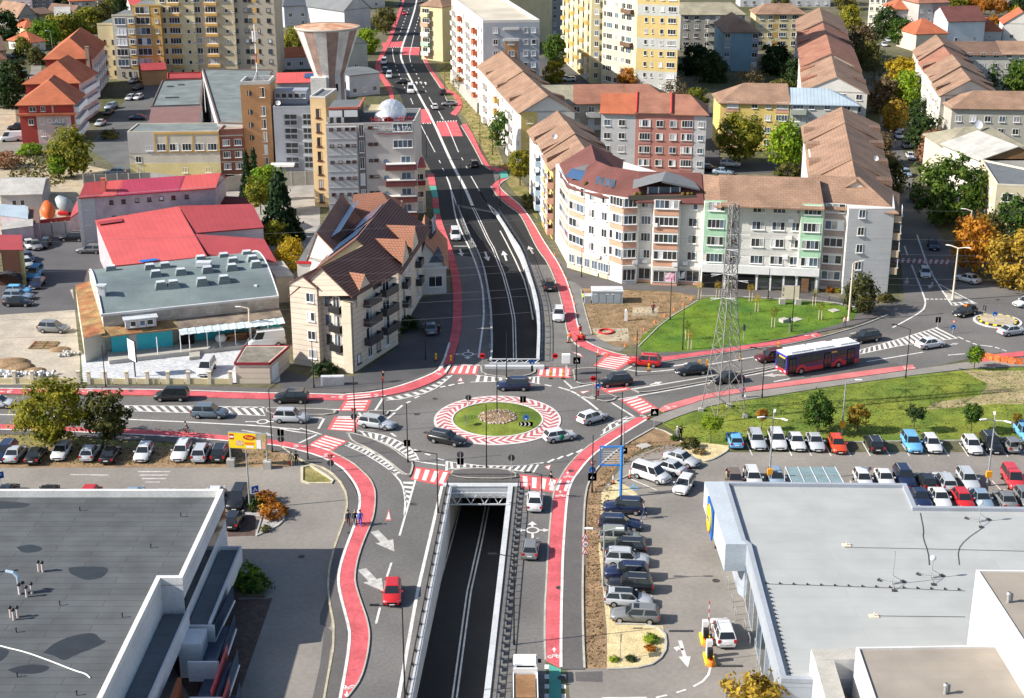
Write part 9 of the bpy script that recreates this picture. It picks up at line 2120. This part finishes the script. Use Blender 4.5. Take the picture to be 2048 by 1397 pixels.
board('billboard','white poster board on a dark post at the forecourt',(262,748),(276,756),2.2,5.2,SWHITE,(),(),NAVYM);p=G(271,754);m=MB();m.tube(p,p+Vec((0,0,2.3)),.1,6);o=link('post',m.data('post',[BLACKM],p),[x for x in COL.objects if x.name=='billboard.001'][0],p-G(269,752))
board('notice_board','wide beige notice board standing at the back of the park lawn',(1562,608),(1597,609),.8,3.,BEIGE,(.05,.95),((.05,.14,.55,.85,SLATE),(.05,.14,.2,.4,SLATE)))
p=G(1241,995);T=Thing('sign_frame','bright blue steel pole carrying a slatted blue sign frame','sign frame',p);BM=M('frame_blue',(.03,.22,.62),.45,.03,1,.4,fine=0)
m=MB();m.tube((0,0,0),(0,0,6.2),.17,10);T.lpart('pole',m,BM)
for z in(3.9,6.1):m=MB();m.box((-1.15,0,z),(2.5,.16,.16));T.lpart('beam',m,BM)
m=MB();m.box((-2.35,0,5.),(.12,.12,2.2));T.lpart('beam',m,BM)
for i in range(7):m=MB();m.box((-1.15,0,4.15+i*.28),(2.3,.04,.07));T.lpart('slat',m,ZINC)
m=MB();m.tube((-2.2,.05,4.),(-.2,.05,5.9),.03,4);T.lpart('brace',m,ZINC)
p=G(1133,752);T=Thing('camera_box','big white box on a post beside the striped crossing','camera box',p);m=MB();m.box((0,0,.95),(.25,.25,1.9));T.lpart('post',m,SWHITE);m=MB();m.box((-.1,0,2.5),(1.1,.7,1.2));T.lpart('housing',m,SWHITE)
q=quad_from((1184,608),(1245,608),2.4);T=Bldg('transformer_kiosk','pale blue grey steel transformer kiosk on the dirt plot','transformer',q,1.9,plain('kiosk_steel',(.36,.41,.44)));T.vol([q[0]+Vec((-.1,-.1,0)),q[1]+Vec((.1,-.1,0)),q[2]+Vec((.1,.1,0)),q[3]+Vec((-.1,.1,0))],1.9,2.1,ZINC,'roof')
for f in(.1,.34,.58,.82):T.band(q[0],q[1],.15,1.7,plain('kiosk_door',(.30,.35,.38)),.04,f-.09,f+.11,'door')
for f in(.1,.5,.68):T.band(q[0],q[1],1.5,1.62,SWHITE,.06,f-.05,f+.05,'label_strip')
for a in(((1168,608),(1182,608),1.2,1.3,'low grey steel box left of the transformer kiosk'),((642,772),(688,771),.7,1.25,'pale grey utility cabinets at the corner of the guest house')):
 q=quad_from(a[0],a[1],a[2]);T=Bldg('cabinet',a[4],'cabinet',q,a[3],ZINC)
 for f in(.2,.5,.8):T.band(q[0],q[1],.1,a[3]-.1,METAL,.03,f-.13,f+.13,'door')
p=G(1252,642);m=MB();m.box((p.x,p.y,.8),(.4,.35,1.6));m.ball((p.x,p.y,1.65),.2,8);single('meter_post',m,SWHITE,'white meter post standing on the dirt plot','post',p)
p=G(1212,665);m=MB()
for k in range(4):
 for i in range(20):t0,t1=6.283*i/20,6.283*(i+1)/20;r_=1.1-.13*(k%2);m.tube((p.x+r_*math.cos(t0),p.y+r_*math.sin(t0),.08+.1*(k//2)),(p.x+r_*math.cos(t1),p.y+r_*math.sin(t1),.08+.1*(k//2)),.07,5)
single('pipe_coil',m,RED,'red coiled pipe lying on the pale dirt','pipe coil',p)
for u,v,s,lb in((1567,644,.8,'white concrete block on the park lawn'),(1592,640,1.1,'flat diamond slab set in the park lawn'),(1668,622,1.,'pale flat slab at the right end of the park lawn'),(1288,893,1.,'flat concrete slab on the brown bank')):
 p=G(u,v);m=MB();m.box((0,0,.06 if s!=.8 else .25),(s*1.4,s*1.2,.12 if s!=.8 else .5),.6);single('concrete_slab',m,CONC,lb,'slab',p,local=True)
q=[Vec((G(u,v,2.6).x,G(u,v,2.6).y,0))for u,v in((1586,970),(1690,970),(1670,934),(1571,934))];T=Thing('trolley_shelter','glass roofed trolley shelter behind the supermarket','shelter',sum(q,Vec())/4)
for i in range(4):
 for k in range(2):F=lambda f,g:q[0].lerp(q[1],f).lerp(q[3].lerp(q[2],f),g)+Vec((0,0,2.6));m=MB();m.face([F(i/4+.01,k/2+.02),F(i/4+.24,k/2+.02),F(i/4+.24,k/2+.48),F(i/4+.01,k/2+.48)]);T.part('pane',m,M('shelter_glass',(.20,.28,.29),.2,.1,1,.5,fine=0))
for i in range(5):a,b=F(i/4,0),F(i/4,1);m=MB();m.tube(a,b,.06,4);m.tube(a-Vec((0,0,2.6)),a,.05,5);m.tube(b-Vec((0,0,2.6)),b,.05,5);T.part('frame',m,ZINC)
for i,(u,v,lb)in enumerate(((1410,1278,'left car park barrier with raised striped arm'),(1418,1318,'right car park barrier nearest the white SUV'))):
 p=G(u,v);T=Thing('barrier',lb,'barrier',p);m=MB();m.box((0,.3,.9),(.5,.4,1.7));T.lpart('ticket_machine',m,SWHITE);m=MB();m.box((0,-.5,.7),(.45,.5,1.3));T.lpart('housing',m,BLACKM);m=MB();m.box((0,-.2,.12),(.9,2.,.24));T.lpart('base',m,YELL);m=MB();m.lathe([(.36,0),(.34,.5),(.2,.6)],(0,-1.1,0),10);T.lpart('bollard',m,ORNG)
 for k in range(7):m=MB();m.box((.2,-.3,1.4+k*.42),(.07,.05,.42));T.lpart('arm_section',m,(RED,SWHITE)[k%2])
 p=G(1362+i*98,1263+i*70);m=MB()
 for k in range(9):m.box((-1.+k*.25,0,.03),(.2,.3,.06))
 single('speed_bump',m,DFRAME,('left','right')[i]+' dark rubber speed bump at the barriers','speed bump',p,local=True)
for i,(u,v)in enumerate(((1441,1100),(1449,1128),(1456,1174),(1464,1210),(1471,1236),(1490,1262),(1498,1288),(1511,1300),(1516,1340),(1525,1355),(1533,1378))):
 p=G(u,v);m=MB();m.tube((0,-.5,0),(0,-.5,.9),.04,5);m.tube((0,-.5,.9),(0,.5,.9),.04,5);m.tube((0,.5,.9),(0,.5,0),.04,5);single('bike_hoop',m,METAL,'steel hoop in the row along the supermarket wall','hoop',p,'steel hoops along the supermarket',local=True)
for u,v,h,mt,lb in((98,440,20,M('drum_orange',(.6,.13,.03),.5),'orange mixer drum beside the dark red wall'),(131,428,70,M('drum_grey',(.32,.36,.38),.5,.2),'grey mixer drum on a red frame by the lavender wing')):
 p=G(u,v);T=Thing('mixer_drum',lb,'mixer drum',p);m=MB();m.lathe([(.3,-2),(.9,-1.5),(1.35,-.4),(1.3,.6),(.7,1.8),(.55,2.)],(0,0,0),16);o=T.lpart('drum',m,mt);o.location=(0,0,1.8);o.rotation_euler=(R(-50),0,R(h));m=MB();m.box((0,0,.4),(2.,3.,.5));T.lpart('frame',m,RED if h==70 else SWHITE)
p=G(88,692);T=Thing('steel_frame','rusty red steel grid lying flat on the yard','steel frame',p)
for i in range(5):m=MB();m.box((0,-1.4+i*.7,.12),(3.6,.1,.14));T.lpart('bar',m,RUST)
for i in range(3):m=MB();m.box((-1.7+i*1.7,0,.12),(.1,2.9,.14));T.lpart('bar',m,RUST)
g=random.Random(5)
for i,(u,v,lb)in enumerate(((12,752,'white rubble sacks against the wall at the left edge'),(48,752,'heap of white sacks and rubble behind the second pier'),(88,752,'tangle of pipes and sacks beside the gateway'),(140,712,'scatter of stones beside the pale wall'))):
 p=G(u,v);m=MB()
 for k in range(14):m.ball((g.uniform(-1.3,1.3),g.uniform(-.7,.7),g.uniform(.1,.5)),g.uniform(.18,.42),6,k%2 if i else 0,(1,1,.8))
 o=single('rubble_heap',m,[SWHITE if i<3 else CONC,METAL],lb,'rubble',p,local=True);o['kind']='stuff'
P=GS([(1958,716),(1990,724),(2030,730),(2090,732)]);T=fence('barrier_netting','drooping orange safety netting at the right edge of the grass',P,1.,M('netting',(.7,.17,.05),.7,.35,3,.2),.06,1.,'netting','net');
m=MB();P=GS([(1600,587),(1660,602),(1720,616)]);railing('railing','low dark railing in front of the grey end wall',P,0,2.,DFRAME,.7)
pc=G(1446,829);PY=Thing('pylon','tall grey lattice power pylon standing at the grass edge','pylon',pc);PYH=27.2
def pyw(z):return 2.25-1.5*min(1,z/15)-.3*max(0,(z-15)/14)
def pyc(i,z):a=R(22+45+90*i);w=pyw(z)*1.414*.9;return Vec((w*math.cos(a),w*math.sin(a),z))
lv=[0,3.2,6.2,8.8,11,13,14.8,16.4,18,19.5,21,22.4,23.8,25.2,26.3,PYH]
for i in range(4):m=MB();[m.tube(pyc(i,a),pyc(i,b),.07,5)for a,b in zip(lv,lv[1:])];PY.lpart('leg',m,STEEL);m=MB();q=pyc(i,0);m.box((q.x,q.y,.15),(.6,.6,.5));PY.lpart('footing',m,CONC)
for a,b in zip(lv,lv[1:]):
 for i in range(4):
  j=(i+1)%4
  for s,t in((pyc(i,a),pyc(j,b)),(pyc(j,a),pyc(i,b)),(pyc(i,b),pyc(j,b))):m=MB();m.tube(s,t,.034,4);PY.lpart('brace',m,STEEL)
ends=[]
for z,l in((16.4,3.),(19.5,3.4),(22.4,3.)):
 for s in(-1,1):
  d=Vec((.35*s,.94*s,0));w=pyw(z);tip=d*(w+l)+Vec((0,0,z+.2));ends.append(tip+pc)
  for q in(d*w*.5+Vec((.5,0,z)),d*w*.5+Vec((-.5,0,z)),d*w*.5+Vec((0,0,z+1.2))):m=MB();m.tube(q,tip,.05,4);PY.lpart('arm',m,STEEL)
  for e in(-1,1):
   m=MB();m.tube(tip,tip+Vec((1.5*e,-.3,-.25)),.03,4)
   for k in range(8):m.lathe([(.11,0),(.11,.05)],tip+Vec((.4+.14*k,0,-.1))*1 if e>0 else tip+Vec((-.4-.14*k,0,-.1)),7)
   PY.lpart('insulator',m,SWHITE)
CABM=M('cable_aluminium',(.16,.165,.175),.6,0,1,.2,fine=0)
for i,e in enumerate(ends+[pc+Vec((0,0,PYH))]):
 for s in(-1,1):
  far=e+Vec((230*s,22*s+(6 if s<0 else 0),3));m=MB();n=26;P=[e.lerp(far,k/n)-Vec((0,0,7.5*4*(k/n)*(1-k/n)*.6))for k in range(n+1)]
  for a,b in zip(P,P[1:]):m.tube(a,b,.013,3,caps=False)
  single('power_line',m,CABM,'thin overhead wire running %s from the pylon'%('right' if s>0 else 'left'),'power line',e,'overhead wires of the pylon')
# ================================================================ people
def body(pts,edges):
 me=bpy.data.meshes.new('person');me.from_pydata([p[:3]for p in pts],edges,[]);o=bpy.data.objects.new('tmp_body',me);COL.objects.link(o);o.modifiers.new('s','SKIN');sv=me.skin_vertices[0].data
 for i,p in enumerate(pts):sv[i].radius=(p[3],p[3]*(.72 if i in(1,2)else 1));
 sv[0].use_root=True;o.modifiers.new('d','SUBSURF').levels=1
 r=bpy.data.meshes.new_from_object(o.evaluated_get(bpy.context.evaluated_depsgraph_get()));bpy.data.objects.remove(o);r.name='body'
 while len(r.materials)<4:r.materials.append(DARK)
 for f in r.polygons:
  c=f.center;dz=c.z;out=abs(c.y)>.2
  f.use_smooth=True;f.material_index=3 if dz<.09 else 2 if dz>1.42 or(out and dz<.86 and dz>.6)else 0 if dz<.9 and not out else 1 if dz>=.9 or out else 0
 return r
def pose(step,arm,lean=0.):
 P=[(0,0,.95,.14),(lean*.5,0,1.15,.15),(lean,0,1.36,.17),(lean*1.15,0,1.5,.06),(lean*1.3+.02,0,1.66,.115)]
 E=[(0,1),(1,2),(2,3),(3,4)]
 for s in(-1,1):
  b=len(P);st=step*s;P+=[(.02,s*.1,.88,.10),(st*.55+.04,s*.11,.5,.075),(st,s*.11,.1,.05),(st+.14,s*.12,.045,.045)];E+=[(0,b),(b,b+1),(b+1,b+2),(b+2,b+3)]
  b=len(P);a=-arm*s;P+=[(lean,s*.2,1.36,.065),(lean+a*.4,s*.26,1.1,.052),(lean+a+.08,s*.27,.88,.04),(lean+a+.12,s*.27,.78,.045),(lean+a+.17,s*.25,.74,.015),(lean+a+.13,s*.28,.70,.015),(lean+a+.18,s*.23,.80,.014)];E+=[(2,b),(b,b+1),(b+1,b+2),(b+2,b+3),(b+3,b+4),(b+3,b+5),(b+3,b+6)]
 return body(P,E)
POSE={'walk':pose(.3,.28),'stand':pose(.04,.03),'stoop':pose(.1,.1,.35),'stride':pose(.42,.3,.05)}
g=MB();g.ball((-.02,0,1.70),.125,10,0,(1,.95,.85));HAIRM=g.data('hair',[DARK]);g=MB();g.ball((.115,0,1.64),.025,6);NOSE=g.data('nose',[DARK])
SKIN=M('skin',(.5,.3,.2),.6,0,1,.3,fine=0)
CLO=dict(navy=(.02,.03,.08),black=(.015,.015,.017),white=(.7,.7,.7),blue=(.03,.10,.5),khaki=(.28,.25,.17),orange=(.85,.18,.02),lime=(.4,.75,.05),pink=(.65,.35,.36),grey=(.2,.2,.2),jeans=(.05,.08,.16),red=(.5,.02,.02),maroon=(.15,.03,.04),purple=(.10,.07,.25),hi=(.8,.15,.02))
def cl(c):return M('cloth_'+c,CLO[c],.85,.05,3,.15,fine=0)
def person(u,v,hd,ps,top,bot,label,hair='black',group=None,sc=1.,z=.02):
 p=G(u,v);p.z=z;T=Thing('person',label,'person',p,group,R(hd));T.o.scale=(sc,)*3;b=link('body',POSE[ps],T.o)
 for i,mm in enumerate((cl(bot),cl(top),SKIN,cl('black'))):omat(b,mm,i)
 dx={'stoop':.44,'stride':.06}.get(ps,0);h=link('hair',HAIRM,T.o,(dx,0,0));omat(h,cl(hair));n=link('nose',NOSE,T.o,(dx,0,0));omat(n,SKIN);return T
ZL=.12
for a in((697,1051,272,'walk','navy','maroon','person in navy jacket walking on the path edge, left of three'),(711,1052,272,'walk','black','black','person in black with pale hair walking in the middle of three','grey'),(721,1053,272,'walk','blue','blue','person in bright blue on the red lane, right of three'),(583,932,250,'stand','khaki','khaki','person in khaki with a red bag beside the kerb corner','grey'),(593,931,270,'stand','black','black','person in black beside the one in khaki'),(1102,972,20,'walk','black','white','person in white trousers on the lower right crossing'),(1288,1038,200,'stride','navy','jeans','person in jeans walking behind the navy SUV','khaki'),(1292,1160,180,'stoop','white','grey','person in white loading the navy SUV'),(1354,880,60,'stand','grey','grey','person in grey by the round olive bush','white'),(1361,879,80,'stand','black','black','person in black by the round olive bush'),(1485,797,230,'walk','purple','navy','person in purple jacket with white bag on the pavement'),(1166,606,20,'stand','lime','black','worker in lime vest beside the transformer kiosk'),(1139,686,60,'stand','hi','grey','worker in orange vest on the left of the cycle lane'),(1167,684,180,'stoop','hi','maroon','worker in orange bending at the small machine'),(1160,672,300,'stand','red','grey','worker in red behind the small machine'),(1306,627,250,'stand','maroon','navy','person in dark clothes on the pale dirt patch'),(1689,655,90,'walk','pink','jeans','person in pink top at the right end of the park lawn','maroon'),(1446,1090,250,'walk','navy','red','person with blond hair and red bag near the store sign','khaki'),(1453,1128,90,'stand','black','black','person in black under the supermarket canopy'),(2042,912,120,'stoop','grey','navy','man loading the open boot at the right edge'),(767,765,200,'stand','black','red','person in black and red on the pavement corner'),(1452,968,0,'stand','brown' if 0 else 'khaki','khaki','person in khaki beside the brown car'),(878,672,260,'stand','black','black','person in black at the shaded edge of the red lane'),(1010,342,270,'stand','hi','hi','worker in orange at the far green crossing')):
 person(*a[:7],hair=a[7]if len(a)>7 else 'black',z=ZL if a[0]in(721,711,878,1485)else .02)
for nm,u,v,c,mt,lb,s in(('bag',578,931,(0,0,.3),RED,'red bag held by the person in khaki',(.3,.2,.5)),('bag',1490,798,(0,0,.35),SWHITE,'white bag carried by the person in purple',(.35,.25,.5)),('bag',1448,1092,(.2,0,.6),RED,'red bag at the side of the blond person',(.25,.2,.4))):
 p=G(u,v);m=MB();m.ball(c,.5,8,0,s);single(nm,m,mt,lb,'bag',p,local=True)
p=G(374,872);p.z=LZ
T=Thing('bicycle','dark bicycle ridden to the left along the lower red lane','bicycle',p)
for x in(-.52,.52):
 m=MB()
 for i in range(16):t0,t1=6.283*i/16,6.283*(i+1)/16;m.tube((x+.34*math.cos(t0),0,.34+.34*math.sin(t0)),(x+.34*math.cos(t1),0,.34+.34*math.sin(t1)),.03,5)
 T.lpart('wheel',m,RUBBER)
m=MB()
for a,b in(((-.52,0,.34),(-.3,0,.95)),((-.3,0,.85),(.2,0,.82)),((.2,0,.9),(0,0,.32)),((0,0,.32),(-.35,0,.75)),((0,0,.32),(.52,0,.34)),((.2,0,.8),(.52,0,.34))):m.tube(a,b,.03,5)
m.box((.22,0,.95),(.25,.16,.06));m.tube((-.3,-.28,1.),(-.3,.28,1.),.025,5);T.lpart('frame',m,BLACKM)
P_=[(.2,0,1.,.14),(.1,0,1.2,.15),(-.02,0,1.42,.16),(-.06,0,1.54,.06),(-.1,0,1.68,.115)];E_=[(0,1),(1,2),(2,3),(3,4)]
for s in(-1,1):b=len(P_);P_+=[(.15,s*.1,.95,.1),(-.18,s*.12,.75 if s>0 else .85,.075),(0,s*.12,.3 if s>0 else .45,.05),(-.12,s*.12,.26 if s>0 else .4,.04)];E_+=[(0,b),(b,b+1),(b+1,b+2),(b+2,b+3)];b=len(P_);P_+=[(-.02,s*.2,1.4,.06),(-.16,s*.25,1.2,.05),(-.3,s*.25,1.03,.045)];E_+=[(2,b),(b,b+1),(b+1,b+2)]
T=Thing('person','cyclist in grey jacket and red trousers riding to the left','person',p);b=link('body',body(P_,E_),T.o)
for i,mm in enumerate((cl('red'),cl('grey'),SKIN,cl('black'))):omat(b,mm,i)
h=link('hair',HAIRM,T.o,(-.08,0,.02));omat(h,cl('black'))
p=G(1163,681);T=Thing('work_machine','small red and grey road machine between the workers','machine',p);m=MB();m.box((0,0,.5),(1.2,.6,.5));T.lpart('engine',m,RED);m=MB();m.box((.2,0,.9),(.5,.45,.4));T.lpart('tank',m,METAL);m=MB();m.tube((-.5,0,.6),(-1.1,0,1.1),.04,5);T.lpart('handle',m,BLACKM)
for x in(-.4,.4):
 for y in(-.35,.35):m=MB();m.tube((x,y-.06,.22),(x,y+.06,.22),.22,10);T.lpart('wheel',m,RUBBER)
